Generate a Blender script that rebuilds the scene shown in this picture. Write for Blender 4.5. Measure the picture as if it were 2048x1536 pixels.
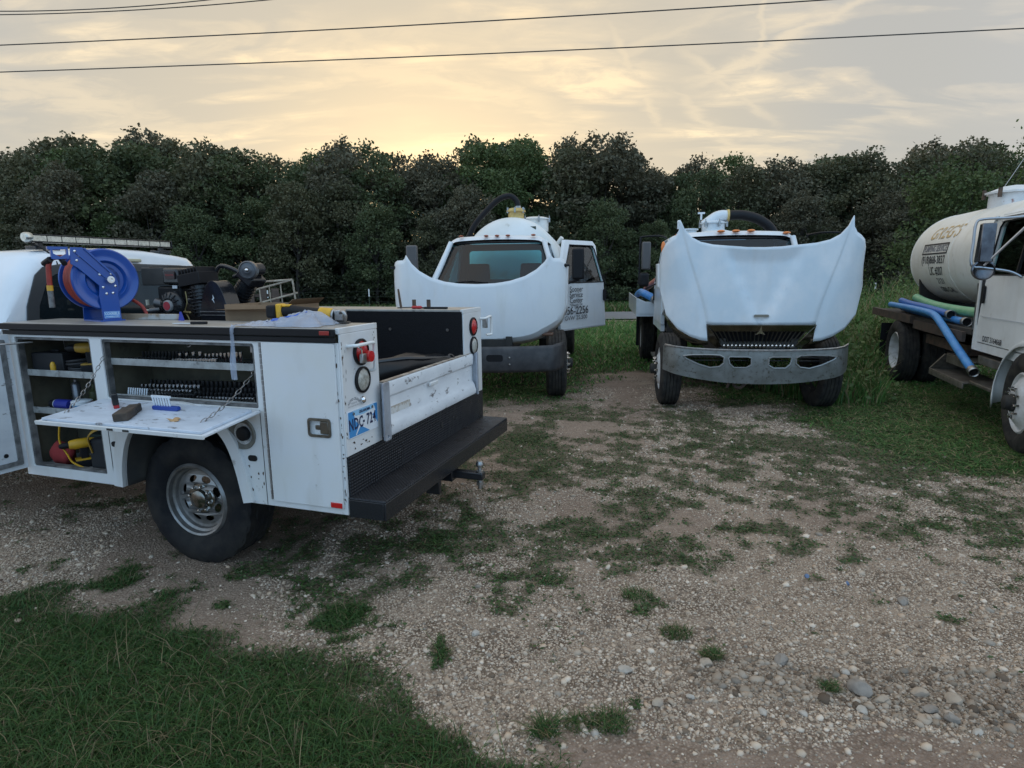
import bpy, bmesh, math, random
import numpy as np
from mathutils import Vector, Matrix, Quaternion
from mathutils.geometry import tessellate_polygon
R = math.radians
random.seed(7)
rng = np.random.default_rng(7)
for o in list(bpy.data.objects):
    bpy.data.objects.remove(o)
scene = bpy.context.scene
COL = scene.collection

# ------------------------------------------------------------------ camera
CF, CP, CR, CH = 1217.1, 0.1793, -0.0126, 1.7977
_fw = Vector((0, math.cos(CP), -math.sin(CP)))
_rt0 = Vector((1, 0, 0))
_up0 = _rt0.cross(_fw)
_rt = _rt0 * math.cos(CR) + _up0 * math.sin(CR)
_up = _up0 * math.cos(CR) - _rt0 * math.sin(CR)
cd = bpy.data.cameras.new('camera')
cam = bpy.data.objects.new('camera', cd)
COL.objects.link(cam)
cd.sensor_fit = 'HORIZONTAL'
cd.sensor_width = 36.0
cd.lens = CF / 2048 * 36.0
cd.clip_start = 0.05
cd.clip_end = 3000
m = Matrix((( _rt.x, _up.x, -_fw.x, 0), (_rt.y, _up.y, -_fw.y, 0), (_rt.z, _up.z, -_fw.z, CH), (0, 0, 0, 1)))
cam.matrix_world = m
scene.camera = cam


def ground_at(px, py, z=0.0):
    """ground point that the photograph shows at a pixel (survey helper)"""
    d = _fw + _rt * ((px - 1024) / CF) - _up * ((py - 768) / CF)
    t = (z - CH) / d.z
    return Vector((0, 0, CH)) + d * t


# ------------------------------------------------------------------ sky and sun
SUN_AZ, SUN_EL = R(-7), R(5.0)          # azimuth from +Y towards +X
w = bpy.data.worlds.new('World')
scene.world = w
w.use_nodes = True
nt = w.node_tree
nt.nodes.clear()
N = nt.nodes.new
L = nt.links.new


def vmath(op, a, b=None):
    n = N('ShaderNodeVectorMath'); n.operation = op
    for i, v in enumerate((a, b)):
        if v is None:
            continue
        if hasattr(v, 'is_linked') or hasattr(v, 'links'):
            L(v, n.inputs[i])
        else:
            n.inputs[i].default_value = v
    return n


def smath(op, a, b=None, clamp=False):
    n = N('ShaderNodeMath'); n.operation = op; n.use_clamp = clamp
    for i, v in enumerate((a, b)):
        if v is None:
            continue
        if hasattr(v, 'links'):
            L(v, n.inputs[i])
        else:
            n.inputs[i].default_value = v
    return n.outputs[0]


def cmix(fac, a, b, blend='MIX'):
    n = N('ShaderNodeMix'); n.data_type = 'RGBA'; n.blend_type = blend
    for i, v in ((0, fac), (6, a), (7, b)):
        if hasattr(v, 'links'):
            L(v, n.inputs[i])
        elif i == 0:
            n.inputs[0].default_value = v
        else:
            n.inputs[i].default_value = (*v, 1)
    return n.outputs[2]


def ramp(fac, stops, mode='EASE'):
    n = N('ShaderNodeValToRGB'); n.color_ramp.interpolation = mode
    cr = n.color_ramp
    while len(cr.elements) < len(stops):
        cr.elements.new(0.5)
    for e, (p, c) in zip(cr.elements, stops):
        e.position = p
        e.color = (*c, 1) if len(c) == 3 else c
    L(fac, n.inputs[0])
    return n.outputs[0]


tc = N('ShaderNodeTexCoord')
sep = N('ShaderNodeSeparateXYZ')
L(tc.outputs['Generated'], sep.inputs[0])
sky = N('ShaderNodeTexSky')
sky.sky_type = 'NISHITA'
sky.sun_disc = False
sky.sun_elevation = SUN_EL
sky.sun_rotation = SUN_AZ
sky.air_density = 1.0
sky.dust_density = 2.0
sky.ozone_density = 1.5
skyc = vmath('SCALE', sky.outputs[0]); skyc.inputs['Scale'].default_value = 0.10
# thin high veil: warm towards the low sun, blue grey on the far side of the sky
sd = (math.sin(SUN_AZ) * math.cos(SUN_EL), math.cos(SUN_AZ) * math.cos(SUN_EL), math.sin(SUN_EL))
dt = vmath('DOT_PRODUCT', tc.outputs['Generated'], sd).outputs['Value']
veil_dir = ramp(smath('MULTIPLY_ADD', dt, 0.5), [(0.0, (.40, .68, 1.02)), (.30, (.52, .72, .95)), (.52, (.82, .83, .84)), (.78, (.42, .42, .42)), (.90, (.38, .37, .345)), (.97, (.45, .405, .325)), (1.0, (.52, .44, .31))])
for n_ in nt.nodes:
    if n_.type == 'MATH' and n_.operation == 'MULTIPLY_ADD':
        n_.inputs[2].default_value = 0.5
# wispy streaks, laid on a high flat layer
den = smath('ADD', sep.outputs[2], 0.16)
px_ = smath('DIVIDE', sep.outputs[0], den)
py_ = smath('DIVIDE', sep.outputs[1], den)
cmb = N('ShaderNodeCombineXYZ'); L(px_, cmb.inputs[0]); L(py_, cmb.inputs[1])
mp = N('ShaderNodeMapping'); mp.inputs['Rotation'].default_value = (0, 0, R(24)); mp.inputs['Scale'].default_value = (0.50, 1.5, 1)
mp.inputs['Location'].default_value = (1.3, 0.4, 0)
L(cmb.outputs[0], mp.inputs[0])
no = N('ShaderNodeTexNoise'); no.inputs['Scale'].default_value = 2.3; no.inputs['Detail'].default_value = 9; no.inputs['Roughness'].default_value = .52
no.inputs['Distortion'].default_value = .9
L(mp.outputs[0], no.inputs['Vector'])
no2 = N('ShaderNodeTexNoise'); no2.inputs['Scale'].default_value = 1.3; no2.inputs['Detail'].default_value = 3
L(cmb.outputs[0], no2.inputs['Vector'])
streak = ramp(no.outputs[0], [(.43, (0, 0, 0)), (.52, (.32, .32, .32)), (.66, (1, 1, 1))])
patch = ramp(no2.outputs[0], [(.36, (.10, .10, .10)), (.56, (1, 1, 1))])
cl = smath('MULTIPLY', streak, patch)
cloudcol = ramp(smath('MULTIPLY', dt, 1.0), [(0.0, (.60, .82, 1.05)), (.70, (.63, .55, .44)), (.88, (.76, .62, .42)), (1.0, (.78, .61, .38))])
grey = cmix(smath('MULTIPLY', patch, .0), veil_dir, (.5, .5, .5))
# finer mottling inside the clouds, and a few long wisps left by aircraft
no3 = N('ShaderNodeTexNoise'); no3.inputs['Scale'].default_value = 7.5; no3.inputs['Detail'].default_value = 8; no3.inputs['Roughness'].default_value = .62; no3.inputs['Distortion'].default_value = .6
mp3 = N('ShaderNodeMapping'); mp3.inputs['Rotation'].default_value = (0, 0, R(-20)); mp3.inputs['Scale'].default_value = (.7, 1.25, 1)
L(cmb.outputs[0], mp3.inputs[0]); L(mp3.outputs[0], no3.inputs['Vector'])
mott = ramp(no3.outputs[0], [(.36, (.45, .45, .45)), (.62, (1.15, 1.15, 1.15))])
cl = smath('MULTIPLY', cl, mott)


def sky_dir(px, py):
    return (_fw + _rt * ((px - 1024) / CF) - _up * ((py - 768) / CF)).normalized()


def wisp(p0, p1, wid, amt):
    a, b_ = sky_dir(*p0), sky_dir(*p1)
    nn = a.cross(b_).normalized(); md = ((a + b_) / 2).normalized(); half = md.dot(a)
    off = vmath('DOT_PRODUCT', tc.outputs['Generated'], tuple(nn)).outputs['Value']
    wob = smath('MULTIPLY', smath('SUBTRACT', no3.outputs[0], .5), wid * 5)
    q = smath('DIVIDE', smath('ADD', off, wob), wid)
    line = smath('POWER', 2.718, smath('MULTIPLY', smath('MULTIPLY', q, q), -1.0))
    along = vmath('DOT_PRODUCT', tc.outputs['Generated'], tuple(md)).outputs['Value']
    end = N('ShaderNodeMapRange'); end.inputs[1].default_value = half - .004; end.inputs[2].default_value = half + (1 - half) * .6
    L(along, end.inputs[0])
    return smath('MULTIPLY', smath('MULTIPLY', line, end.outputs[0]), amt * .75)


for w_ in (((1800, -40), (1390, 175), .010, .75), ((1535, -60), (1515, 130), .006, .6), ((1400, 130), (1510, 215), .006, .55), ((1235, 85), (1305, 225), .008, .55), ((1480, 10), (1180, 140), .012, .35),
           ((1370, 205), (1470, 300), .008, .5), ((560, 95), (1130, 215), .016, .55), ((-60, 150), (260, 225), .020, .6)):
    cl = smath('MAXIMUM', cl, wisp(*w_))
veil = cmix(smath('MULTIPLY', cl, .95, True), grey, cloudcol)
skyall = cmix(0.88, skyc.outputs[0], veil)
bg = N('ShaderNodeBackground'); bg.inputs['Strength'].default_value = 1.0
L(skyall, bg.inputs[0])
out = N('ShaderNodeOutputWorld')
L(bg.outputs[0], out.inputs[0])

sl = bpy.data.lights.new('sun', 'SUN')
sl.energy = 0.5
sl.angle = R(10)
sl.color = (1, .78, .52)
so = bpy.data.objects.new('sun', sl)
COL.objects.link(so)
so.rotation_euler = Vector(sd).to_track_quat('Z', 'Y').to_euler()

scene.view_settings.view_transform = 'Standard'
scene.view_settings.look = 'None'
scene.view_settings.exposure = 0.56
scene.view_settings.gamma = 1.0
scene.render.engine = 'CYCLES'
scene.cycles.use_denoising = True
scene.cycles.max_bounces = 6
scene.cycles.transparent_max_bounces = 12
scene.cycles.diffuse_bounces = 3
scene.cycles.caustics_reflective = False
scene.cycles.caustics_refractive = False

# ------------------------------------------------------------------ materials
MATS = {}


def mat(name, col, rough=.5, metal=0.0, var=None, vscale=8.0, vlo=.4, vhi=.65, bump=0.0, bscale=60.0, coat=0.0, attr=None,
        spec=.5, sub=None, streak=None, emit=None, dirt=None, dscale=3.0, dlo=.5, dhi=.62, stretch=(1, 1, 1), alpha=None, transl=0.0):
    """principled material; var = second colour mixed by noise; dirt = third colour in blotches of its own"""
    if name in MATS:
        return MATS[name]
    M = bpy.data.materials.new(name)
    M.use_nodes = True
    t = M.node_tree
    b = t.nodes['Principled BSDF']
    b.inputs['Base Color'].default_value = (*col, 1)
    b.inputs['Roughness'].default_value = rough
    b.inputs['Metallic'].default_value = metal
    b.inputs['Specular IOR Level'].default_value = spec
    if coat:
        b.inputs['Coat Weight'].default_value = coat
        b.inputs['Coat Roughness'].default_value = .08
    if transl:
        b.inputs['Transmission Weight'].default_value = 0
    cur = None
    tcn = t.nodes.new('ShaderNodeTexCoord')
    mpn = t.nodes.new('ShaderNodeMapping')
    mpn.inputs['Scale'].default_value = stretch
    t.links.new(tcn.outputs['Object'], mpn.inputs[0])

    def noise(sc, det=5, rg=.6):
        n = t.nodes.new('ShaderNodeTexNoise')
        n.inputs['Scale'].default_value = sc
        n.inputs['Detail'].default_value = det
        n.inputs['Roughness'].default_value = rg
        t.links.new(mpn.outputs[0], n.inputs['Vector'])
        return n.outputs[0]

    def rmp(f, lo, hi):
        n = t.nodes.new('ShaderNodeMapRange')
        n.inputs[1].default_value = lo
        n.inputs[2].default_value = hi
        t.links.new(f, n.inputs[0])
        return n.outputs[0]

    def mixc(f, a, bb):
        n = t.nodes.new('ShaderNodeMix'); n.data_type = 'RGBA'
        t.links.new(f, n.inputs[0])
        for i, v in ((6, a), (7, bb)):
            if hasattr(v, 'links'):
                t.links.new(v, n.inputs[i])
            else:
                n.inputs[i].default_value = (*v, 1)
        return n.outputs[2]
    base = col
    if attr:
        a = t.nodes.new('ShaderNodeAttribute'); a.attribute_name = attr
        base = a.outputs['Color']
        cur = base
    if var:
        cur = mixc(rmp(noise(vscale), vlo, vhi), base, var)
    if dirt:
        cur = mixc(rmp(noise(dscale, 8, .68), dlo, dhi), cur if cur is not None else base, dirt)
    if streak:
        ms = t.nodes.new('ShaderNodeMapping'); ms.inputs['Scale'].default_value = (3.2, 3.2, .8)
        t.links.new(tcn.outputs['Object'], ms.inputs[0])
        ns = t.nodes.new('ShaderNodeTexNoise'); ns.inputs['Scale'].default_value = 2.2; ns.inputs['Detail'].default_value = 6
        t.links.new(ms.outputs[0], ns.inputs['Vector'])
        cur = mixc(rmp(ns.outputs[0], .54, 1.0), cur if cur is not None else base, streak)
    if cur is not None:
        t.links.new(cur, b.inputs['Base Color'])
    if bump:
        bn = t.nodes.new('ShaderNodeBump'); bn.inputs['Strength'].default_value = bump; bn.inputs['Distance'].default_value = .01
        t.links.new(noise(bscale, 4), bn.inputs['Height'])
        t.links.new(bn.outputs[0], b.inputs['Normal'])
    if emit:
        b.inputs['Emission Color'].default_value = (*emit[:3], 1); b.inputs['Emission Strength'].default_value = emit[3]
    MATS[name] = M
    return M


def glass(name, tint, refl=.9, rough=.02):
    if name in MATS:
        return MATS[name]
    M = bpy.data.materials.new(name); M.use_nodes = True
    t = M.node_tree; t.nodes.clear()
    o = t.nodes.new('ShaderNodeOutputMaterial')
    tr = t.nodes.new('ShaderNodeBsdfTransparent'); tr.inputs[0].default_value = (*tint, 1)
    gl = t.nodes.new('ShaderNodeBsdfGlossy'); gl.inputs['Roughness'].default_value = rough
    gl.inputs[0].default_value = (refl, refl, refl, 1)
    fr = t.nodes.new('ShaderNodeFresnel'); fr.inputs[0].default_value = 1.5
    mx = t.nodes.new('ShaderNodeMixShader')
    t.links.new(fr.outputs[0], mx.inputs[0]); t.links.new(tr.outputs[0], mx.inputs[1]); t.links.new(gl.outputs[0], mx.inputs[2])
    t.links.new(mx.outputs[0], o.inputs[0])
    MATS[name] = M
    return M


WHITE = mat('white_paint', (.78, .81, .81), .32, coat=.3, var=(.74, .745, .73), vscale=2.2, dirt=(.62, .60, .55), dscale=2.6, dlo=.6, dhi=.82)
WORN = mat('worn_white_paint', (.69, .70, .71), .40, var=(.68, .68, .66), vscale=3, dirt=(.30, .27, .24), dscale=6.5, dlo=.645, dhi=.72, streak=(.50, .47, .42), bump=.10, bscale=3.5)
SCUFF = mat('scuffed_white_paint', (.74, .76, .78), .45, var=(.62, .64, .67), vscale=6, dirt=(.16, .15, .15), dscale=16, dlo=.60, dhi=.66, stretch=(1.6, .5, 1))
TANKW = mat('tank_paint', (.79, .79, .77), .38, var=(.72, .71, .67), vscale=1.6, dirt=(.42, .38, .30), dscale=3.2, dlo=.63, dhi=.8)
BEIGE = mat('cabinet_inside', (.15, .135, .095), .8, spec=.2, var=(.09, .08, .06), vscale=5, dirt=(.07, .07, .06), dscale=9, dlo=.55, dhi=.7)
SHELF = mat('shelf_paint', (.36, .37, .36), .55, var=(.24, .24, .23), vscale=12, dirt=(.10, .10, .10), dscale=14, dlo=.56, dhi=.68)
BLACKP = mat('black_plastic', (.012, .012, .014), .5, spec=.22)
BLACKG = mat('black_gloss', (.012, .013, .016), .22, coat=.3)
BLACKM = mat('black_metal', (.016, .017, .02), .27, spec=.5, bump=.2, bscale=90)
LINER = mat('bed_liner', (.010, .010, .012), .7, spec=.2, bump=.5, bscale=220)
RUBBER = mat('tyre_rubber', (.014, .014, .016), .8, spec=.2, var=(.034, .031, .028), vscale=6, bump=.15, bscale=120)
RUBBERD = mat('dusty_tyre_rubber', (.028, .027, .027), .85, spec=.2, var=(.06, .055, .048), vscale=9)
STEEL = mat('bare_steel', (.42, .42, .42), .38, 1.0, var=(.28, .27, .26), vscale=20)
HUBC = mat('dull_hub_chrome', (.34, .335, .32), .22, 1.0, var=(.20, .19, .17), vscale=14)
CHROME = mat('chrome', (.78, .78, .78), .10, 1.0)
DCHROME = mat('dirty_chrome', (.50, .49, .46), .24, 1.0, var=(.26, .24, .20), vscale=7, dirt=(.10, .085, .065), dscale=16, dlo=.56, dhi=.68)
WHEELS = mat('wheel_steel', (.30, .295, .29), .42, .75, var=(.18, .17, .16), vscale=9)
DARK = mat('chassis_dark', (.022, .021, .020), .8, var=(.04, .036, .03), vscale=6)
RUSTY = mat('rusty_steel', (.12, .075, .05), .8, var=(.05, .04, .035), vscale=11)
RED = mat('red_lens', (.55, .02, .02), .18, coat=.5)
AMBER = mat('amber_lens', (.75, .20, .03), .25, coat=.4)
BLUEP = mat('blue_paint', (.008, .070, .34), .28, coat=.4)
HOSER = mat('red_hose', (.33, .035, .02), .5, var=(.22, .02, .015), vscale=20)
HOSEB = mat('blue_hose', (.045, .22, .56), .42, var=(.08, .30, .62), vscale=7, bump=.25, bscale=35)
HOSEG = mat('green_hose', (.14, .38, .20), .45, var=(.20, .42, .25), vscale=7, bump=.2, bscale=40)
YELLOW = mat('yellow_plastic', (.72, .40, .02), .45, var=(.55, .30, .03), vscale=16)
CARD = mat('cardboard', (.30, .20, .12), .85, var=(.25, .165, .10), vscale=7)
BLACKT = mat('black_lettering', (.02, .02, .025), .5)
GOLDT = mat('gold_lettering', (.50, .33, .12), .5, var=(.62, .46, .24), vscale=18)
SKIRT = mat('plastic_grey', (.036, .036, .04), .6, var=(.065, .064, .066), vscale=7)
SEAT = mat('seat_fabric', (.010, .012, .016), .9, spec=.1)
WSHIELD = glass('windshield_glass', (.26, .60, .66))
WINDOW = glass('window_glass', (.66, .90, .90))
DWINDOW = glass('dark_window_glass', (.10, .13, .14))
CLEARL = mat('clear_lens', (.48, .47, .42), .15, coat=.5, var=(.30, .29, .25), vscale=45)
TREAD = mat('tread_plate', (.026, .027, .032), .30, .45, bump=.0, dirt=(.14, .14, .15), dscale=30, dlo=.62, dhi=.72)


def _treadplate(M):
    t = M.node_tree; b = t.nodes['Principled BSDF']
    tcn = t.nodes.new('ShaderNodeTexCoord')
    mp_ = t.nodes.new('ShaderNodeMapping'); mp_.inputs['Scale'].default_value = (1, 1, 1); mp_.inputs['Rotation'].default_value = (0, 0, R(45))
    t.links.new(tcn.outputs['Object'], mp_.inputs[0])
    ch = t.nodes.new('ShaderNodeTexVoronoi'); ch.feature = 'F1'; ch.inputs['Scale'].default_value = 58; ch.inputs['Randomness'].default_value = .12
    t.links.new(mp_.outputs[0], ch.inputs['Vector'])
    bn = t.nodes.new('ShaderNodeBump'); bn.inputs['Strength'].default_value = 1.0; bn.inputs['Distance'].default_value = .010; bn.invert = True
    t.links.new(ch.outputs['Distance'], bn.inputs['Height']); t.links.new(bn.outputs[0], b.inputs['Normal'])
    nz = t.nodes.new('ShaderNodeTexNoise'); nz.inputs['Scale'].default_value = 5; nz.inputs['Detail'].default_value = 6
    t.links.new(tcn.outputs['Object'], nz.inputs['Vector'])
    mr = t.nodes.new('ShaderNodeMapRange'); mr.inputs[1].default_value = .4; mr.inputs[2].default_value = .7; mr.inputs[3].default_value = .26; mr.inputs[4].default_value = .55
    t.links.new(nz.outputs[0], mr.inputs[0]); t.links.new(mr.outputs[0], b.inputs['Roughness'])


_treadplate(TREAD)


# ------------------------------------------------------------------ mesh helpers
class MB:
    def __init__(s):
        s.v = []; s.f = []

    def add(s, vs, fs):
        o = len(s.v)
        s.v += [tuple(p) for p in vs]
        s.f += [tuple(i + o for i in f) for f in fs]
        return s

    def box(s, x0, x1, y0, y1, z0, z1):
        x0, x1 = min(x0, x1), max(x0, x1); y0, y1 = min(y0, y1), max(y0, y1); z0, z1 = min(z0, z1), max(z0, z1)
        return s.add([(x0, y0, z0), (x1, y0, z0), (x1, y1, z0), (x0, y1, z0), (x0, y0, z1), (x1, y0, z1), (x1, y1, z1), (x0, y1, z1)],
                     [(0, 3, 2, 1), (4, 5, 6, 7), (0, 1, 5, 4), (1, 2, 6, 5), (2, 3, 7, 6), (3, 0, 4, 7)])

    def hexa(s, p):
        return s.add(p, [(0, 3, 2, 1), (4, 5, 6, 7), (0, 1, 5, 4), (1, 2, 6, 5), (2, 3, 7, 6), (3, 0, 4, 7)])

    def obox(s, c, size, rot=None):
        hx, hy, hz = size[0] / 2, size[1] / 2, size[2] / 2
        ps = [Vector((sx * hx, sy * hy, sz * hz)) for sz in (-1, 1) for sx, sy in ((-1, -1), (1, -1), (1, 1), (-1, 1))]
        if rot is not None:
            ps = [rot @ p for p in ps]
        return s.hexa([p + Vector(c) for p in ps])

    def cyl(s, p0, p1, r0, r1=None, n=16, caps=True):
        p0 = Vector(p0); p1 = Vector(p1)
        r1 = r0 if r1 is None else r1
        d = (p1 - p0).normalized()
        a = d.orthogonal().normalized(); b = d.cross(a)
        vs = []
        for p, r in ((p0, r0), (p1, r1)):
            for i in range(n):
                t = 2 * math.pi * i / n
                vs.append(p + (a * math.cos(t) + b * math.sin(t)) * r)
        fs = [(i, (i + 1) % n, n + (i + 1) % n, n + i) for i in range(n)]
        if caps:
            fs += [tuple(range(n - 1, -1, -1)), tuple(range(n, 2 * n))]
        return s.add(vs, fs)

    def lathe(s, prof, org, axis, n=32, a0=0, mod=None, closed=False, caps=True):
        org = Vector(org); d = Vector(axis).normalized()
        a = Vector((0, 0, 1)) if abs(d.z) < .9 else Vector((1, 0, 0))
        a = (a - d * a.dot(d)).normalized(); b = d.cross(a)
        vs = []
        for k, (r, h) in enumerate(prof):
            for i in range(n):
                t = a0 + 2 * math.pi * i / n
                rr = r if mod is None else r + mod(k, i)
                vs.append(org + d * h + (a * math.cos(t) + b * math.sin(t)) * rr)
        fs = []
        m_ = len(prof)
        for k in range(m_ if closed else m_ - 1):
            k2 = (k + 1) % m_
            for i in range(n):
                j = (i + 1) % n
                fs.append((k * n + i, k * n + j, k2 * n + j, k2 * n + i))
        if caps and not closed:
            fs += [tuple(range(n - 1, -1, -1)), tuple(range((m_ - 1) * n, m_ * n))]
        return s.add(vs, fs)

    def dense_plate(s, outer, holes, fn, t0, t1, step):
        """plate cut into small cells so that fn may bend it"""
        b = MB().plate(outer, holes, lambda a, c, t: (a, c, t), t0, t1)
        me = bpy.data.meshes.new('d'); me.from_pydata(b.v, [], b.f)
        bm = bmesh.new(); bm.from_mesh(me)
        for ax in (0, 1):
            lo = min(p[ax] for p in outer); hi = max(p[ax] for p in outer)
            k = lo + step
            while k < hi - step * .3:
                co = [0, 0, 0]; no = [0, 0, 0]; co[ax] = k; no[ax] = 1
                bmesh.ops.bisect_plane(bm, geom=bm.verts[:] + bm.edges[:] + bm.faces[:], plane_co=co, plane_no=no)
                k += step
        bm.verts.index_update()
        r = s.add([fn(*v.co) for v in bm.verts], [tuple(v.index for v in f.verts) for f in bm.faces])
        bm.free(); bpy.data.meshes.remove(me)
        return r

    def tube(s, pts, r, n=8, caps=True, sx=1.0):
        pts = [Vector(p) for p in pts]
        m_ = len(pts)
        rs = r if isinstance(r, (list, tuple)) else [r] * m_
        tg = []
        for i in range(m_):
            t = pts[min(i + 1, m_ - 1)] - pts[max(i - 1, 0)]
            tg.append(t.normalized())
        a = tg[0].orthogonal().normalized()
        if abs(tg[0].z) < .95:
            a = Vector((0, 0, 1)); a = (a - tg[0] * a.dot(tg[0])).normalized()
        vs = []
        for i in range(m_):
            a = (a - tg[i] * a.dot(tg[i])).normalized()
            b = tg[i].cross(a)
            for k in range(n):
                t = 2 * math.pi * k / n
                vs.append(pts[i] + (a * math.cos(t) * sx + b * math.sin(t)) * rs[i])
        fs = [(i * n + k, i * n + (k + 1) % n, (i + 1) * n + (k + 1) % n, (i + 1) * n + k) for i in range(m_ - 1) for k in range(n)]
        if caps:
            fs += [tuple(range(n - 1, -1, -1)), tuple(range((m_ - 1) * n, m_ * n))]
        return s.add(vs, fs)

    def plate(s, outer, holes, fn, t0, t1):
        """flat plate with holes; 2-D loops, fn(a, b, t) -> point, thickness from t0 to t1"""
        loops = [outer] + list(holes)
        flat = [p for lp in loops for p in lp]
        tris = tessellate_polygon([[Vector((p[0], p[1], 0)) for p in lp] for lp in loops])
        n = len(flat)
        vs = [fn(p[0], p[1], t0) for p in flat] + [fn(p[0], p[1], t1) for p in flat]
        fs = [tuple(t) for t in tris] + [tuple(i + n for i in reversed(t)) for t in tris]
        o = 0
        for lp in loops:
            k = len(lp)
            for i in range(k):
                j = (i + 1) % k
                fs.append((o + i, o + j, n + o + j, n + o + i))
            o += k
        return s.add(vs, fs)

    def grid(s, fn, nu, nv):
        vs = [fn(i / nu, j / nv) for j in range(nv + 1) for i in range(nu + 1)]
        fs = [(j * (nu + 1) + i, j * (nu + 1) + i + 1, (j + 1) * (nu + 1) + i + 1, (j + 1) * (nu + 1) + i) for j in range(nv) for i in range(nu)]
        return s.add(vs, fs)

    def loft(s, rings, closed=True, caps=True):
        n = len(rings[0])
        vs = [p for r_ in rings for p in r_]
        fs = []
        for k in range(len(rings) - 1):
            for i in range(n if closed else n - 1):
                j = (i + 1) % n
                fs.append((k * n + i, k * n + j, (k + 1) * n + j, (k + 1) * n + i))
        if caps:
            fs += [tuple(range(n - 1, -1, -1)), tuple(range((len(rings) - 1) * n, len(rings) * n))]
        return s.add(vs, fs)

    def sphere(s, c, r, nu=14, nv=9, sc=(1, 1, 1)):
        c = Vector(c)
        vs = [c + Vector((0, 0, r * sc[2]))]
        for j in range(1, nv):
            ph = math.pi * j / nv
            for i in range(nu):
                t = 2 * math.pi * i / nu
                vs.append(c + Vector((r * sc[0] * math.sin(ph) * math.cos(t), r * sc[1] * math.sin(ph) * math.sin(t), r * sc[2] * math.cos(ph))))
        vs.append(c - Vector((0, 0, r * sc[2])))
        fs = [(0, 1 + i, 1 + (i + 1) % nu) for i in range(nu)]
        for j in range(nv - 2):
            for i in range(nu):
                a = 1 + j * nu + i; b = 1 + j * nu + (i + 1) % nu
                fs.append((a, a + nu, b + nu, b))
        e = len(vs) - 1
        fs += [(e, 1 + (nv - 2) * nu + (i + 1) % nu, 1 + (nv - 2) * nu + i) for i in range(nu)]
        return s.add(vs, fs)

    def xf(s, M_):
        s.v = [tuple(M_ @ Vector(p)) for p in s.v]
        return s

    def warp(s, fn):
        s.v = [tuple(fn(*p)) for p in s.v]
        return s

    def mesh(s, name, smooth=True, ang=38):
        me = bpy.data.meshes.new(name)
        me.from_pydata(s.v, [], s.f)
        bm = bmesh.new(); bm.from_mesh(me)
        bmesh.ops.recalc_face_normals(bm, faces=bm.faces)
        bm.to_mesh(me); bm.free()
        if smooth:
            me.polygons.foreach_set('use_smooth', [True] * len(me.polygons))
            me.set_sharp_from_angle(angle=R(ang))
        me.update()
        return me

    def build(s, name, m_, parent=None, bevel=0.0, solid=0.0, sub=0, ang=38, loc=None, smooth=True, seg=2):
        me = s.mesh(name, smooth, ang)
        o = bpy.data.objects.new(name, me)
        COL.objects.link(o)
        me.materials.append(m_)
        if parent is not None:
            o.parent = parent
        if loc is not None:
            o.location = loc
        if solid:
            md = o.modifiers.new('thickness', 'SOLIDIFY'); md.thickness = solid; md.offset = -1
        if sub:
            md = o.modifiers.new('sub', 'SUBSURF'); md.levels = sub; md.render_levels = sub
        if bevel:
            md = o.modifiers.new('bevel', 'BEVEL'); md.width = bevel; md.segments = seg; md.limit_method = 'ANGLE'; md.angle_limit = R(35)
            md.harden_normals = False
        return o


def tag(o, label, cat, group=None, kind=None):
    if label: o['label'] = label
    if cat: o['category'] = cat
    if group: o['group'] = group
    if kind: o['kind'] = kind
    return o


def thing(name, label, cat, loc=(0, 0, 0), rz=0.0, group=None):
    o = bpy.data.objects.new(name, None)
    o.empty_display_size = .2
    COL.objects.link(o)
    o.location = loc
    o.rotation_euler = (0, 0, rz)
    return tag(o, label, cat, group)


def link_copy(o, parent=None, loc=None):
    c = o.copy()
    COL.objects.link(c)
    c.parent = parent
    if loc is not None:
        c.location = loc
    return c


def copy_tree(o, parent=None):
    c = link_copy(o, parent)
    for ch in list(o.children):
        copy_tree(ch, c)
    return c


def text_mb(body, size, bold=0.0, shear=0.0, xs=1.0, align='CENTER', spacing=1.0, line=1.0):
    cu = bpy.data.curves.new('t', 'FONT')
    cu.body = body; cu.size = size; cu.offset = bold; cu.shear = shear
    cu.align_x = align; cu.align_y = 'CENTER'; cu.resolution_u = 3; cu.space_character = spacing; cu.space_line = line
    ob = bpy.data.objects.new('t', cu)
    COL.objects.link(ob)
    dg = bpy.context.evaluated_depsgraph_get()
    me = ob.evaluated_get(dg).to_mesh()
    vs = [(p.co.x * xs, p.co.y, 0) for p in me.vertices]
    fs = [tuple(p.vertices) for p in me.polygons]
    ob.evaluated_get(dg).to_mesh_clear()
    bpy.data.objects.remove(ob); bpy.data.curves.remove(cu)
    b = MB(); b.v = vs; b.f = fs
    return b


def text(body, size, fn, m_, parent, name='lettering', width=None, **kw):
    """flat print: fn(u, v) -> local point on the printed surface"""
    b = text_mb(body, size, **kw)
    if width:
        k = width / (max(p[0] for p in b.v) - min(p[0] for p in b.v))
        b.v = [(p[0] * k, p[1], 0) for p in b.v]
    b.v = [tuple(fn(p[0], p[1])) for p in b.v]
    me = bpy.data.meshes.new(name)
    me.from_pydata(b.v, [], b.f)
    o = bpy.data.objects.new(name, me)
    COL.objects.link(o); me.materials.append(m_); o.parent = parent
    return o


def circ(cx, cy, r, n=16, ry=None, a0=0):
    ry = r if ry is None else ry
    return [(cx + r * math.cos(a0 + 2 * math.pi * i / n), cy + ry * math.sin(a0 + 2 * math.pi * i / n)) for i in range(n)]


def rrect(x0, x1, y0, y1, r, n=4):
    pts = []
    for cx, cy, a in ((x1 - r, y1 - r, 0), (x0 + r, y1 - r, 90), (x0 + r, y0 + r, 180), (x1 - r, y0 + r, 270)):
        for i in range(n + 1):
            t = R(a + 90 * i / n)
            pts.append((cx + r * math.cos(t), cy + r * math.sin(t)))
    return pts


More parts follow.
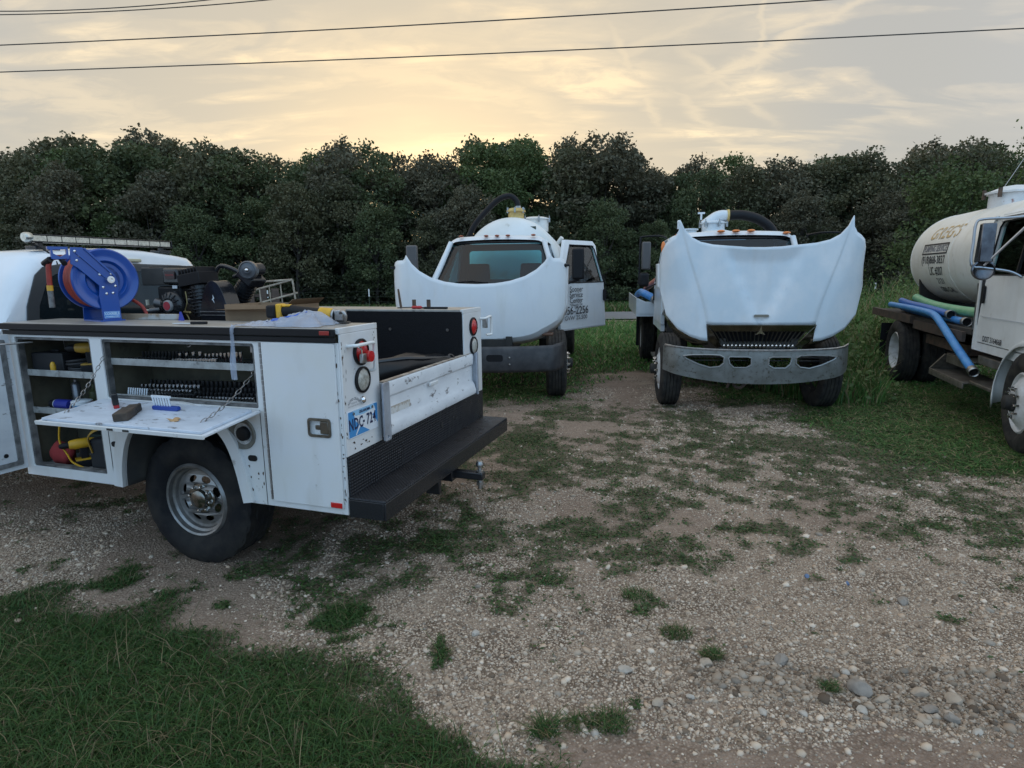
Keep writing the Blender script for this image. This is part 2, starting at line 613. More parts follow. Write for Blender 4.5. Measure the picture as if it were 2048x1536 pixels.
def bez(p0, p1, p2, p3, n=12):
    p0, p1, p2, p3 = map(Vector, (p0, p1, p2, p3))
    return [p0 * (1 - t) ** 3 + p1 * 3 * t * (1 - t) ** 2 + p2 * 3 * t * t * (1 - t) + p3 * t ** 3 for t in [i / n for i in range(n + 1)]]


def spline(pts, n=6):
    """Catmull-Rom through the points"""
    P = [Vector(p) for p in pts]
    o_ = []
    for i in range(len(P) - 1):
        a = P[max(i - 1, 0)]; b = P[i]; c = P[i + 1]; d = P[min(i + 2, len(P) - 1)]
        for k in range(n):
            t = k / n
            o_.append(.5 * ((2 * b) + (c - a) * t + (2 * a - 5 * b + 4 * c - d) * t * t + (3 * b - a - 3 * c + d) * t ** 3))
    o_.append(P[-1])
    return o_


def interp(x, xs, ys):
    return float(np.interp(x, xs, ys))


# numpy value noise, for scattering and for the ground's zones
_perm = rng.random((256, 256))


def vnoise(x, y):
    xi = np.floor(x).astype(int); yi = np.floor(y).astype(int)
    fx = x - xi; fy = y - yi
    fx = fx * fx * (3 - 2 * fx); fy = fy * fy * (3 - 2 * fy)
    g = lambda a, b: _perm[a % 256, b % 256]
    return (g(xi, yi) * (1 - fx) + g(xi + 1, yi) * fx) * (1 - fy) + (g(xi, yi + 1) * (1 - fx) + g(xi + 1, yi + 1) * fx) * fy


def fbm(x, y, oct=4):
    s = 0; a = .5; t = 0
    for k in range(oct):
        s = s + a * vnoise(x * 2 ** k + 17.3 * k, y * 2 ** k + 5.1 * k); t += a; a *= .55
    return s / t


def bulk(name, verts, tris, m_, cols=None, parent=None, loops=3):
    """one mesh from numpy arrays (quads or triangles), optional colour per vertex"""
    me = bpy.data.meshes.new(name)
    nv = len(verts); nf = len(tris)
    me.vertices.add(nv); me.vertices.foreach_set('co', np.asarray(verts, dtype=np.float32).ravel())
    me.loops.add(nf * loops); me.loops.foreach_set('vertex_index', np.asarray(tris, dtype=np.int32).ravel())
    me.polygons.add(nf)
    me.polygons.foreach_set('loop_start', np.arange(0, nf * loops, loops, dtype=np.int32))
    me.polygons.foreach_set('loop_total', np.full(nf, loops, dtype=np.int32))
    me.update(calc_edges=True)
    if cols is not None:
        at = me.color_attributes.new('col', 'FLOAT_COLOR', 'POINT')
        c4 = np.ones((nv, 4), dtype=np.float32); c4[:, :3] = cols
        at.data.foreach_set('color', c4.ravel())
    me.materials.append(m_)
    o = bpy.data.objects.new(name, me)
    COL.objects.link(o)
    if parent is not None:
        o.parent = parent
    return o


def put_thing(mb, name, m_, label, cat, M_, group=None, **kw):
    """a thing that is one mesh, its own origin at M_"""
    o = mb.build(name, m_, None, **kw)
    o.matrix_world = M_
    return tag(o, label, cat, group)
# ------------------------------------------------------------------ ground
def poly_sd(X, Y, poly):
    """signed distance to a polygon, positive inside"""
    n = len(poly)
    d2 = np.full(X.shape, 1e9); ins = np.zeros(X.shape, bool)
    for i in range(n):
        ax, ay = poly[i]; bx, by = poly[(i + 1) % n]
        ex, ey = bx - ax, by - ay
        t = np.clip(((X - ax) * ex + (Y - ay) * ey) / (ex * ex + ey * ey + 1e-12), 0, 1)
        d2 = np.minimum(d2, (X - ax - t * ex) ** 2 + (Y - ay - t * ey) ** 2)
        c = (ay > Y) != (by > Y)
        with np.errstate(divide='ignore', invalid='ignore'):
            xi = (bx - ax) * (Y - ay) / (by - ay + 1e-15) + ax
        ins ^= c & (X < xi)
    d = np.sqrt(d2)
    return np.where(ins, d, -d)


def gp(*pts):
    return [tuple(ground_at(*p)[:2]) for p in pts]


LAWN = gp((-300, 1185), (0, 1195), (110, 1188), (200, 1222), (330, 1245), (430, 1290), (520, 1322), (660, 1325), (760, 1370), (860, 1402), (960, 1440), (1060, 1482), (1130, 1545), (1150, 1750), (-1200, 1750))
FIELD = gp((-900, 745), (300, 800), (700, 812), (960, 818), (1100, 832), (1180, 812), (1212, 768), (1290, 750), (1330, 772), (1420, 805), (1560, 822), (1500, 858), (1640, 878), (1760, 915), (1880, 965), (2048, 985), (2600, 1020)) + [(40, 8), (400, 22.6), (-400, 22.6), (-60, 12)]
VERGE = [(-400, 28.6), (400, 28.6), (400, 400), (-400, 400)]
DIRT = gp((1000, 1440), (1200, 1405), (1400, 1385), (1560, 1395), (1700, 1425), (1900, 1470), (2100, 1500), (2300, 1620), (2000, 1900), (900, 1900), (1010, 1560))
TRACK = gp((1200, 770), (1300, 755), (1320, 800), (1330, 850), (1250, 860), (1190, 830))
STRIP = gp((1500, 838), (1640, 812), (1760, 805), (2048, 900), (2300, 940), (2300, 985), (2048, 978), (1880, 955), (1760, 905), (1640, 868))
PATCHES = []
for cx_, cy_, rx_, ry_ in ((230, 1152, 80, 40), (45, 1105, 55, 16), (620, 1152, 32, 12), (440, 1215, 45, 20), (640, 1240, 70, 20), (700, 1285, 40, 16), (850, 1075, 80, 24),
                           (930, 1030, 45, 20), (960, 1140, 60, 22), (1110, 1160, 80, 26), (1150, 1050, 70, 22), (1010, 1260, 45, 16), (830, 1320, 60, 22), (1275, 1190, 28, 12),
                           (950, 1190, 30, 18), (1240, 980, 90, 20), (1400, 940, 110, 22), (1130, 935, 90, 18), (1480, 1050, 90, 22), (1600, 1130, 60, 18), (1350, 1265, 34, 16), (1220, 1450, 30, 22),
                           (1090, 1462, 30, 24), (1155, 1452, 24, 14), (1700, 1010, 90, 18), (1850, 1060, 80, 20), (1980, 1090, 70, 20), (1330, 1105, 60, 18), (1930, 1215, 60, 18), (1760, 1195, 40, 12),
                           (1425, 1310, 22, 14), (120, 1130, 60, 14), (70, 1075, 60, 10), (330, 1085, 40, 8), (1560, 905, 130, 18), (1300, 880, 130, 16), (1080, 880, 80, 14)):
    c = ground_at(cx_, cy_); ex = (ground_at(cx_ + rx_, cy_) - c).length; ey = (ground_at(cx_, cy_ - ry_) - c).length
    PATCHES.append((c.x, c.y, ex, ey))


def zones(X, Y):
    """how grassy and how earthy the ground is at each point"""
    n1 = fbm(X * 1.3, Y * 1.3, 4); n2 = fbm(X * 4.2 + 9, Y * 4.2, 3); n3 = fbm(X * .35 + 3, Y * .35, 3); n4 = fbm(X * 11 + 5, Y * 9, 2)
    wob = (n1 - .5) * 1.3 + (n2 - .5) * .5
    lawn = np.clip((poly_sd(X, Y, LAWN) + wob * .55) / .22 + .35, 0, 1)
    field = np.clip((poly_sd(X, Y, FIELD) + wob * 1.5) / .9 + .15, 0, 1)
    verge = np.clip(poly_sd(X, Y, VERGE) / .5 + .3, 0, 1)
    track = np.clip((poly_sd(X, Y, TRACK) + wob * .8) / .4 + .4, 0, 1)
    strip = np.clip((poly_sd(X, Y, STRIP) + wob * .6) / .4 + .3, 0, 1)
    pt = np.zeros_like(X)
    XO, YO = X, Y
    X = X + (fbm(X * 2.1 + 7, Y * 2.1, 3) - .5) * .55; Y = Y + (fbm(X * 1.7 + 31, Y * 1.7 + 3, 3) - .5) * .7
    for cx, cy, rx, ry in PATCHES:
        q = 1 - np.sqrt(((X - cx) / rx) ** 2 + ((Y - cy) / ry) ** 2)
        pt = np.maximum(pt, q * 1.1)
    pt = np.clip((pt * .8 + (n1 - .5) * 2.0 + (n2 - .5) * 2.2 + (n4 - .5) * 1.6 - .12) * 1.3, 0, 1) * (pt > .01)
    X, Y = XO, YO
    # loose speckle of low weeds over the gravel, thinner towards the bare corner
    cover = np.clip((Y - 2.3) / 1.0, 0, 1) * np.clip((9.5 - Y) / 1.0, 0, 1)
    band = np.maximum(np.exp(-((Y - 5.8) / 1.9) ** 2), .68 * np.exp(-((Y - 3.9) / .9) ** 2 - ((X - .6) / 1.2) ** 2)) * np.clip((X + 3.2) / 1.5, 0, 1)
    band = np.maximum(band, .38 * np.exp(-((Y - 3.3) / .7) ** 2 - ((X + 1.2) / 1.4) ** 2))
    sp = np.clip((n2 * .45 + n1 * .42 + n4 * .33 - .652 + .020 * cover + .180 * band) * 7, 0, 1) * cover
    g = np.maximum.reduce([lawn, field * (1 - track * .9), verge, pt * (Y < 11), sp * .75, strip])
    d = np.clip((poly_sd(X, Y, DIRT) + wob * .9) / .7 + .4, 0, 1)
    d = np.maximum(d, track * .8)
    d = np.maximum(d, np.clip((n3 - .56) * 6, 0, .55))
    return g, d


def height(X, Y):
    near = np.clip((14 - np.abs(Y)) / 6, 0, 1)
    return ((fbm(X * .9, Y * .9, 3) - .5) * .03 + (fbm(X * 3.1 + 4, Y * 3.1, 3) - .5) * .016) * near


def axis_pts(segs):
    out_ = []
    for a, b, n in segs:
        out_ += list(np.linspace(a, b, n, endpoint=False))
    return np.array(out_ + [segs[-1][1]])


gx = axis_pts([(-2500, -120, 8), (-120, -14, 30), (-14, -6, 32), (-6, 7, 200), (7, 16, 36), (16, 120, 28), (120, 2500, 8)])
gy = axis_pts([(-2500, -40, 6), (-40, 0, 14), (0, 1.2, 8), (1.2, 10, 190), (10, 30, 80), (30, 120, 24), (120, 2500, 8)])
GX, GY = np.meshgrid(gx, gy)
GG, GD = zones(GX, GY)
GZ = height(GX, GY)
nx, ny = len(gx), len(gy)
idx = np.arange(nx * ny).reshape(ny, nx)
quads = np.stack([idx[:-1, :-1], idx[:-1, 1:], idx[1:, 1:], idx[1:, :-1]], -1).reshape(-1, 4)

GM = bpy.data.materials.new('ground'); GM.use_nodes = True
t = GM.node_tree; b = t.nodes['Principled BSDF']; b.inputs['Roughness'].default_value = .95; b.inputs['Specular IOR Level'].default_value = .15
tn = t.nodes.new; tl = t.links.new
ga = tn('ShaderNodeAttribute'); ga.attribute_name = 'col'
gs = tn('ShaderNodeSeparateColor'); tl(ga.outputs['Color'], gs.inputs[0])
gco = tn('ShaderNodeTexCoord')


def gnoise(sc, det=5, rg=.6):
    n = tn('ShaderNodeTexNoise'); n.inputs['Scale'].default_value = sc; n.inputs['Detail'].default_value = det; n.inputs['Roughness'].default_value = rg
    tl(gco.outputs['Object'], n.inputs['Vector']); return n.outputs[0]


def gvor(sc):
    n = tn('ShaderNodeTexVoronoi'); n.inputs['Scale'].default_value = sc
    tl(gco.outputs['Object'], n.inputs['Vector']); return n


def grmp(f, stops):
    n = tn('ShaderNodeValToRGB'); cr = n.color_ramp
    while len(cr.elements) < len(stops): cr.elements.new(.5)
    for e, (p, c) in zip(cr.elements, stops):
        e.position = p; e.color = (*c, 1)
    tl(f, n.inputs[0]); return n.outputs[0]


def gmix(f, a, c2, blend='MIX'):
    n = tn('ShaderNodeMix'); n.data_type = 'RGBA'; n.blend_type = blend
    for i, v in ((0, f), (6, a), (7, c2)):
        if hasattr(v, 'links'): tl(v, n.inputs[i])
        elif i == 0: n.inputs[0].default_value = v
        else: n.inputs[i].default_value = (*v, 1)
    return n.outputs[2]


v1 = gvor(72); v2 = gvor(110)
sc1 = tn('ShaderNodeSeparateColor'); tl(v1.outputs['Color'], sc1.inputs[0])
peb = grmp(sc1.outputs[0], [(0, (.32, .245, .18)), (.45, (.56, .445, .34)), (.8, (.71, .58, .46)), (1, (.82, .71, .58))])
gap = grmp(v1.outputs['Distance'], [(.22, (1, 1, 1)), (.52, (.16, .13, .11))])
gravel = gmix(.85, peb, gap, 'MULTIPLY')
fine = grmp(gnoise(140, 3), [(.35, (.29, .22, .165)), (.65, (.52, .41, .315))])
gravel = gmix(grmp(gnoise(3.2, 4), [(.46, (0, 0, 0)), (.68, (.75, .75, .75))]), gravel, fine)
gravel = gmix(grmp(gnoise(.8, 4), [(.4, (0, 0, 0)), (.62, (.55, .55, .55))]), gravel, (.37, .275, .20))
dirt = grmp(gnoise(16, 8, .7), [(.3, (.18, .125, .092)), (.52, (.27, .195, .148)), (.72, (.38, .285, .225))])
soil = grmp(gnoise(9, 6, .7), [(.3, (.030, .030, .017)), (.5, (.055, .058, .028)), (.62, (.10, .085, .052)), (.75, (.15, .12, .085))])
c1 = gmix(gs.outputs[1], gravel, dirt)
gm = tn('ShaderNodeMapRange'); gm.inputs[1].default_value = .22; gm.inputs[2].default_value = 1.0; tl(gs.outputs[0], gm.inputs[0])
c2_ = gmix(gm.outputs[0], c1, soil)
tl(c2_, b.inputs['Base Color'])
bn = tn('ShaderNodeBump'); bn.inputs['Strength'].default_value = .8; bn.inputs['Distance'].default_value = .012
ad = tn('ShaderNodeMath'); ad.operation = 'MULTIPLY_ADD'; ad.inputs[1].default_value = -.9
tl(v1.outputs['Distance'], ad.inputs[0]); tl(gnoise(70, 6, .7), ad.inputs[2])
tl(ad.outputs[0], bn.inputs['Height']); tl(bn.outputs[0], b.inputs['Normal'])

gcol = np.stack([GG.ravel(), GD.ravel(), np.zeros(GG.size)], -1)
ground = bulk('ground', np.stack([GX.ravel(), GY.ravel(), GZ.ravel()], -1), quads, GM, gcol, loops=4)
ground.data.polygons.foreach_set('use_smooth', [True] * len(ground.data.polygons))
tag(ground, 'gravel and dirt lot with patches of low grass', None, kind='structure')

# ------------------------------------------------------------------ road
ASPH = mat('asphalt', (.20, .20, .205), .85, var=(.16, .16, .16), vscale=.6, bump=.2, bscale=40)
rd = MB().grid(lambda a, b_: (-300 + 600 * a, 23.3 + 4.3 * b_, .05 + .02 * math.sin(b_ * math.pi)), 20, 4)
tag(rd.build('road', ASPH), 'grey asphalt road running across behind the trucks', None, kind='structure')

# ------------------------------------------------------------------ loose stones
STONE = mat('stones', (.4, .38, .34), .9, attr='col', spec=.2, bump=.15, bscale=90)
ph = (1 + 5 ** .5) / 2
ICO = np.array([(-1, ph, 0), (1, ph, 0), (-1, -ph, 0), (1, -ph, 0), (0, -1, ph), (0, 1, ph), (0, -1, -ph), (0, 1, -ph), (ph, 0, -1), (ph, 0, 1), (-ph, 0, -1), (-ph, 0, 1)]) / (1 + ph * ph) ** .5
ICOF = np.array([(0, 11, 5), (0, 5, 1), (0, 1, 7), (0, 7, 10), (0, 10, 11), (1, 5, 9), (5, 11, 4), (11, 10, 2), (10, 7, 6), (7, 1, 8), (3, 9, 4), (3, 4, 2), (3, 2, 6), (3, 6, 8), (3, 8, 9), (4, 9, 5), (2, 4, 11), (6, 2, 10), (8, 6, 7), (9, 8, 1)])


def join_bulk(parts):
    P = []; F = []; C = []; o = 0
    for p, f, c in parts:
        P.append(p); F.append(f + o); C.append(c); o += len(p)
    return np.concatenate(P), np.concatenate(F), np.concatenate(C)


def view_pts(n, y0, y1, pw=1.0, margin=1.25):
    """random ground points in the wedge before the viewer"""
    Y = y0 + (y1 - y0) * rng.random(n) ** pw
    X = (rng.random(n) * 2 - 1) * (Y * .86 * margin + .3)
    return X, Y


OCT = np.array([(1, 0, 0), (-1, 0, 0), (0, 1, 0), (0, -1, 0), (0, 0, 1), (0, 0, -1)], float)
OCTF = np.array([(0, 2, 4), (2, 1, 4), (1, 3, 4), (3, 0, 4), (2, 0, 5), (1, 2, 5), (3, 1, 5), (0, 3, 5)])


def pebbles(n, SH, SF, smed, ssig):
    nvs = len(SH)
    X, Y = view_pts(n * 2, 1.6, 9.5, 1.35, 1.08)
    g, d = zones(X, Y)
    rocky = poly_sd(X, Y, ROCKY)
    keep = rng.random(len(X)) < np.where(g > .55, .05, 1 - g * .8) * np.where(d > .5, .13, 1) * np.clip(.42 + fbm(X * .8, Y * .8, 3) * 1.0, 0, 1)
    X, Y, rocky, d = X[keep][:n], Y[keep][:n], rocky[keep][:n], d[keep][:n]
    n = len(X)
    s = np.exp(rng.normal(math.log(smed), ssig, n))
    s *= np.where(rocky > 0, 1.0 + rng.random(n) ** 5 * 1.6, 1.0)
    s = np.clip(s * (1 + np.clip(Y - 4, 0, 5) * .11), .0032, .030)
    V = SH[None] * (1 + .45 * (rng.random((n, nvs, 1)) - .5)) * s[:, None, None] * (np.array([1, 1, .62]) + .5 * (rng.random((n, 1, 3)) - .5))
    a = rng.random(n) * 6.283
    ca, sa = np.cos(a)[:, None], np.sin(a)[:, None]
    vx = V[..., 0] * ca - V[..., 1] * sa; vy = V[..., 0] * sa + V[..., 1] * ca
    tx = rng.normal(0, .25, n)[:, None]
    vz = V[..., 2] + vx * tx
    Z = height(X, Y)
    P = np.stack([vx + X[:, None], vy + Y[:, None], vz + (Z + s * .02)[:, None]], -1)
    F = SF[None] + (np.arange(n) * nvs)[:, None, None]
    k = rng.random(n)
    base = np.array([(.17, .125, .09), (.35, .27, .20), (.45, .36, .275), (.53, .44, .35), (.43, .32, .23), (.28, .235, .19)])
    ci = np.searchsorted([.15, .42, .68, .83, .93], k)
    c = base[ci] * (.9 + .42 * rng.random((n, 1))) * np.where(rocky > 0, .72, 1.0)[:, None]
    return P.reshape(-1, 3), F.reshape(-1, 3), np.repeat(c, nvs, 0)


ROCKY = gp((1350, 1325), (1500, 1310), (1700, 1340), (1900, 1330), (2100, 1360), (2150, 1480), (1900, 1460), (1720, 1420), (1550, 1400), (1400, 1380))
P_, F_, C_ = join_bulk([pebbles(30000, ICO, ICOF, .0070, .42), pebbles(100000, OCT, OCTF, .0052, .30)])
gv = bulk('gravel', P_, F_, STONE, C_)
tag(gv, 'loose pinkish grey gravel strewn over the lot', 'gravel', kind='stuff')


def rock_mb(seed, sx, sy, sz):
    r = random.Random(seed)
    bm = bmesh.new()
    bmesh.ops.create_icosphere(bm, subdivisions=2, radius=1)
    cuts = [(Vector((r.gauss(0, 1), r.gauss(0, 1), r.gauss(0, .8))).normalized(), r.uniform(.62, .9)) for _ in range(9)]
    b_ = MB()
    for v in bm.verts:
        p = v.co.copy()
        for nn, dd in cuts:
            e = p.dot(nn) - dd
            if e > 0: p -= nn * e * .85
        p += Vector((r.uniform(-1, 1), r.uniform(-1, 1), r.uniform(-1, 1))) * .035
        b_.v.append((p.x * sx, p.y * sy, p.z * sz))
    b_.f = [tuple(v.index for v in f.verts) for f in bm.faces]
    bm.free()
    return b_


PALER = mat('pale_limestone', (.45, .40, .34), .9, var=(.32, .28, .235), vscale=20, bump=.4, bscale=60)
GREYR = mat('grey_stone', (.29, .25, .21), .9, var=(.19, .165, .14), vscale=18, bump=.4, bscale=60)
TANR = mat('tan_stone', (.40, .32, .24), .9, var=(.30, .24, .19), vscale=18, bump=.4, bscale=60)
for i, (px, py, wpx, fl, mm, lab) in enumerate((
        (951, 1268, 17, .8, PALER, 'round whitish stone alone on bare gravel right of the lawn edge'),
        (1718, 1384, 40, .75, GREYR, 'largest grey rock with pale streaks in the row of stones'),
        (1250, 1342, 32, .4, PALER, 'flat pale stone half sunk in the gravel'),
        (1563, 1322, 32, .6, GREYR, 'broad pinkish grey rock at the upper end of the stone row'),
        (1315, 1408, 26, .6, TANR, 'low tan rock at the edge of the bare dirt'),
        (1903, 1446, 22, .9, GREYR, 'blue grey angular stone at the lower end of the stone row'),
        (1838, 1390, 28, .5, TANR, 'long tan rock right of the largest grey rock'),
        (1905, 1406, 30, .6, TANR, 'blocky tan stone above the blue grey angular stone'),
        (1725, 1424, 22, .5, PALER, 'thin pale slab just below the largest grey rock'),
        (1765, 1402, 24, .6, TANR, 'olive tan stone touching the largest grey rock'),
        (1412, 1328, 28, .55, TANR, 'tan stone beside a weed tuft at the near end of the stone row'),
        (1805, 1205, 22, .7, GREYR, 'grey rock among weeds behind the stone row'),
        (1606, 1431, 18, .5, PALER, 'pale stone lying alone on the bare dirt'),
        (1525, 1428, 20, .5, PALER, 'small flat pale stone on dirt near the tan rock'),
        (1690, 1346, 18, .6, PALER, 'pale stone in gravel behind the largest grey rock'),
        (1592, 1382, 16, .7, TANR, 'small yellowish stone between grey rocks in the row'),
        (1381, 1396, 16, .6, PALER, 'little white stone left of the dirt streak'),
        (1190, 1470, 20, .5, PALER, 'flat cream stone beside the two low weed tufts'),
        (1858, 1424, 26, .5, GREYR, 'grey slab in front of the long tan rock'),
        (1955, 1470, 16, .6, PALER, 'pale stone nearest the corner at the end of the row'))):
    p = ground_at(px, py)
    s = wpx / 2 * (p - Vector((0, 0, CH))).length / CF
    o = rock_mb(i + 3, s, s * .8, s * fl).build('rock', mm, None, ang=28)
    o.location = (p.x, p.y, float(height(np.array([p.x]), np.array([p.y]))[0]) + s * fl * .35)
    o.rotation_euler = (random.uniform(-.2, .2), random.uniform(-.2, .2), random.uniform(0, 6))
    tag(o, lab, 'rock', 'loose rocks on the lot')
SCRAP = mat('blue_scrap', (.12, .17, .27), .6)
for i, (px, py) in enumerate(((1612, 1156), (1693, 1171))):
    p = ground_at(px, py)
    o = MB().lathe([(.004, 0), (.013, 0), (.014, .003), (.013, .012), (.004, .013)], (0, 0, 0), (0, 0, 1), 10).build('bottle_top', SCRAP)
    o.location = (p.x, p.y, .012); o.rotation_euler = (1.0, .3, i)
    tag(o, ('blue plastic cap on the gravel, the farther of two', 'blue plastic cap on the gravel, the nearer of two')[i], 'cap', 'blue plastic caps')

# ------------------------------------------------------------------ grass
LEAF = bpy.data.materials.new('leaf'); LEAF.use_nodes = True
t = LEAF.node_tree; t.nodes.clear()
o_ = t.nodes.new('ShaderNodeOutputMaterial'); a_ = t.nodes.new('ShaderNodeAttribute'); a_.attribute_name = 'col'
d_ = t.nodes.new('ShaderNodeBsdfPrincipled'); d_.inputs['Roughness'].default_value = .55; d_.inputs['Specular IOR Level'].default_value = .3
tr_ = t.nodes.new('ShaderNodeBsdfTranslucent'); mx_ = t.nodes.new('ShaderNodeMixShader'); mx_.inputs[0].default_value = .25
t.links.new(a_.outputs['Color'], d_.inputs['Base Color']); t.links.new(a_.outputs['Color'], tr_.inputs[0])
t.links.new(d_.outputs[0], mx_.inputs[1]); t.links.new(tr_.outputs[0], mx_.inputs[2]); t.links.new(mx_.outputs[0], o_.inputs[0])


def blades(X, Y, Z, Hh, Ww, col, lean=.5):
    """curved blades of three segments"""
    n = len(X)
    a = rng.random(n) * 6.283; ca, sa = np.cos(a), np.sin(a)
    ld = rng.random(n) * 6.283; lx, ly = np.cos(ld), np.sin(ld)
    ln = Hh * lean * (.35 + rng.random(n))
    P = np.zeros((n, 7, 3))
    for k, (f, wd) in enumerate(((0, 1), (.4, .85), (.75, .5))):
        ox = lx * ln * f ** 2; oy = ly * ln * f ** 2; z = Z + Hh * (f - .25 * f * f * lean)
        for sgn, j in ((-1, 0), (1, 1)):
            P[:, k * 2 + j, 0] = X + ox + ca * Ww * wd * .5 * sgn
            P[:, k * 2 + j, 1] = Y + oy + sa * Ww * wd * .5 * sgn
            P[:, k * 2 + j, 2] = z
    P[:, 6] = np.stack([X + lx * ln, Y + ly * ln, Z + Hh * (1 - .3 * lean)], -1)
    F = np.array([(0, 1, 3), (0, 3, 2), (2, 3, 5), (2, 5, 4), (4, 5, 6)])[None] + (np.arange(n) * 7)[:, None, None]
    return P.reshape(-1, 3), F.reshape(-1, 3), np.repeat(col, 7, 0)


def leaf_quads(C, S, col, flat=.0):
    """leaf sized faces at points C, sizes S"""
    n = len(C)
    u = rng.normal(0, 1, (n, 3)); u /= np.linalg.norm(u, axis=1)[:, None]
    w_ = rng.normal(0, 1, (n, 3)); w_ -= (w_ * u).sum(1)[:, None] * u; w_ /= np.linalg.norm(w_, axis=1)[:, None]
    u *= S[:, None] * .5; w_ *= S[:, None] * .34
    P = np.stack([C - u, C - w_ * .9 + u * .1, C + u, C + w_ * .9 + u * .1], 1)
    F = np.array([0, 1, 2, 3])[None] + (np.arange(n) * 4)[:, None]
    return P.reshape(-1, 3), F, np.repeat(col, 4, 0)


def grass_cols(n, dry=.15, bright=1.0):
    k = rng.random((n, 1))
    c = np.array([.030, .085, .022]) * (1 - k) + np.array([.075, .135, .034]) * k
    dr = rng.random(n) < dry
    c[dr] = np.array([.20, .155, .085]) * (.6 + .7 * rng.random((dr.sum(), 1)))
    return c * bright * (.75 + .5 * rng.random((n, 1)))


# near lawn
X, Y = (rng.random(420000) * 4.9 - 4.1), .9 + rng.random(420000) * 3.2
sd_ = poly_sd(X, Y, LAWN)
keep = (sd_ > -.5) & (np.abs(X) < Y * .95 + .3) & (Y > 1.5)
X, Y = X[keep], Y[keep]
g, d = zones(X, Y)
thick = fbm(X * 2.3 + 2, Y * 2.3, 3)
keep = rng.random(len(X)) < g ** 1.5 * np.clip(.40 + 1.1 * thick, 0, 1) * .85
X, Y, g, thick = X[keep], Y[keep], g[keep], thick[keep]
n = len(X)
Hh = (.022 + .046 * rng.random(n) ** 1.7) * (.55 + .9 * thick) * (.5 + .5 * g)
parts = [blades(X, Y, height(X, Y) - .003, Hh, .0032 + .0030 * rng.random(n), grass_cols(n, .08, .95), 1.2)]
m_ = rng.random(n) < .018
parts.append(blades(X[m_], Y[m_], height(X[m_], Y[m_]), .10 + .10 * rng.random(m_.sum()), np.full(m_.sum(), .0035), grass_cols(m_.sum(), .55), 1.2))
P_, F_, C_ = join_bulk(parts)
o = bulk('lawn_grass', P_, F_, LEAF, C_)
tag(o, 'thick dark green grass in the near corner', 'grass', kind='stuff')

# low weeds and grass on the gravel and among the trucks
parts = []
X, Y = view_pts(330000, 2.0, 9.5, 1.0, 1.1)
g, d = zones(X, Y); sd_ = poly_sd(X, Y, LAWN)
keep = (rng.random(len(X)) < np.clip(g - .12, 0, 1) ** 1.3 * .72) & (sd_ < -.1)
X, Y, g = X[keep], Y[keep], g[keep]; n = len(X)
cl_ = fbm(X * 3, Y * 3, 2)
tall = np.clip(poly_sd(X, Y, FIELD) + .3, 0, 1)
parts.append(blades(X, Y, height(X, Y) - .002, (.008 + .017 * rng.random(n)) * (.6 + cl_) * (1 + 2.2 * tall), .007 + .007 * rng.random(n), grass_cols(n, .22, 1.15) * (1 + .45 * tall)[:, None], 2.2))
X, Y = view_pts(150000, 8.5, 23.0, 1.0, 1.1)
g, d = zones(X, Y)
keep = rng.random(len(X)) < np.clip(g - .1, 0, 1)
X, Y = X[keep], Y[keep]; n = len(X)
cl_ = fbm(X * .8, Y * .8, 3)
parts.append(blades(X, Y, np.zeros(n), (.04 + .10 * rng.random(n)) * (.35 + 1.2 * cl_) * np.clip((Y - 7) / 6, .4, 1.6), .014 + .016 * rng.random(n), grass_cols(n, .13, 2.0), .9))
X, Y = view_pts(40000, 28.2, 33, 1.0, 1.1); n = len(X)
parts.append(blades(X, Y, np.zeros(n), .15 + .35 * rng.random(n), .03 + .03 * rng.random(n), grass_cols(n, .25, 1.2), .7))
# straw lying about
X, Y = view_pts(9000, 2.0, 9.0, 1.0, 1.1); n = len(X)
g, d = zones(X, Y); k_ = rng.random(n) < .25 + .6 * g; X, Y = X[k_], Y[k_]; n = len(X)
parts.append(blades(X, Y, height(X, Y) + .006, .010 + .012 * rng.random(n), .0025 + .002 * rng.random(n), np.array([.30, .24, .15]) * (.5 + .7 * rng.random((n, 1))), 6.0))
P_, F_, C_ = join_bulk(parts)
o = bulk('field_grass', P_, F_, LEAF, C_)
tag(o, 'low weeds on the gravel and rough grass towards the road', 'grass', kind='stuff')

# flat broad-leaved weeds between the stones
X, Y = view_pts(190000, 2.0, 9.5, 1.0, 1.1)
g, d = zones(X, Y); sd_ = poly_sd(X, Y, LAWN)
keep = (rng.random(len(X)) < np.clip(g - .06, 0, 1) ** 1.0 * .8) & (sd_ < .05)
X, Y = X[keep], Y[keep]; n = len(X)
k = rng.random((n, 1))
P_, F_, C_ = leaf_quads(np.stack([X, Y, height(X, Y) + .003 + .020 * rng.random(n) ** 1.5], -1), .014 + .022 * rng.random(n), (np.array([.036, .066, .022]) * (1 - k) + np.array([.10, .135, .050]) * k))
P_ = P_.copy(); zz_ = np.repeat(height(X, Y), 4) + .012; P_[:, 2] = zz_ + (P_[:, 2] - zz_) * .55
tag(bulk('ground_weeds', P_, F_, LEAF, C_, loops=4), 'flat broad-leaved weeds spread between the gravel stones', 'weeds', kind='stuff')

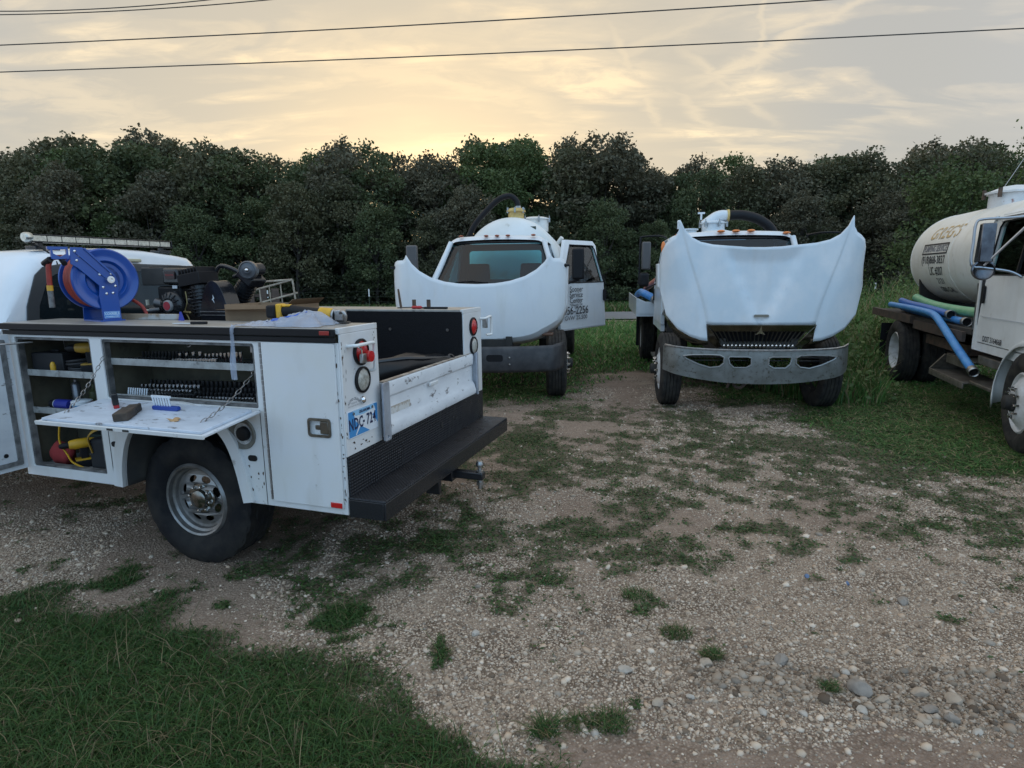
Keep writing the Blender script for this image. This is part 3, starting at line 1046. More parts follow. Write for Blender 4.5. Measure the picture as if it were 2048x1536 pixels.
# single tufts standing on the bare ground
for i, (px, py, rr, hh, lab) in enumerate(((1222, 1452, .075, .06, 'bushy weed tuft on bare dirt, right of its two neighbours'), (1090, 1464, .06, .07, 'upright weed tuft nearest the lawn, lit blades on top'),
                                           (1156, 1452, .06, .035, 'flat weed tuft between two taller ones'), (1424, 1312, .05, .045, 'small weed tuft at the start of the stone row'),
                                           (1352, 1268, .08, .04, 'loose pair of weed clumps on gravel above the stone row'), (1275, 1192, .09, .04, 'dark weed tuft alone on the grey gravel'),
                                           (1660, 1378, .04, .03, 'tiny green weed sprouting beside the largest grey rock'))):
    p = ground_at(px, py); n = 260
    r_ = rr * np.sqrt(rng.random(n)); a = rng.random(n) * 6.283
    P_, F_, C_ = blades(r_ * np.cos(a), r_ * np.sin(a) * .8, np.zeros(n), hh * (.5 + .8 * rng.random(n)), np.full(n, .0045), grass_cols(n, .25, 1.0), 1.3)
    o = bulk('weed_tuft', P_, F_, LEAF, C_); o.location = (p.x, p.y, 0)
    tag(o, lab, 'weed', 'weed tufts on the bare ground')

# ------------------------------------------------------------------ trees
BARK = mat('bark', (.06, .05, .042), .95, var=(.03, .026, .022), vscale=9, bump=.5, bscale=25)


def crown_pts(seed, H, spread, nclump, per, low=.12, crad=.85):
    """foliage clumps: boughs from the trunk, each ending in a few uneven clumps"""
    r = np.random.default_rng(seed)
    th = r.random(nclump) * 6.283
    zz = low * H + (1 - low) * H * r.random(nclump) ** .8
    f = (zz / H - low) / (1 - low)
    prof = np.sqrt(np.clip(1 - (f * 1.02 - .38) ** 2 / .42, 0.03, 1))
    rad = spread * prof * (.35 + .65 * r.random(nclump) ** .5)
    cc = np.stack([rad * np.cos(th), rad * np.sin(th), zz], -1)
    pts = []; tone = []
    for c in cc:
        R_ = crad * (.5 + .8 * r.random())
        m_ = int(per * (.5 + r.random()) * (R_ / crad) ** 2)
        d = r.normal(0, 1, (m_, 3)); d /= np.linalg.norm(d, axis=1)[:, None]
        rr = R_ * (.55 + .5 * r.random((m_, 1)) ** .6)
        q = c + d * rr * np.array([1.1, 1.1, .7])
        # drop some so that the clump has a ragged rim
        k = r.random(m_) < .9
        pts.append(q[k]); tone.append(np.full(k.sum(), r.random()))
    # sparse tufts sticking out of the top and rim
    for q_ in range(nclump // 3):
        c = cc[r.integers(nclump)]
        dr = np.array([r.normal(0, .9), r.normal(0, .9), .5 + .7 * r.random()]); dr /= np.linalg.norm(dr)
        c2 = c + dr * crad * (.70 + .35 * r.random())
        m_ = int(per * .42)
        q = c2 + r.normal(0, 1, (m_, 3)) * np.array([.25, .25, .20])
        pts.append(q); tone.append(np.full(m_, r.random()))
    return np.concatenate(pts), np.concatenate(tone), cc


TREE_PAL = [((.050, .068, .030), (.108, .132, .058)), ((.064, .068, .036), (.126, .126, .068)), ((.054, .080, .030), (.112, .154, .056)), ((.076, .074, .046), (.138, .130, .082)), ((.070, .115, .034), (.130, .190, .054))]


def tree_meshes(seed, H, spread, pal, nclump=48, per=230, low=.12, size=.15, crad=.85):
    r = np.random.default_rng(seed + 100)
    C, tone, cc = crown_pts(seed, H, spread, nclump, per, low, crad)
    n = len(C)
    a, b2 = np.array(TREE_PAL[pal][0]), np.array(TREE_PAL[pal][1])
    k = np.clip(tone[:, None] * .6 + r.random((n, 1)) * .5, 0, 1)
    col = a * (1 - k) + b2 * k
    S = size * (.6 + .8 * r.random(n))
    P, F, Cc = leaf_quads(C, S, col)
    crown = (P, F, Cc)
    tb = MB()
    bend = [(r.normal(0, .12) * i, r.normal(0, .12) * i, H * .82 * i / 5) for i in range(6)]
    tb.tube(spline(bend, 3), [max(.02, .17 * H / 9 * (1 - i / 16)) for i in range(16)], 7)
    for c in cc[:: max(1, len(cc) // 14)]:
        z0 = max(.6, c[2] * .55)
        p0 = Vector((bend[3][0] * z0 / (H * .5), bend[3][1] * z0 / (H * .5), z0))
        tb.tube(bez(p0, p0 + Vector((c[0] * .35, c[1] * .35, .3)), Vector(c) * .8 + Vector((0, 0, -.1)), Vector(c), 5), [.055, .05, .04, .03, .02, .012], 5)
    return tb.mesh('trunk'), crown


def make_tree(name, seed, H, spread, pal, **kw):
    tm, (P, F, Cc) = tree_meshes(seed, H, spread, pal, **kw)
    return tm, P, F, Cc


VARIANTS = []
for i, (pal, H, sp_, low) in enumerate(((0, 9.0, 2.5, .10), (1, 8.6, 2.7, .08), (2, 9.4, 2.4, .10), (3, 8.8, 2.6, .08), (1, 9.2, 2.2, .14), (0, 9.0, 2.9, .06), (3, 9.0, 2.3, .12))):
    tm, P, F, Cc = make_tree('v', 20 + i, H, sp_, pal, low=low, nclump=76, per=185, size=.20, crad=.80)
    tm.materials.append(BARK)
    co = bulk('crown', P, F, LEAF, Cc, loops=4)
    me = co.data; bpy.data.objects.remove(co)
    VARIANTS.append((tm, me, H))

TOPX = [-300, 0, 60, 100, 230, 350, 480, 560, 620, 700, 740, 770, 820, 880, 930, 1020, 1090, 1140, 1200, 1260, 1300, 1350, 1440, 1540, 1585, 1640, 1700, 1800, 1900, 1960, 2000, 2048, 2400]
TOPY = [270, 288, 290, 256, 262, 256, 264, 268, 290, 272, 276, 318, 312, 296, 272, 247, 276, 264, 254, 272, 326, 312, 296, 292, 328, 296, 284, 276, 266, 284, 312, 262, 270]


def top_z(X, Y):
    px = 1024 + CF * X / Y * 1.02
    py = interp(px, TOPX, TOPY)
    d = _fw + _rt * ((px - 1024) / CF) - _up * ((py - 768) / CF)
    return CH + d.z * Y / d.y


TREE_LAB = {0: 'dark green oak in the wood edge beyond the road', 1: 'olive brown oak in the wood edge beyond the road', 2: 'green leafy oak in the wood edge beyond the road',
            3: 'greyish brown oak in the wood edge beyond the road'}
VPAL = [0, 1, 2, 3, 1, 0, 3]
MARKS = [(-9999, 'left of the picture'), (0, 'at the edge above the pickup cab'), (120, 'above the hose reel'), (260, 'above the engine'), (400, 'above the air filter'), (500, 'above the mesh trailer gate'),
         (610, 'above the angle grinder'), (720, 'above the truck bed'), (800, 'above the lone mirror'), (870, 'above the windshield'), (960, 'above the arching tank hose'), (1060, 'above the open door hinge'),
         (1130, 'above the lettered open door'), (1215, 'above the road gap'), (1290, 'above the twin side mirrors'), (1370, 'above the elbow pipe'), (1480, 'above the amber roof lamps'), (1590, 'above the finned hood wing'),
         (1700, 'above the tall weeds'), (1820, 'above the lettered tank end'), (1930, 'above the tank manway'), (2060, 'right of the picture')]
OAK_USED = {}


def oak_label(X, Y, ri, pal, H):
    px = 1024 + CF * X / Y * 1.02
    mk = [t_ for a, t_ in MARKS if px >= a][-1]
    base = ('dark green', 'olive brown', 'green leafy', 'greyish brown')[pal] + ' oak, ' + ('front', 'middle', 'back')[ri] + ' row of the wood, '
    lab = base + mk
    k = OAK_USED.get(lab, 0); OAK_USED[lab] = k + 1
    return base + ('' if k == 0 else ('second one ' if k == 1 else 'third one ')) + mk


rt_ = random.Random(11)
rows = [(34.0, 2.4, .80), (37.0, 2.6, .97), (40.5, 2.8, 1.0)]
for ri, (Yr, stp, hf) in enumerate(rows):
    x = -Yr * 1.0 + ri * 1.1
    while x < Yr * 1.0:
        X_ = x + rt_.uniform(-.7, .7); Y_ = Yr + rt_.uniform(-1.0, 1.2)
        H = top_z(X_, Y_) * hf * rt_.uniform(.93, 1.0)
        if ri == 0: H *= rt_.uniform(.7, 1.02)
        vi = rt_.randrange(len(VARIANTS))
        tm, cm, vh = VARIANTS[vi]
        e = thing('oak_tree', oak_label(X_, Y_, ri, VPAL[vi], H), 'tree', (X_, Y_, 0), rt_.uniform(0, 6.28), 'oaks of the wood edge, ' + ('dark green', 'olive brown', 'green leafy', 'greyish brown')[VPAL[vi]])
        s = H / vh * .93
        e.scale = (s * rt_.uniform(.9, 1.15), s * rt_.uniform(.9, 1.15), s)
        for nm, me in (('trunk', tm), ('crown', cm)):
            o = bpy.data.objects.new(nm, me); COL.objects.link(o); o.parent = e
        x += stp * rt_.uniform(.85, 1.15)

# undergrowth closing the foot of the wood
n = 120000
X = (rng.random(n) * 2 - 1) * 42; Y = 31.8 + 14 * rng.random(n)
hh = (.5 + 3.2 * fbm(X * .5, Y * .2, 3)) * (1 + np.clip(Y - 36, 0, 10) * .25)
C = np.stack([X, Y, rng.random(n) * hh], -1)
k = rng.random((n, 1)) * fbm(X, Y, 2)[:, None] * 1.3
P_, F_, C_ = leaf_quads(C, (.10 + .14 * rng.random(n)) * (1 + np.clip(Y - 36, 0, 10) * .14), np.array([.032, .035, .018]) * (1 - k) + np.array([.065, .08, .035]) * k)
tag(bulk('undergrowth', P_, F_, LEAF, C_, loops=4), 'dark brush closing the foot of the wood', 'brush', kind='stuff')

# nearer green trees at the right, behind the last truck
for i, (X_, Y_, H, sp_, seed, lab) in enumerate(((20.6, 22.5, 7.4, 2.4, 61, 'bright green tree nearest, above the lettered tank truck'), (17.2, 24.0, 5.3, 2.0, 62, 'low leafy green tree left of the brightest one'),
                                                 (24.5, 24.5, 8.0, 2.6, 63, 'green tree beyond the cab of the lettered tank truck'))):
    tm, P, F, Cc = make_tree('v', seed, H, sp_, 4 if i != 1 else 2, low=.03, nclump=58, per=230, size=.13, crad=.7)
    tm.materials.append(BARK)
    e = thing('broadleaf_tree', lab, 'tree', (X_, Y_, 0), 0, None)
    o = bpy.data.objects.new('trunk', tm); COL.objects.link(o); o.parent = e
    bulk('crown', P, F, LEAF, Cc, e, loops=4)

# tall weeds standing between the two trucks on the right and behind them
parts = []; lp = []
zone = [(4.6, 10.4, 1.0, 2.6, 1.05), (6.4, 12.6, 1.8, 2.6, 1.35), (8.5, 14.5, 2.6, 3.0, 1.6), (5.8, 16.0, 2.2, 2.5, 1.0), (11.5, 15.5, 2.6, 3.0, 1.7), (8.6, 18.5, 3, 2.5, 1.5)]
for zx, zy, rx, ry, hh in zone:
    n = 5200
    a = rng.random(n) * 6.283; r_ = np.sqrt(rng.random(n))
    X = zx + rx * r_ * np.cos(a); Y = zy + ry * r_ * np.sin(a)
    lim = fbm(X * 1.2, Y * 1.2, 3)
    top = hh * (.35 + 1.1 * lim) * (1.1 - r_ * .5)
    parts.append(blades(X, Y, np.zeros(n), top * (.5 + .6 * rng.random(n)), .010 + .012 * rng.random(n), grass_cols(n, .26, 1.9), .45))
    C = np.stack([X + rng.normal(0, .08, n), Y + rng.normal(0, .08, n), top * rng.random(n) * .95], -1)
    k = rng.random((n, 1))
    lp.append(leaf_quads(C, .04 + .06 * rng.random(n), np.array([.055, .10, .028]) * (1 - k) + np.array([.15, .19, .065]) * k))
P_, F_, C_ = join_bulk(parts)
tag(bulk('tall_weeds', P_, F_, LEAF, C_), 'tall weeds growing between the two right trucks', 'weeds', kind='stuff')
P_, F_, C_ = join_bulk(lp)
tag(bulk('weed_leaves', P_, F_, LEAF, C_, loops=4), 'leafy weed growth among the tall stems on the right', 'weeds', kind='stuff')
STALK = mat('dry_stalk', (.22, .19, .12), .9)
for i, (px, py, hh, ln, lab) in enumerate(((1745, 690, 1.75, .55, 'long pale dry stalk leaning right beside the hood with fins'), (1772, 690, 1.35, -.25, 'dry weed stalk between the two right trucks, leaning towards the hood'),
                                           (1738, 700, 1.2, .2, 'short dry weed stalk closest to the raised hood with fins'))):
    p = ground_at(px, py)
    b_ = MB().tube(bez((0, 0, 0), (.02, 0, hh * .4), (ln * .4, 0, hh * .75), (ln, 0, hh), 8), [.009, .008, .008, .007, .006, .005, .004, .003, .002], 5)
    for k in range(9):
        f = .45 + .06 * k
        q = Vector((ln * f ** 2, 0, hh * f))
        b_.tube([q, q + Vector((random.uniform(-.12, .12), random.uniform(-.08, .08), .06)), q + Vector((random.uniform(-.16, .16), random.uniform(-.1, .1), .1))], [.004, .003, .002], 4)
    o = b_.build('dry_stalk', STALK); o.location = (p.x, p.y, 0)
    tag(o, lab, 'weed', 'dry stalks between the right trucks')

# ------------------------------------------------------------------ roadside wire fence
PW = mat('post_white', (.72, .72, .70), .6)
PG = mat('post_green', (.05, .07, .05), .7)
fe = thing('wire_fence', 'sagging wire fence on white tipped posts before the wood', 'fence', (0, 29.6, 0))
xs_ = [-26.3 + 4.87 * i for i in range(12)]
for x in xs_:
    po = MB().box(x - .02, x + .02, -.004, .004, 0, 1.12).box(x - .004, x + .004, -.03, 0, 0, 1.12).build('post', PG, fe)
    MB().box(x - .026, x + .026, -.034, .008, .80, 1.16).build('post_tip', PW, po)
for z in (.3, .55, .8, 1.05):
    MB().tube([(x_ / 2, 0, z - .03 * abs(math.sin((x_ / 2 + 26.3) / 4.87 * math.pi))) for x_ in range(-60, 61, 2)], .003, 4).build('wire', PG, fe)

# ------------------------------------------------------------------ overhead lines
WIRE = mat('line_cable', (.05, .05, .05), .7)


def cable(px0, px1, z, rad, name, lab, cat, grp, sag=.12):
    a = ground_at(*px0, z); b_ = ground_at(*px1, z)
    d = b_ - a
    a2 = a - d * .9; b2 = b_ + d * .9
    pts = []
    for i in range(41):
        f = i / 40; p = a2.lerp(b2, f); p.z -= sag * (1 - (2 * f - 1) ** 2) * 4 - sag * 4 * .78
        pts.append(p)
    o = MB().tube([p - a for p in pts], rad, 5).build(name, WIRE, None, loc=a)
    return tag(o, lab, cat, grp)


cable((0, 141), (2048, 53), 8.0, .016, 'power_line', 'lowest of the overhead cables, crossing the whole sky', 'power line', 'overhead cables')
cable((0, 87), (1590, 0), 8.6, .016, 'power_line', 'long overhead cable just above the lowest one', 'power line', 'overhead cables')
cable((0, 26), (495, 0), 9.3, .014, 'power_line', 'lower of two short cables in the top corner of the sky', 'power line', 'overhead cables')
cable((0, 19), (380, 0), 9.3, .014, 'power_line', 'highest overhead cable in the top corner of the sky', 'power line', 'overhead cables')
d0 = ground_at(2048, 640); pA = Vector((13.2, 15.0, 6.2)); pB = Vector((9.9, 14.2, 1.6))
o = MB().tube([Vector((0, 0, 0)), (pA - pB) * .5 + Vector((0, 0, -.05)), (pA - pB) * 1.6], .008, 5).build('guy_wire', STEEL, None, loc=pB)
tag(o, 'thin slanting guy wire above the lettered tank', 'wire')
# ------------------------------------------------------------------ wheels (shared)
def tyre_mb(rad, width, rim, lugs=0, ribs=4, sidebulge=.012):
    """tyre about the y axis, outer face at +width/2"""
    h = width / 2
    prof = [(rim, -h * .72), (rim + .02, -h * .86), (rim + (rad - rim) * .45, -h - sidebulge), (rad - .045, -h * .98), (rad - .012, -h * .86)]
    tread = []
    n = ribs
    for i in range(n):
        y0 = -h * .82 + (h * 1.64) * i / n; y1 = -h * .82 + (h * 1.64) * (i + 1) / n
        gp_ = (y1 - y0) * .11
        tread += [(rad - .010, y0 + .0005), (rad, y0 + gp_), (rad, y1 - gp_), (rad - .010, y1 - .0005)]
    prof += tread
    prof += [(rad - .012, h * .86), (rad - .045, h * .98), (rad - (rad - rim) * .55, h + sidebulge), (rim + .05, h * 1.0), (rim + .02, h * .86), (rim, h * .72), (rim - .012, h * .60)]
    prof.append((rim - .012, -h * .6))
    k0 = 5; k1 = 5 + len(tread)

    def mod(k, i):
        if not lugs: return 0
        if k in (k0 - 1, k1): return -.016 if i % 3 == 0 else 0
        if k0 <= k < k1:
            row = (k - k0) // 4
            if (k - k0) % 4 in (1, 2): return -.011 if (i + row * 2) % 4 == 0 else 0
        return 0
    return MB().lathe(prof, (0, 0, 0), (0, 1, 0), lugs or 48, mod=mod if lugs else None, closed=True, caps=False)


def steel_wheel(parent, name, loc, side, rad, width, rim, style, rub):
    """a wheel with its tyre, disc, hub and nuts; side=+1 outer face towards +y"""
    b_ = MB()
    h = width / 2
    S = lambda p: [(r_, y_ * side) for r_, y_ in p]
    ax = (0, 1, 0)
    if style == 'pickup':
        prof = S([(rim + .004, -h * .7), (rim + .010, h * .80), (rim - .004, h * .90), (rim - .016, h * .86), (rim - .020, h * .66), (rim - .034, h * .60), (rim - .040, h * .46), (rim - .055, h * .44)])
        b_.lathe(prof, (0, 0, 0), ax, 48, caps=False)
        # disc with eight slots
        ro = rim - .055; ri = .062
        outer = circ(0, 0, ro, 48)
        holes = []
        for k in range(8):
            a = 2 * math.pi * (k + .5) / 8
            hh = []
            for i in range(10):
                tt = 2 * math.pi * i / 10
                lx = .020 * math.cos(tt); ly = .034 * math.sin(tt)
                cx = (ro - .040) * math.cos(a); cy = (ro - .040) * math.sin(a)
                hh.append((cx + lx * math.cos(a) - ly * math.sin(a), cy + lx * math.sin(a) + ly * math.cos(a)))
            holes.append(hh)

        def fn(a, b2, t_):
            r_ = math.hypot(a, b2)
            y_ = (h * .44 + .020 * math.exp(-((r_ - ro * .62) / .03) ** 2) - (.02 if r_ < .08 else 0) + t_) * side
            return (a, y_, b2)
        b_.plate(outer, holes + [circ(0, 0, ri, 24)], fn, -.006, 0)
        wm = b_.build('wheel', WHEELS, parent, loc=loc)
        MB().lathe(S([(.0, h * .35), (.100, h * .35), (.102, h * .46), (.094, h * .52), (.062, h * .54), (.058, h * .70), (.050, h * .74), (0, h * .745)]), (0, 0, 0), ax, 32, caps=False).build('hub_cap', HUBC, wm)
        for k in range(8):
            a = 2 * math.pi * k / 8 + .2
            c = Vector((.079 * math.cos(a), h * .52 * side, .079 * math.sin(a)))
            MB().lathe([(.0115, -.012), (.0115, .012), (.008, .020), (.0, .022)], c, (0, side, 0), 8, caps=False).build('lug_nut', CHROME, wm)
    else:
        dish = style == 'dual'
        if dish:
            prof = S([(rim + .004, -h * .6), (rim + .012, h * .78), (rim - .004, h * .88), (rim - .018, h * .80), (rim - .03, h * .5), (rim - .05, -.01), (rim - .09, -.035), (.13, -.04), (.125, .02), (.11, .03), (0, .03)])
        else:
            prof = S([(rim + .004, -h * .6), (rim + .012, h * .78), (rim - .004, h * .88), (rim - .016, h * .84), (rim - .028, h * .70), (rim - .045, h * .72), (rim - .10, h * 1.05), (.155, h * 1.16), (.145, h * 1.18), (.09, h * 1.18), (.085, h * 1.18)])
        b_.lathe(prof, (0, 0, 0), ax, 40, caps=False)
        wm = b_.build('wheel', mat('wheel_white', (.70, .71, .72), .4, var=(.52, .51, .49), vscale=8), parent, loc=loc)
        if not dish:
            MB().lathe(S([(.085, h * 1.1), (.088, h * 1.35), (.075, h * 1.42), (.070, h * 1.75), (.055, h * 1.82), (0, h * 1.84)]), (0, 0, 0), ax, 24, caps=False).build('hub', DARK, wm)
        for k in range(10):
            a = 2 * math.pi * k / 10
            y_ = (-.03 if dish else h * 1.17)
            c = Vector((.142 * math.cos(a), y_ * side, .142 * math.sin(a)))
            MB().lathe([(.018, -.01), (.018, .022), (.010, .026), (.009, .045), (0, .045)], c, (0, side, 0), 6, caps=False).build('lug_nut', DARK if dish else CHROME, wm)
    tyre_mb(rad, width, rim, 80 if style == 'pickup' else 0, 4 if style == 'pickup' else 5).build('tyre', rub, wm)
    return wm


# ------------------------------------------------------------------ service truck
ST_YAW = 2.8178
ST_U = Vector((math.cos(ST_YAW), math.sin(ST_YAW), 0)); ST_L = Vector((-math.sin(ST_YAW), math.cos(ST_YAW), 0))
ST_O = Vector((-.8965, 3.1311, 0)) - ST_L
ST_M = Matrix.Translation(ST_O) @ Matrix.Rotation(ST_YAW, 4, 'Z')


def on_truck(x, y, z, rz=0.0):
    return ST_M @ Matrix.Translation((x, y, z)) @ Matrix.Rotation(rz, 4, 'Z')


st = thing('service_truck', 'white utility service truck with open side tool cabinets and black step bumper', 'service truck', ST_O, ST_YAW)
xz = lambda x, z, t_: (x, t_, z)
# arch of the rear wheel
ARCH = [(1.615, .515), (1.60, .66), (1.545, .82), (1.45, .93), (1.33, .99), (1.20, 1.012), (1.05, 1.012), (.93, .985), (.83, .925), (.765, .83), (.725, .70), (.705, .60), (.689, .515)]
ARCHS = [tuple(p[:2]) for p in spline([(a, b2, 0) for a, b2 in ARCH], 3)]


def side_panel(sg, openings, m_):
    outer = [(0, .515)] + [p for p in reversed(ARCHS)] + [(2.49, .515), (2.49, 1.455), (0, 1.455)]
    return MB().plate(outer, openings, xz, .985 * sg, 1.0 * sg).build('side_panel', m_, st, bevel=.002, seg=1)


op_front = rrect(1.762, 2.42, .58, 1.44, .012, 2)
op_mid = rrect(.54, 1.668, 1.078, 1.44, .012, 2)
sp = side_panel(1, [op_front, op_mid], WORN)
side_panel(-1, [], WORN)
# flared lip round the arch, each side
for sg in (1, -1):
    inn = ARCHS
    cx_, cz_ = 1.15, .62
    outl = []
    for i, (x, z) in enumerate(inn):
        a = Vector(inn[min(i + 1, len(inn) - 1)]) - Vector(inn[max(i - 1, 0)])
        nn = Vector((-a.y, a.x)).normalized()
        wdt = .072
        p = Vector((x, z)) - nn * wdt
        outl.append((p.x, max(p.y, .513)))
    MB().plate(inn + outl[::-1], [], xz, .990 * sg, 1.021 * sg).build('fender_flare', WORN, st, bevel=.008, seg=3)
    # wheel well liner
    MB().loft([[(x, .50 * sg, z) for x, z in ARCHS], [(x, .986 * sg, z) for x, z in ARCHS]], closed=False, caps=False).build('wheel_liner', DARK, st, solid=.01)
# cabinets: floor, roof, ends, inner wall
for sg in (1, -1):
    MB().box(.0, 2.49, .625 * sg, .64 * sg, .86, 1.515).box(1.70, 2.49, .625 * sg, .64 * sg, .52, .858).build('inner_wall', LINER, st)
    if sg > 0:
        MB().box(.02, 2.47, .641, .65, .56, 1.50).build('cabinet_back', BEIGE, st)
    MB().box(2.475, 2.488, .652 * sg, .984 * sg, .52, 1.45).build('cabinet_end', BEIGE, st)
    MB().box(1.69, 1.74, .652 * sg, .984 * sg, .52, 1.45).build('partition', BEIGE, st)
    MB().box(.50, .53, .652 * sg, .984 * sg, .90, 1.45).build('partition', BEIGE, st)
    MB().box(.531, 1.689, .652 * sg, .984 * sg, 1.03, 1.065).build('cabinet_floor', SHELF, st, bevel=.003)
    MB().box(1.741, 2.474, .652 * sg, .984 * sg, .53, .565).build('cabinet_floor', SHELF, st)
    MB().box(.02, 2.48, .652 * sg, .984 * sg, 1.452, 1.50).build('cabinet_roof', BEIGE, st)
    MB().box(.012, 2.50, .628 * sg, 1.004 * sg, 1.502, 1.530).build('cabinet_top', mat('top_plate', (.44, .42, .39), .38, .35, var=(.34, .32, .29), vscale=7, dirt=(.16, .15, .14), dscale=9, dlo=.58, dhi=.7), st, bevel=.003)
    MB().box(.008, 2.512, 1.0045 * sg, 1.022 * sg, 1.488, 1.527).box(.008, 2.50, 1.0045 * sg, 1.014 * sg, 1.456, 1.484).build('edge_trim', BLACKP, st, bevel=.004)
# opening frames
for loop, nm in ((op_front, 'opening_frame'), (op_mid, 'opening_frame')):
    big = [((x - sum(p[0] for p in loop) / len(loop)) * 1.0, z) for x, z in loop]
    cx_ = sum(p[0] for p in loop) / len(loop); cz_ = sum(p[1] for p in loop) / len(loop)
    inn = [(x + (-.016 if x > cx_ else .016), z + (-.016 if z > cz_ else .016)) for x, z in loop]
    MB().plate([(x + (-.0008 if x > cx_ else .0008), z + (-.0008 if z > cz_ else .0008)) for x, z in loop], [inn], xz, .955, .992).build(nm, mat('frame_gasket', (.06, .06, .06), .7, var=(.20, .19, .18), vscale=10), st)


def shelf(x0, x1, z, y0=.66, y1=.955):
    return MB().box(x0, x1, y0, y1, z - .006, z).box(x0, x1, y1, y1 + .006, z - .022, z + .020).build('shelf', SHELF, st, bevel=.002, seg=1)


shelf(1.745, 2.415, 1.205); shelf(1.745, 2.415, .955); shelf(.545, 1.66, 1.302); shelf(.545, 1.66, 1.082, y1=.962)
MB().box(.575, .60, .953, .957, 1.385, 1.425).build('latch_plate', STEEL, st)
MB().tube(spline([(1.05, .95, 1.44), (1.05, .955, 1.415), (1.035, .96, 1.405), (1.022, .955, 1.413)], 3), .003, 5).build('hook', STEEL, st)

# rear side door with its hinge, latch and reflectors
rdoor = MB().plate(rrect(.020, .478, .552, 1.452, .006, 2), [rrect(.073, .203, .955, 1.045, .012, 3)], xz, 1.0008, 1.013).build('cabinet_door', WORN, st, bevel=.003)
hb = MB()
for i in range(30):
    z = .56 + i * .0297
    hb.cyl((.489, 1.008, z), (.489, 1.008, z + .026), .0065, n=8)
hb.build('hinge', STEEL, rdoor)
MB().plate(rrect(.066, .210, .948, 1.052, .018, 3), [rrect(.079, .197, .962, 1.038, .010, 3)], xz, 1.0135, 1.020).build('latch_frame', mat('zinc', (.22, .21, .18), .35, .9, var=(.12, .115, .10), vscale=20), rdoor)
MB().box(.074, .202, .988, .994, .956, 1.044).build('latch_pan', mat('latch_dark', (.09, .085, .07), .4, .8), rdoor)
MB().box(.082, .135, .995, 1.016, .966, 1.034).box(.140, .172, .995, 1.006, .985, 1.01).build('handle', mat('latch_paddle', (.20, .19, .16), .32, .9, var=(.12, .11, .10), vscale=15), rdoor, bevel=.004)
MB().box(.026, .098, 1.0135, 1.0185, .556, .586).build('reflector', RED, st, bevel=.003)
MB().box(.032, .092, 1.0225, 1.029, 1.497, 1.519).build('marker_light', mat('dull_red_lens', (.30, .025, .02), .3), st, bevel=.003)
MB().box(.531, .5335, 1.0003, 1.0025, .52, 1.07).build('panel_seam', DARK, st)
MB().box(1.7015, 1.704, 1.0003, 1.0025, .52, 1.07).build('panel_seam', DARK, st)
for x, z in ((.609, .787), (1.655, .787)):
    MB().plate(rrect(x - .030, x + .030, z - .017, z + .017, .016, 4), [], xz, 1.0005, 1.006).build('oval_plug', BLACKP, st)
# fuel filler: dished ring and dark cap
MB().lathe([(.0, .0), (.062, .0), (.085, .012), (.088, .014), (.09, .0)], (.664, 1.0, .925), (0, 1, 0), 28, caps=False).build('filler_dish', mat('filler_grime', (.20, .19, .16), .7, var=(.12, .115, .10), vscale=14), st)
MB().lathe([(0, .03), (.030, .03), (.040, .026), (.042, .004)], (.650, 1.0, .93), (0, 1, 0), 20, caps=False).build('filler_cap', BLACKP, st)
# front compartment door, swung open, and its stay rod
fd = Matrix.Translation((2.462, 1.012, 0)) @ Matrix.Rotation(R(86), 4, 'Z')
dm = MB().plate(rrect(.0, .69, .57, 1.455, .008, 2), [], lambda a, z, t_: (a, t_, z), -.012, .012).xf(fd).build('cabinet_door', SCUFF, st, bevel=.003)
MB().plate(rrect(.03, .66, .60, 1.425, .01, 2), [rrect(.06, .63, .63, 1.395, .01, 2)], lambda a, z, t_: (a, t_, z), .0125, .022).xf(fd).build('door_gasket', mat('gasket_grey', (.22, .22, .22), .6, var=(.10, .10, .10), vscale=20), dm)
MB().plate(circ(.12, .68, .014, 12), [], lambda a, z, t_: (a, t_, z), .0126, .0150).xf(fd).build('hole_plug', BLACKP, dm)
MB().cyl((2.30, .97, 1.405), (2.44, 1.32, 1.402), .006, n=8).build('stay_rod', STEEL, st)
# fold-down door of the middle cabinet with its two chains
fdn = Matrix.Translation((0, 1.014, 1.070)) @ Matrix.Rotation(R(-5.5), 4, 'X')
FD = lambda x, y, z=0: tuple(fdn @ Vector((x, y, z)))
fold = MB().box(.515, 1.69, .0, .405, -.012, 0).xf(fdn).build('fold_down_door', SCUFF, st, bevel=.002, seg=1)
MB().box(.545, 1.66, .03, .392, .0008, .016).xf(fdn).build('door_inner_pan', mat('pan_paint', (.60, .66, .74), .4, var=(.50, .55, .62), vscale=7, dirt=(.12, .115, .12), dscale=13, dlo=.585, dhi=.66, stretch=(.8, 2.0, 1)), fold, bevel=.003)
MB().box(.515, 1.69, .400, .4125, -.018, .004).xf(fdn).build('door_lip', WORN, fold, bevel=.002, seg=1)
for x in (1.02, 1.13):
    MB().box(x - .02, x + .02, .4127, .4165, -.012, -.002).xf(fdn).build('catch', DARK, fold)
PAN = .0165


def chain(p0, p1, n, name='chain'):
    p0 = Vector(p0); p1 = Vector(p1)
    b_ = MB()
    d = p1 - p0
    ln = d.length / n
    for i in range(n):
        c = p0 + d * ((i + .5) / n) + Vector((0, 0, -.03 * math.sin(math.pi * (i + .5) / n)))
        u_ = d.normalized(); s_ = u_.orthogonal().normalized()
        if i % 2: s_ = u_.cross(s_)
        ring = []
        for k in range(9):
            a = 2 * math.pi * k / 8
            ring.append(c + u_ * math.cos(a) * ln * .68 + s_ * math.sin(a) * .0085)
        b_.tube(ring, .0022, 4, caps=False)
    return b_.build(name, STEEL, st)


chain((1.665, .995, 1.335), FD(1.60, .30, PAN), 15)
chain((.56, .968, 1.295), FD(.655, .275, PAN), 13)

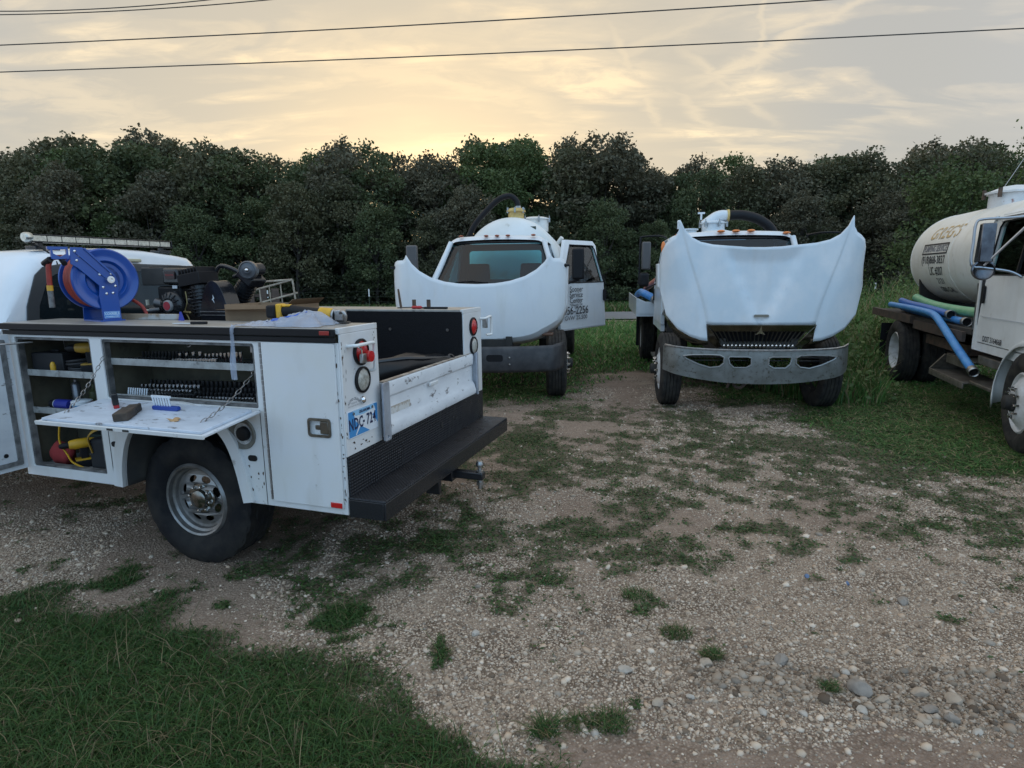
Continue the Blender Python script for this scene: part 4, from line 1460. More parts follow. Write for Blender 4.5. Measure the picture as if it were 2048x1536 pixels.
# rear pillars with lamps
for sg in (1, -1):
    pil = MB().plate([(.632 * sg, .842), (.997 * sg, .842), (.997 * sg, 1.500), (.632 * sg, 1.500)], [], lambda y, z, t_: (t_, y, z), -.012, .0).box(-.0115, .012, .628 * sg, 1.003 * sg, 1.5005, 1.5325).build('rear_pillar', WORN, st, bevel=.003)
    MB().box(.001, .012, .645 * sg, .985 * sg, .52, .84).build('pillar_foot', WORN, st)
    for zc, m_, nm in ((1.388, RED, 'stop_lamp'), (1.235, CLEARL, 'reverse_lamp')):
        lo = MB().lathe([(.072, .0), (.074, .012), (.064, .018), (.062, .010)], (-.012, .815 * sg, zc), (-1, 0, 0), 28, caps=False).build(nm + '_ring', BLACKP, pil)
        lo.name = 'lamp_ring'
        MB().lathe([(.062, .008), (.050, .018), (.025, .023), (0, .024)], (-.012, .815 * sg, zc), (-1, 0, 0), 28, caps=False).build(nm, m_, pil)
# near pillar: hook pipe with padlock, licence lamp, plate
MB().tube(spline([(-.012, .938, 1.432), (-.05, .936, 1.436), (-.065, .925, 1.436), (-.068, .85, 1.437), (-.068, .775, 1.437), (-.066, .757, 1.425), (-.062, .752, 1.38), (-.060, .750, 1.295), (-.045, .750, 1.28), (-.012, .752, 1.278)], 3), .0095, 10).build('gate_handle', WHITE, st)
pl_ = MB().box(-.068, -.045, .838, .880, 1.335, 1.385).build('padlock', STEEL, st, bevel=.004)
MB().lathe([(0, .0), (.030, .0), (.033, .01), (.030, .028), (0, .03)], (-.05, .808, 1.365), (-1, 0, 0), 20, caps=False).build('lock_cover', RED, pl_)
MB().tube([(-.056, .868, 1.385), (-.056, .868, 1.41), (-.058, .90, 1.425)], .005, 6).build('shackle', CHROME, pl_)
MB().sphere((-.018, .825, 1.124), .018, sc=(1, 1, 1.15)).build('plate_lamp', CHROME, st)
# far pillar handle, standing out to the far side
MB().tube(spline([(-.012, -.975, 1.44), (-.05, -1.0, 1.44), (-.055, -1.10, 1.45), (-.055, -1.125, 1.43), (-.055, -1.128, 1.32), (-.055, -1.115, 1.30), (-.03, -1.07, 1.298)], 3), .0095, 10).build('gate_handle', WHITE, st)
MB().box(-.06, -.02, -1.03, -1.005, 1.36, 1.44).build('latch_bracket', STEEL, st, bevel=.003)
# licence plate
PLATE = mat('plate_white', (.72, .76, .80), .35)
PLB = mat('plate_blue', (.06, .27, .58), .4)
PLB2 = mat('plate_sky', (.30, .55, .78), .4)
yz = lambda y, z, t_: (t_, y, z)
lp_ = MB().plate(rrect(.678, .978, .935, 1.085, .012, 3), [], yz, -.017, -.013).build('licence_plate', PLATE, st)
MB().plate([(.974, .940), (.974, 1.080), (.930, 1.08), (.905, 1.02), (.86, .985), (.80, .955), (.77, .939)], [], yz, -.0172, -.0178).build('plate_print', PLB, lp_)
MB().plate([(.72, 1.082), (.682, 1.080), (.682, .965), (.71, 1.0), (.735, 1.02), (.70, 1.04)], [], yz, -.0172, -.0178).build('plate_print', PLB, lp_)
MB().plate([(.93, 1.081), (.70, 1.081), (.74, 1.055), (.82, 1.045), (.905, 1.05)], [], yz, -.0171, -.0175).build('plate_print', PLB2, lp_)
MB().plate([(.915, .944), (.905, .944), (.855, .995), (.845, 1.02), (.862, 1.01)], [], yz, -.0182, -.0186).build('plate_print', PLATE, lp_)
PX = lambda off, z0: (lambda u_, v_: (-.0192, off - u_, z0 + v_))
NAVY = mat('navy_lettering', (.015, .02, .07), .5)
text('NDC', .088, PX(.905, 1.005), NAVY, lp_, bold=.0018, xs=.68, spacing=1.12)
text('-', .07, PX(.828, 1.010), NAVY, lp_, bold=.003, xs=.7)
text('724', .088, PX(.752, 1.005), NAVY, lp_, bold=.0018, xs=.68, spacing=1.12)
text('OKLAHOMA', .022, PX(.815, 1.064), NAVY, lp_, bold=.0008, xs=.9)
for y_ in (.925, .735):
    MB().cyl((-.0175, y_, 1.066), (-.022, y_, 1.066), .008, n=10).build('plate_bolt', STEEL, lp_)
FAINT = mat('faded_print', (.30, .31, .33), .6)
# small round-arched maker's stamp, faded
def _arcfn(u_, v_):
    a = u_ / .07
    return (-.0137, .905 - (.07 + v_) * math.sin(a), 1.125 + (.07 + v_) * math.cos(a) - .07 + .02)
text('AUTO CRANE', .020, _arcfn, FAINT, st, bold=.0006)
text('TULSA OK', .013, lambda u_, v_: (-.0137, .905 - u_, 1.122 + v_), FAINT, st)
text('BODY SALES AND SERVICE', .010, lambda u_, v_: (-.0137, .905 - u_, 1.107 + v_), FAINT, st)

# black step bumper: riser, step, end caps
MB().box(-.014, .0, -.995, .985, .612, .838).build('bumper_riser', TREAD, st)
stp_ = MB()
stp_.box(-.227, -.002, -1.0, .995, .604, .6165)
stp_.build('bumper_step', TREAD, st, bevel=.004)
MB().box(-.2285, -.216, -1.0, .995, .505, .6035).box(-.2155, -.003, .985, .996, .505, .6035).box(-.2155, -.003, -1.001, -.990, .505, .6035).build('bumper_skirt', BLACKM, st, bevel=.003)
MB().plate(circ(-.18, .735, .015, 10, .022), [], yz, -.0142, -.018).build('drain_slot', DARK, st)
# tailgate
prof = [(-.010, .850), (-.042, .856), (-.050, .885), (-.034, .935), (-.014, .965), (-.014, 1.082), (-.026, 1.094), (-.030, 1.150), (-.022, 1.176), (.022, 1.178), (.024, .852)]
tg_ = MB().loft([[(a, .600, z) for a, z in prof], [(a, -.772, z) for a, z in prof]]).build('tailgate', SCUFF, st, bevel=.003)
MB().box(-.045, -.028, -.085, .035, 1.058, 1.082).build('tailgate_latch', WORN, tg_, bevel=.005)
MB().box(-.016, .018, -.766, .594, 1.1785, 1.184).build('tailgate_cap', mat('worn_edge', (.46, .42, .36), .6, var=(.16, .11, .08), vscale=15), tg_)
MB().box(-.0155, -.0142, .28, .52, .972, 1.02).build('scrape', mat('scrape_tan', (.42, .37, .31), .7, var=(.62, .62, .60), vscale=18, vlo=.45, vhi=.55), tg_)
for y0, y1 in ((.603, .678), (-.80, -.775)):
    MB().plate(rrect(y0, y1, .845, 1.190, .012, 3), [circ((y0 + y1) / 2, .868, .009, 8)] if y0 > 0 else [], yz, -.060, -.048).box(-.0478, -.013, y0 + .002, y0 + .010, .85, 1.18).build('tailgate_bracket', mat('bracket_grey', (.42, .45, .50), .45, .3, var=(.30, .31, .34), vscale=10), st, bevel=.002, seg=1)
# bed
MB().box(.01, 2.47, -.62, .62, .845, .860).build('bed_floor', LINER, st)
MB().box(2.455, 2.474, -.62, .62, .861, 1.50).build('bed_front', LINER, st)
for y_, z_ in ((-.6245, 1.36), (-.6245, 1.36)):
    pass
for x_ in (.12, .62):
    MB().cyl((x_, -.6248, 1.375), (x_, -.618, 1.375), .012, n=8).build('wall_bolt', STEEL, st)
# frame, axle, hitch
for y_ in (.42, -.42):
    MB().box(.06, 5.4, y_ - .04, y_ + .04, .56, .72).build('frame_rail', DARK, st)
MB().cyl((1.205, -.8, .42), (1.205, .8, .42), .055, n=12).sphere((1.205, .05, .42), .17, sc=(1, 1, .95)).build('rear_axle', DARK, st)
ht = MB().box(-.19, .2, -.055, .055, .405, .505).box(-.08, .0, -.42, .42, .42, .50).box(-.16, -.06, .16, .20, .36, .50).build('receiver_hitch', BLACKM, st, bevel=.006)
bm_ = MB().box(-.40, -.14, -.030, .030, .425, .475).build('ball_mount', BLACKM, st, bevel=.006)
MB().lathe([(.024, 0), (.024, .012), (.014, .016), (.013, .032), (.026, .044), (.028, .058), (.018, .076), (0, .080)], (-.372, 0, .4755), (0, 0, 1), 18, caps=False).build('hitch_ball', STEEL, bm_)
MB().cyl((-.372, 0, .36), (-.372, 0, .424), .015, n=8).cyl((-.372, 0, .385), (-.372, 0, .41), .026, n=6).build('ball_nut', STEEL, bm_)
MB().cyl((-.12, -.08, .45), (-.12, .09, .45), .009, n=8).build('hitch_pin', STEEL, bm_)
# wheels
for x_ in (1.205, 5.15):
    for sg in (1, -1):
        steel_wheel(st, 'wheel', (x_, .755 * sg, .418), sg, .420, .275, .232, 'pickup', RUBBER)

# cab: rear wall, greenhouse and nose, lofted from sections across the truck
def cab_ring(x, zb, zbelt, ztop, wb, wbelt, wtop, crown=.03):
    """closed outline in the y-z plane"""
    half = [(wb * .92, zb), (wb, zb + .08), (wbelt, zbelt - .10), (wbelt * .995, zbelt)]
    for i in range(1, 5):
        f = i / 5
        half.append((wbelt * .995 + (wtop + .10 - wbelt) * f, zbelt + (ztop - .10 - zbelt) * f))
    half += [(wtop + .045, ztop - .055), (wtop, ztop - .020), (wtop * .8, ztop - .004), (wtop * .4, ztop + crown * .7), (0, ztop + crown)]
    return [(x, y, z) for y, z in half] + [(x, -y, z) for y, z in half[-2::-1]]


CABW = mat('cab_paint', (.76, .80, .84), .25, coat=.5, var=(.70, .74, .77), vscale=2)
rings = [cab_ring(2.60, .62, 1.42, 1.95, .97, 1.0, .60), cab_ring(2.63, .58, 1.42, 1.985, .99, 1.015, .63), cab_ring(2.75, .52, 1.42, 2.005, 1.0, 1.02, .66), cab_ring(3.3, .5, 1.42, 2.01, 1.0, 1.02, .67), cab_ring(3.9, .5, 1.41, 1.99, 1.0, 1.02, .66),
         cab_ring(4.10, .5, 1.40, 1.93, 1.0, 1.02, .62), cab_ring(4.75, .5, 1.33, 1.42, .99, 1.0, .66, .02), cab_ring(5.6, .55, 1.24, 1.30, .96, .97, .66, .02), cab_ring(5.95, .6, 1.12, 1.2, .9, .92, .62, .02)]
cabo = MB().loft(rings).build('cab', CABW, st, ang=50)
# rear window set in the cab's back: glass in a grey printed border
RW = [(.80, 1.46), (.78, 1.62), (.70, 1.83), (.64, 1.885), (.52, 1.905), (0, 1.915), (-.52, 1.905), (-.64, 1.885), (-.70, 1.83), (-.78, 1.62), (-.80, 1.46)]
RWi = [(.72, 1.48), (.70, 1.62), (.62, 1.80), (.56, 1.835), (.48, 1.85), (0, 1.86), (-.48, 1.85), (-.56, 1.835), (-.62, 1.80), (-.70, 1.62), (-.72, 1.48)]
back = lambda y, z, t_: (2.598 + t_ + max(0, z - 1.90) * .3, y, z)
wf = MB().plate(RW, [RWi], back, -.010, -.001).build('window_border', mat('border_grey', (.055, .06, .065), .3), cabo)
MB().plate(RWi, [], back, -.006, -.002).build('rear_window', mat('dark_rear_glass', (.012, .018, .022), .05, coat=.6), cabo)
MB().box(2.575, 2.600, -.13, .14, 1.927, 1.952).build('brake_light', mat('lens_cream', (.50, .47, .33), .3), cabo, bevel=.006)
MB().box(2.573, 2.5745, .0, .135, 1.930, 1.949).build('red_lens', RED, cabo)
# side glass and door lines on the near flank
def flank(x, z, t_):
    f = max(0, (z - 1.42) / .48)
    return (x, (1.02 + (.76 - 1.02) * f + t_), z)
for sg in (1, -1):
    mir = (lambda q: (q[0], q[1] * sg, q[2]))
    MB().plate([(3.05, 1.45), (3.85, 1.45), (3.85, 1.86), (3.02, 1.87)], [], lambda x, z, t_: mir(flank(x, z, t_)), .001, .006).build('side_window', mat('dark_rear_glass', (.012, .018, .022)), cabo)
    MB().box(2.93, 2.938, 1.0195 * sg, 1.024 * sg, .58, 1.42).build('door_seam', DARK, cabo)
# roof light bar
lb = MB().box(2.735, 2.80, -.585, .59, 2.058, 2.066).box(2.735, 2.80, -.585, .59, 2.108, 2.116).box(2.795, 2.80, -.585, .59, 2.066, 2.108).box(2.735, 2.80, .585, .598, 2.055, 2.118).box(2.735, 2.80, -.593, -.585, 2.055, 2.118)
lb = lb.build('light_bar', BLACKM, st, bevel=.003)
for i in range(11):
    y0 = -.58 + i * .1055
    MB().box(2.745, 2.79, y0 + .003, y0 + .102, 2.068, 2.106).build('led_cell', mat('led_reflector', (.62, .63, .58), .22, .75, var=(.40, .41, .38), vscale=40), lb)
for y_ in (.52, -.50):
    MB().box(2.72, 2.83, y_ - .06, y_ + .06, 2.01, 2.035).box(2.75, 2.79, y_ - .015, y_ + .015, 2.03, 2.06).build('bar_bracket', BLACKM, lb, bevel=.004)
MB().lathe([(0, 0), (.03, 0), (.034, .01), (.034, .04), (.028, .05), (0, .05)], (2.725, .60, 2.09), (0, 1, 0), 16, caps=False).build('side_lamp', mat('led_reflector', (.5, .5, .5)), lb)
MB().tube(spline([(2.74, .60, 2.05), (2.70, .56, 2.02), (2.62, .54, 1.96), (2.60, .53, 1.90)], 4), .006, 5).build('lamp_cable', BLACKP, lb)
# stubs on the far cabinet top
for x_ in (.49, .36):
    MB().lathe([(.016, 0), (.016, .07), (.012, .07), (.012, .03)], (x_, -.80, 1.5305), (0, 0, 1), 12, caps=True).build('pipe_stub', RUSTY, st)

# chipped paint along the rear corner, the tailgate rim and the cabinet door edge
CHIP = mat('bare_rusty_metal', (.055, .04, .032), .8, var=(.12, .075, .05), vscale=30)
rc_ = random.Random(4)
def chips(n, fn, name, parent):
    b_ = MB()
    for _ in range(n):
        a, c = rc_.random(), rc_.random()
        s1 = rc_.uniform(.002, .008); s2 = rc_.uniform(.003, .016)
        k_ = rc_.randint(5, 7)
        ring = [(s1 * math.cos(2 * math.pi * i / k_) * rc_.uniform(.5, 1.2), s2 * math.sin(2 * math.pi * i / k_) * rc_.uniform(.5, 1.2)) for i in range(k_)]
        b_.add([fn(a, c, p[0], p[1]) for p in ring], [tuple(range(k_))])
    o = b_.build(name, CHIP, parent, smooth=False)
    o['kind'] = 'stuff'
chips(20, lambda a, c, p, q: (-.0129, .990 - abs(c) ** 3 * .05 + p * .6, .86 + .62 * a ** .7 + q), 'paint_chips', st)
chips(22, lambda a, c, p, q: (.008 + c ** 3 * .02 + p, 1.0012, .53 + .90 * a + q), 'paint_chips', st)
chips(10, lambda a, c, p, q: (-.0129, .70 + .25 * a + q, .87 + .05 * c + p), 'paint_chips', st)
chips(6, lambda a, c, p, q: (-.0129, .66 + .03 * c + p, 1.40 + .09 * a + q), 'paint_chips', st)
chips(9, lambda a, c, p, q: (.545 + c ** 2 * .10 + p, 1.0012, .58 + .16 * a + q), 'paint_chips', st)
# ------------------------------------------------------------------ spring hose reel on the cabinet top
def reel():
    e = thing('hose_reel', 'blue steel hose reel with red air hose standing on cabinet top', 'hose reel', on_truck(1.90, .755, 1.5305).translation, ST_YAW + math.atan2(.30, -.956))
    Z0 = .262
    # local: +x faces the viewer, +y to the viewer's right
    for x_, nm in ((.045, 'flange'), (-.135, 'flange')):
        s_ = 1 if x_ > 0 else -1
        MB().lathe([(.05, .0), (.105, .0), (.112, .012 * s_), (.120, .020 * s_), (.150, .010 * s_), (.166, .018 * s_), (.186, .020 * s_), (.194, .010 * s_), (.190, .002 * s_), (.155, .002 * s_), (.118, .008 * s_), (.105, -.006 * s_), (.05, -.006 * s_)], (x_, 0, Z0), (1, 0, 0), 56, closed=True, caps=False).build(nm, BLUEP, e, ang=50)
    MB().cyl((-.13, 0, Z0), (.045, 0, Z0), .085, n=28).build('drum', BLUEP, e)
    hb_ = MB()
    pts = []
    for i in range(160):
        a = i / 160 * 2 * math.pi * 6
        lay = i / 160
        pts.append((-.115 + .145 * abs(((lay * 4) % 2) - 1), (.125 + .046 * lay) * math.sin(a), Z0 + (.125 + .046 * lay) * math.cos(a)))
    hb_.tube(pts, .0145, 8)
    for k in range(6):
        x_ = -.112 + k * .027
        hb_.lathe([(.166 + .0135 * math.cos(q * math.pi / 4), .0135 * math.sin(q * math.pi / 4)) for q in range(8)], (x_, 0, Z0), (1, 0, 0), 40, closed=True, caps=False)
    hb_.build('hose', HOSER, e)
    # pedestal and guide arm: one bent plate
    arm = [(.068, 0), (.072, .17), (.062, .215), (.055, .27), (.025, .325), (-.16, .475), (-.235, .475), (-.235, .385), (-.115, .345), (-.055, .26), (-.062, .20), (-.072, 0)]
    pa = MB().plate([(y_, z_) for y_, z_ in [(.056, 0), (.052, .16), (.062, .24), (.050, .285), (-.105, .452), (-.118, .458), (-.180, .458), (-.190, .36), (-.155, .335), (-.050, .225), (-.058, .16), (-.050, 0)]], [], lambda y_, z_, t_: (t_, y_, z_), .068, .076).build('guide_arm', BLUEP, e, bevel=.002, seg=1)
    MB().plate([(-.112, .450), (-.104, .456), (.044, .292), (.036, .284)], [], lambda y_, z_, t_: (t_, y_, z_), .0762, .084).build('arm_rib', BLUEP, pa)
    MB().plate([(-.160, .425), (-.152, .432), (.012, .262), (.004, .254)], [], lambda y_, z_, t_: (t_, y_, z_), .0762, .084).build('arm_rib', BLUEP, pa)
    pb_ = MB().plate([(.070, 0), (.060, .26), (-.06, .26), (-.075, 0)], [], lambda y_, z_, t_: (t_, y_, z_), -.172, -.165).build('back_arm', BLUEP, e)
    MB().box(-.16, .09, -.075, .07, 0, .008).build('base_plate', BLUEP, e)
    for y_, z_ in ((-.160, .435), (-.138, .410), (-.155, .380), (-.04, .295), (.025, .30), (-.03, .215), (.04, .222), (-.015, .175), (.022, .178)):
        MB().sphere((.077, y_, z_), .0085, 10, 6, (.7, 1, 1)).build('bolt', CHROME, pa)
    MB().lathe([(.0, .026), (.010, .026), (.010, .034), (.022, .034), (.022, .0)], (.076, .008, Z0), (1, 0, 0), 12, caps=False).build('hub_nut', CHROME, pa)
    pl = MB().box(.0765, .078, -.044, .046, .020, .062).build('name_plate', mat('reel_label', (.04, .22, .62), .4), pa)
    LB = mat('label_print', (.60, .78, .92), .4)
    text('COXREELS', .022, lambda u_, v_: (.0786, u_ + .001, .047 + v_), LB, pl, bold=.0007, width=.080)
    text('COXREELS.COM', .010, lambda u_, v_: (.0786, u_ + .001, .030 + v_), LB, pl, bold=.0004)
    MB().plate([(-.043, .021), (.045, .021), (.045, .061), (-.043, .061)], [[(-.0415, .0225), (.0435, .0225), (.0435, .0595), (-.0415, .0595)]], lambda y_, z_, t_: (t_, y_, z_), .0781, .0786).build('label_rim', LB, pl)
    # outlet guide with rollers, hose end hanging from it
    g_ = MB().plate([(-.190, .46), (-.295, .46), (-.295, .445), (-.280, .44), (-.280, .39), (-.270, .385), (-.190, .39)], [[(-.20, .445), (-.27, .442), (-.268, .42), (-.235, .40), (-.20, .42)]], lambda y_, z_, t_: (t_, y_, z_), .05, .068).build('hose_guide', BLUEP, e)
    MB().cyl((.045, -.225, .448), (.045, -.285, .448), .010, n=10).build('roller', STEEL, g_)
    MB().cyl((.02, -.222, .40), (.08, -.222, .36), .016, n=10).cyl((.0, -.30, .36), (.06, -.285, .385), .018, n=10).build('ball_stop', BLACKP, g_)
    he = MB().tube(spline([(.02, -.19, .40), (.03, -.26, .395), (.03, -.285, .36), (.028, -.292, .31), (.026, -.296, .23)], 5), .0145, 10).build('hose_end', HOSER, e)
    MB().cyl((.026, -.296, .232), (.026, -.297, .200), .0165, n=10).build('warning_tag', YELLOW, he)
    MB().cyl((.026, -.297, .1995), (.026, -.298, .100), .0155, n=10).build('hose_sleeve', mat('sleeve_grey', (.06, .06, .065), .5, var=(.20, .20, .20), vscale=30), he)
    MB().tube(spline([(-.02, .15, .14), (.03, .20, .09), (.06, .215, .03), (.07, .20, .012)], 4), .011, 8).build('supply_hose', HOSER, e)


reel()

# ------------------------------------------------------------------ petrol air compressor in the bed
ca = thing('air_compressor', 'black petrol air compressor with finned twin pump and belt guard in truck bed', 'air compressor', on_truck(0, -.20, .861).translation, ST_YAW)
zb = .861
K = lambda b_: b_.warp(lambda x, y, z: (x, y, z - zb))
GREYB = mat('engine_grey', (.018, .0185, .021), .26)
SHROUD = mat('engine_shroud', (.030, .030, .029), .38, var=(.02, .02, .02), vscale=12)
K(MB().lathe([(0, -.02), (.12, 0), (.20, .05), (.20, .95), (.12, 1.0), (0, 1.02)], (1.28, .22, zb + .27), (1, 0, 0), 28, caps=False)).build('air_tank', BLACKG, ca)
for x_, y_ in ((1.42, .06), (1.42, .38), (2.12, .06), (2.12, .38)):
    K(MB().box(x_ - .025, x_ + .025, y_ - .025, y_ + .025, zb, zb + .15)).build('foot', BLACKM, ca)
K(MB().box(1.30, 2.28, .04, .42, 1.345, 1.365).box(1.45, 1.50, .06, .40, 1.30, 1.344).box(2.0, 2.05, .06, .40, 1.30, 1.344)).build('deck_plate', BLACKM, ca)
# engine
K(MB().box(1.83, 2.16, .10, .42, 1.366, 1.47).box(1.86, 2.12, .12, .40, 1.47, 1.62)).build('engine_block', GREYB, ca, bevel=.012)
K(MB().box(1.955, 2.215, .06, .40, 1.745, 1.875).box(2.0, 2.18, .10, .36, 1.876, 1.888)).build('fuel_tank', SHROUD, ca, bevel=.022, seg=3)
ac = K(MB().hexa([(1.80, .20, 1.755), (1.985, .20, 1.755), (1.985, .43, 1.755), (1.80, .43, 1.755), (1.86, .21, 1.865), (1.985, .21, 1.870), (1.985, .42, 1.870), (1.86, .42, 1.865)])).build('air_cleaner', GREYB, ca, bevel=.014, seg=3)
PANEL = mat('badge_panel', (.05, .03, .03), .4)
K(MB().plate(rrect(1.862, 1.952, 1.790, 1.845, .006, 2), [], lambda x, z, t_: (x, t_, z), .432, .436)).build('badge', PANEL, ac)
text('PREDATOR', .015, lambda u_, v_: (1.907 - u_, .4372, 1.818 - zb + v_), mat('badge_red', (.30, .05, .05), .5), ac, bold=.0005)
K(MB().box(1.875, 1.92, .405, .409, 1.722, 1.745)).build('sticker', PLATE, ca)
K(MB().box(1.855, 2.08, .12, .40, 1.625, 1.74)).build('cooling_shroud', BLACKP, ca, bevel=.02)
rc = K(MB().lathe([(.105, 0), (.103, .02), (.092, .040), (.060, .055), (.055, .055)], (1.905, .42, 1.600), (0, 1, 0), 28, caps=False)).build('recoil_cover', BLACKM, ca)
for k in range(14):
    a = 2 * math.pi * k / 14
    p0 = Vector((1.905 + .052 * math.cos(a), .478, 1.600 - zb + .052 * math.sin(a))); p1 = Vector((1.905 + .096 * math.cos(a), .462, 1.600 - zb + .096 * math.sin(a)))
    MB().tube([p0, p1], .004, 5).build('cover_rib', GREYB, rc)
cap_ = K(MB().lathe([(0, .068), (.034, .068), (.040, .064), (.044, .050)], (1.905, .42, 1.600), (0, 1, 0), 24, caps=False)).build('cover_badge', mat('cover_grey', (.30, .30, .30), .4), rc)
K(MB().plate(circ(1.905, 1.600, .031, 20), [], lambda x, z, t_: (x, t_, z), .4885, .490)).build('badge_red', mat('badge_crimson', (.42, .03, .05), .45), cap_)
K(MB().cyl((2.02, .38, 1.60), (2.10, .40, 1.62), .035, n=14).cyl((1.98, .36, 1.655), (2.10, .36, 1.655), .014, n=10).cyl((2.06, .40, 1.57), (2.14, .42, 1.56), .022, n=12)).build('carburettor', mat('cast_metal', (.12, .12, .125), .4, .6), ca)
K(MB().tube(spline([(1.79, .42, 1.70), (1.775, .43, 1.62), (1.79, .44, 1.56), (1.76, .44, 1.50), (1.77, .44, 1.42)], 4), .005, 6).cyl((1.80, .44, 1.555), (1.74, .45, 1.552), .010, n=8).sphere((1.735, .45, 1.55), .012, 8, 6)).build('brass_fitting', mat('brass', (.24, .18, .08), .35, .8), ca)
K(MB().cyl((2.185, .40, 1.60), (2.185, .40, 1.64), .012, n=8).sphere((2.20, .40, 1.56), .022, 10, 6, (1.2, 1, .5))).build('drain_fitting', mat('cream_plastic', (.55, .52, .42), .5), ca)
# pump: crankcase and two finned cylinders in a vee
K(MB().lathe([(0, -.005), (.10, 0), (.115, .02), (.115, .26), (.10, .28), (0, .285)], (1.60, .12, 1.50), (0, 1, 0), 26, caps=False).box(1.50, 1.70, .14, .38, 1.366, 1.42)).build('crankcase', BLACKG, ca)
def finned(base, ang, ln, r0, nf, nm):
    d = Vector((math.sin(ang), 0, math.cos(ang))); base = Vector(base)
    root = K(MB().cyl(base, base + d * ln, r0 * .82, n=20)).build(nm, BLACKM, ca)
    for k in range(nf):
        c = base + d * (ln * (.12 + .86 * k / nf))
        K(MB().cyl(c, c + d * .0075, r0 * (1.0 + .10 * math.sin(math.pi * k / nf)), n=20)).build('fin', BLACKM, root)
    return base + d * ln, d, root
tp, d_, r1_ = finned((1.685, .36, 1.52), R(8), .225, .082, 8, 'pump_cylinder')
q_ = Matrix.Rotation(R(8), 3, 'Y')
hb_ = MB().obox(tp + d_ * .045, (.20, .18, .085), q_)
for k in range(7):
    hb_.obox(tp + d_ * .1 + q_ @ Vector((-.085 + k * .028, 0, 0)), (.008, .17, .045), q_)
K(hb_).build('cylinder_head', BLACKP, ca, bevel=.008)
tp2, d2_, r2_ = finned((1.555, .22, 1.56), R(-38), .255, .066, 9, 'pump_cylinder')
q2 = Matrix.Rotation(R(-38), 3, 'Y')
K(MB().obox(tp2 + d2_ * .04, (.15, .15, .075), q2)).build('cylinder_head', GREYB, ca, bevel=.014)
K(MB().cyl((1.335, .16, 1.853), (1.335, .30, 1.846), .045, n=16)).build('intake_neck', GREYB, ca)
ff = K(MB().lathe([(0, .0), (.060, 0), (.064, .012), (.064, .055), (.056, .062), (.052, .055), (.030, .058), (.022, .066), (0, .066)], (1.320, .28, 1.846), Vector((-.35, 1, 0)), 28, caps=False)).build('air_filter', mat('filter_grey', (.10, .105, .115), .35, .3), ca)
MB().sphere((1.297, .346, 1.846 - zb), .014, 10, 6).build('wing_nut', CHROME, ff)
K(MB().tube(spline([(1.50, .25, 1.80), (1.44, .26, 1.83), (1.60, .26, 1.88), (1.66, .27, 1.80)], 5), .016, 8)).build('intercooler_pipe', BLACKM, ca)
K(MB().cyl((1.66, .40, 1.635), (1.76, .42, 1.635), .026, n=14)).build('muffler', GREYB, ca)
# belt guard: half moon cover with two bright bands
gu = [(1.365, 1.40), (1.362, 1.56), (1.375, 1.64), (1.405, 1.72), (1.445, 1.765), (1.485, 1.775), (1.52, 1.755), (1.565, 1.68), (1.59, 1.60), (1.60, 1.50), (1.60, 1.40)]
gu = [tuple(p[:2]) for p in spline([(a, c, 0) for a, c in gu], 3)]
bg_ = K(MB().plate(gu, [], lambda x, z, t_: (x, t_, z), .36, .49)).build('belt_guard', BLACKG, ca, bevel=.02, seg=3)
K(MB().box(1.366, 1.60, .4905, .4945, 1.560, 1.566).box(1.366, 1.60, .4905, .4945, 1.536, 1.542)).build('guard_band', STEEL, bg_)
K(MB().plate([(1.478, 1.680), (1.466, 1.655), (1.476, 1.648), (1.466, 1.622), (1.486, 1.650), (1.476, 1.656)], [], lambda x, z, t_: (x, t_, z), .4905, .4925)).build('hazard_sticker', PLATE, bg_)

# ------------------------------------------------------------------ things on the near cabinet top and in the bed
def box_open(name, lab, M_, sx, sy, sz, t_=.004):
    e = thing(name, lab, 'box', M_.translation, M_.to_euler().z)
    MB().box(-sx, sx, -sy, sy, 0, t_).build('bottom', CARD, e)
    for a, b2, c, d in ((-sx, sx, -sy, -sy + t_), (-sx, sx, sy - t_, sy)):
        MB().box(a, b2, c, d, t_, sz).build('side', CARD, e)
    for a, b2 in ((-sx, -sx + t_), (sx - t_, sx)):
        MB().box(a, b2, -sy + t_, sy - t_, t_, sz).build('end', CARD, e)
    return e


e = box_open('cardboard_box', 'open brown cardboard box in the bed beside the belt guard', on_truck(.875, .42, .862, R(-4)), .25, .15, .765)
MB().hexa([(-.25, .152, .735), (.25, .152, .735), (.25, .156, .735), (-.25, .156, .735), (-.25, .22, .745), (.25, .22, .735), (.25, .225, .737), (-.25, .225, .747)]).build('flap', CARD, e)
MB().hexa([(-.252, -.15, .765), (-.248, -.15, .765), (-.248, .14, .765), (-.252, .14, .765), (-.30, -.15, .80), (-.296, -.15, .80), (-.296, .14, .80), (-.30, .14, .80)]).build('flap', CARD, e)
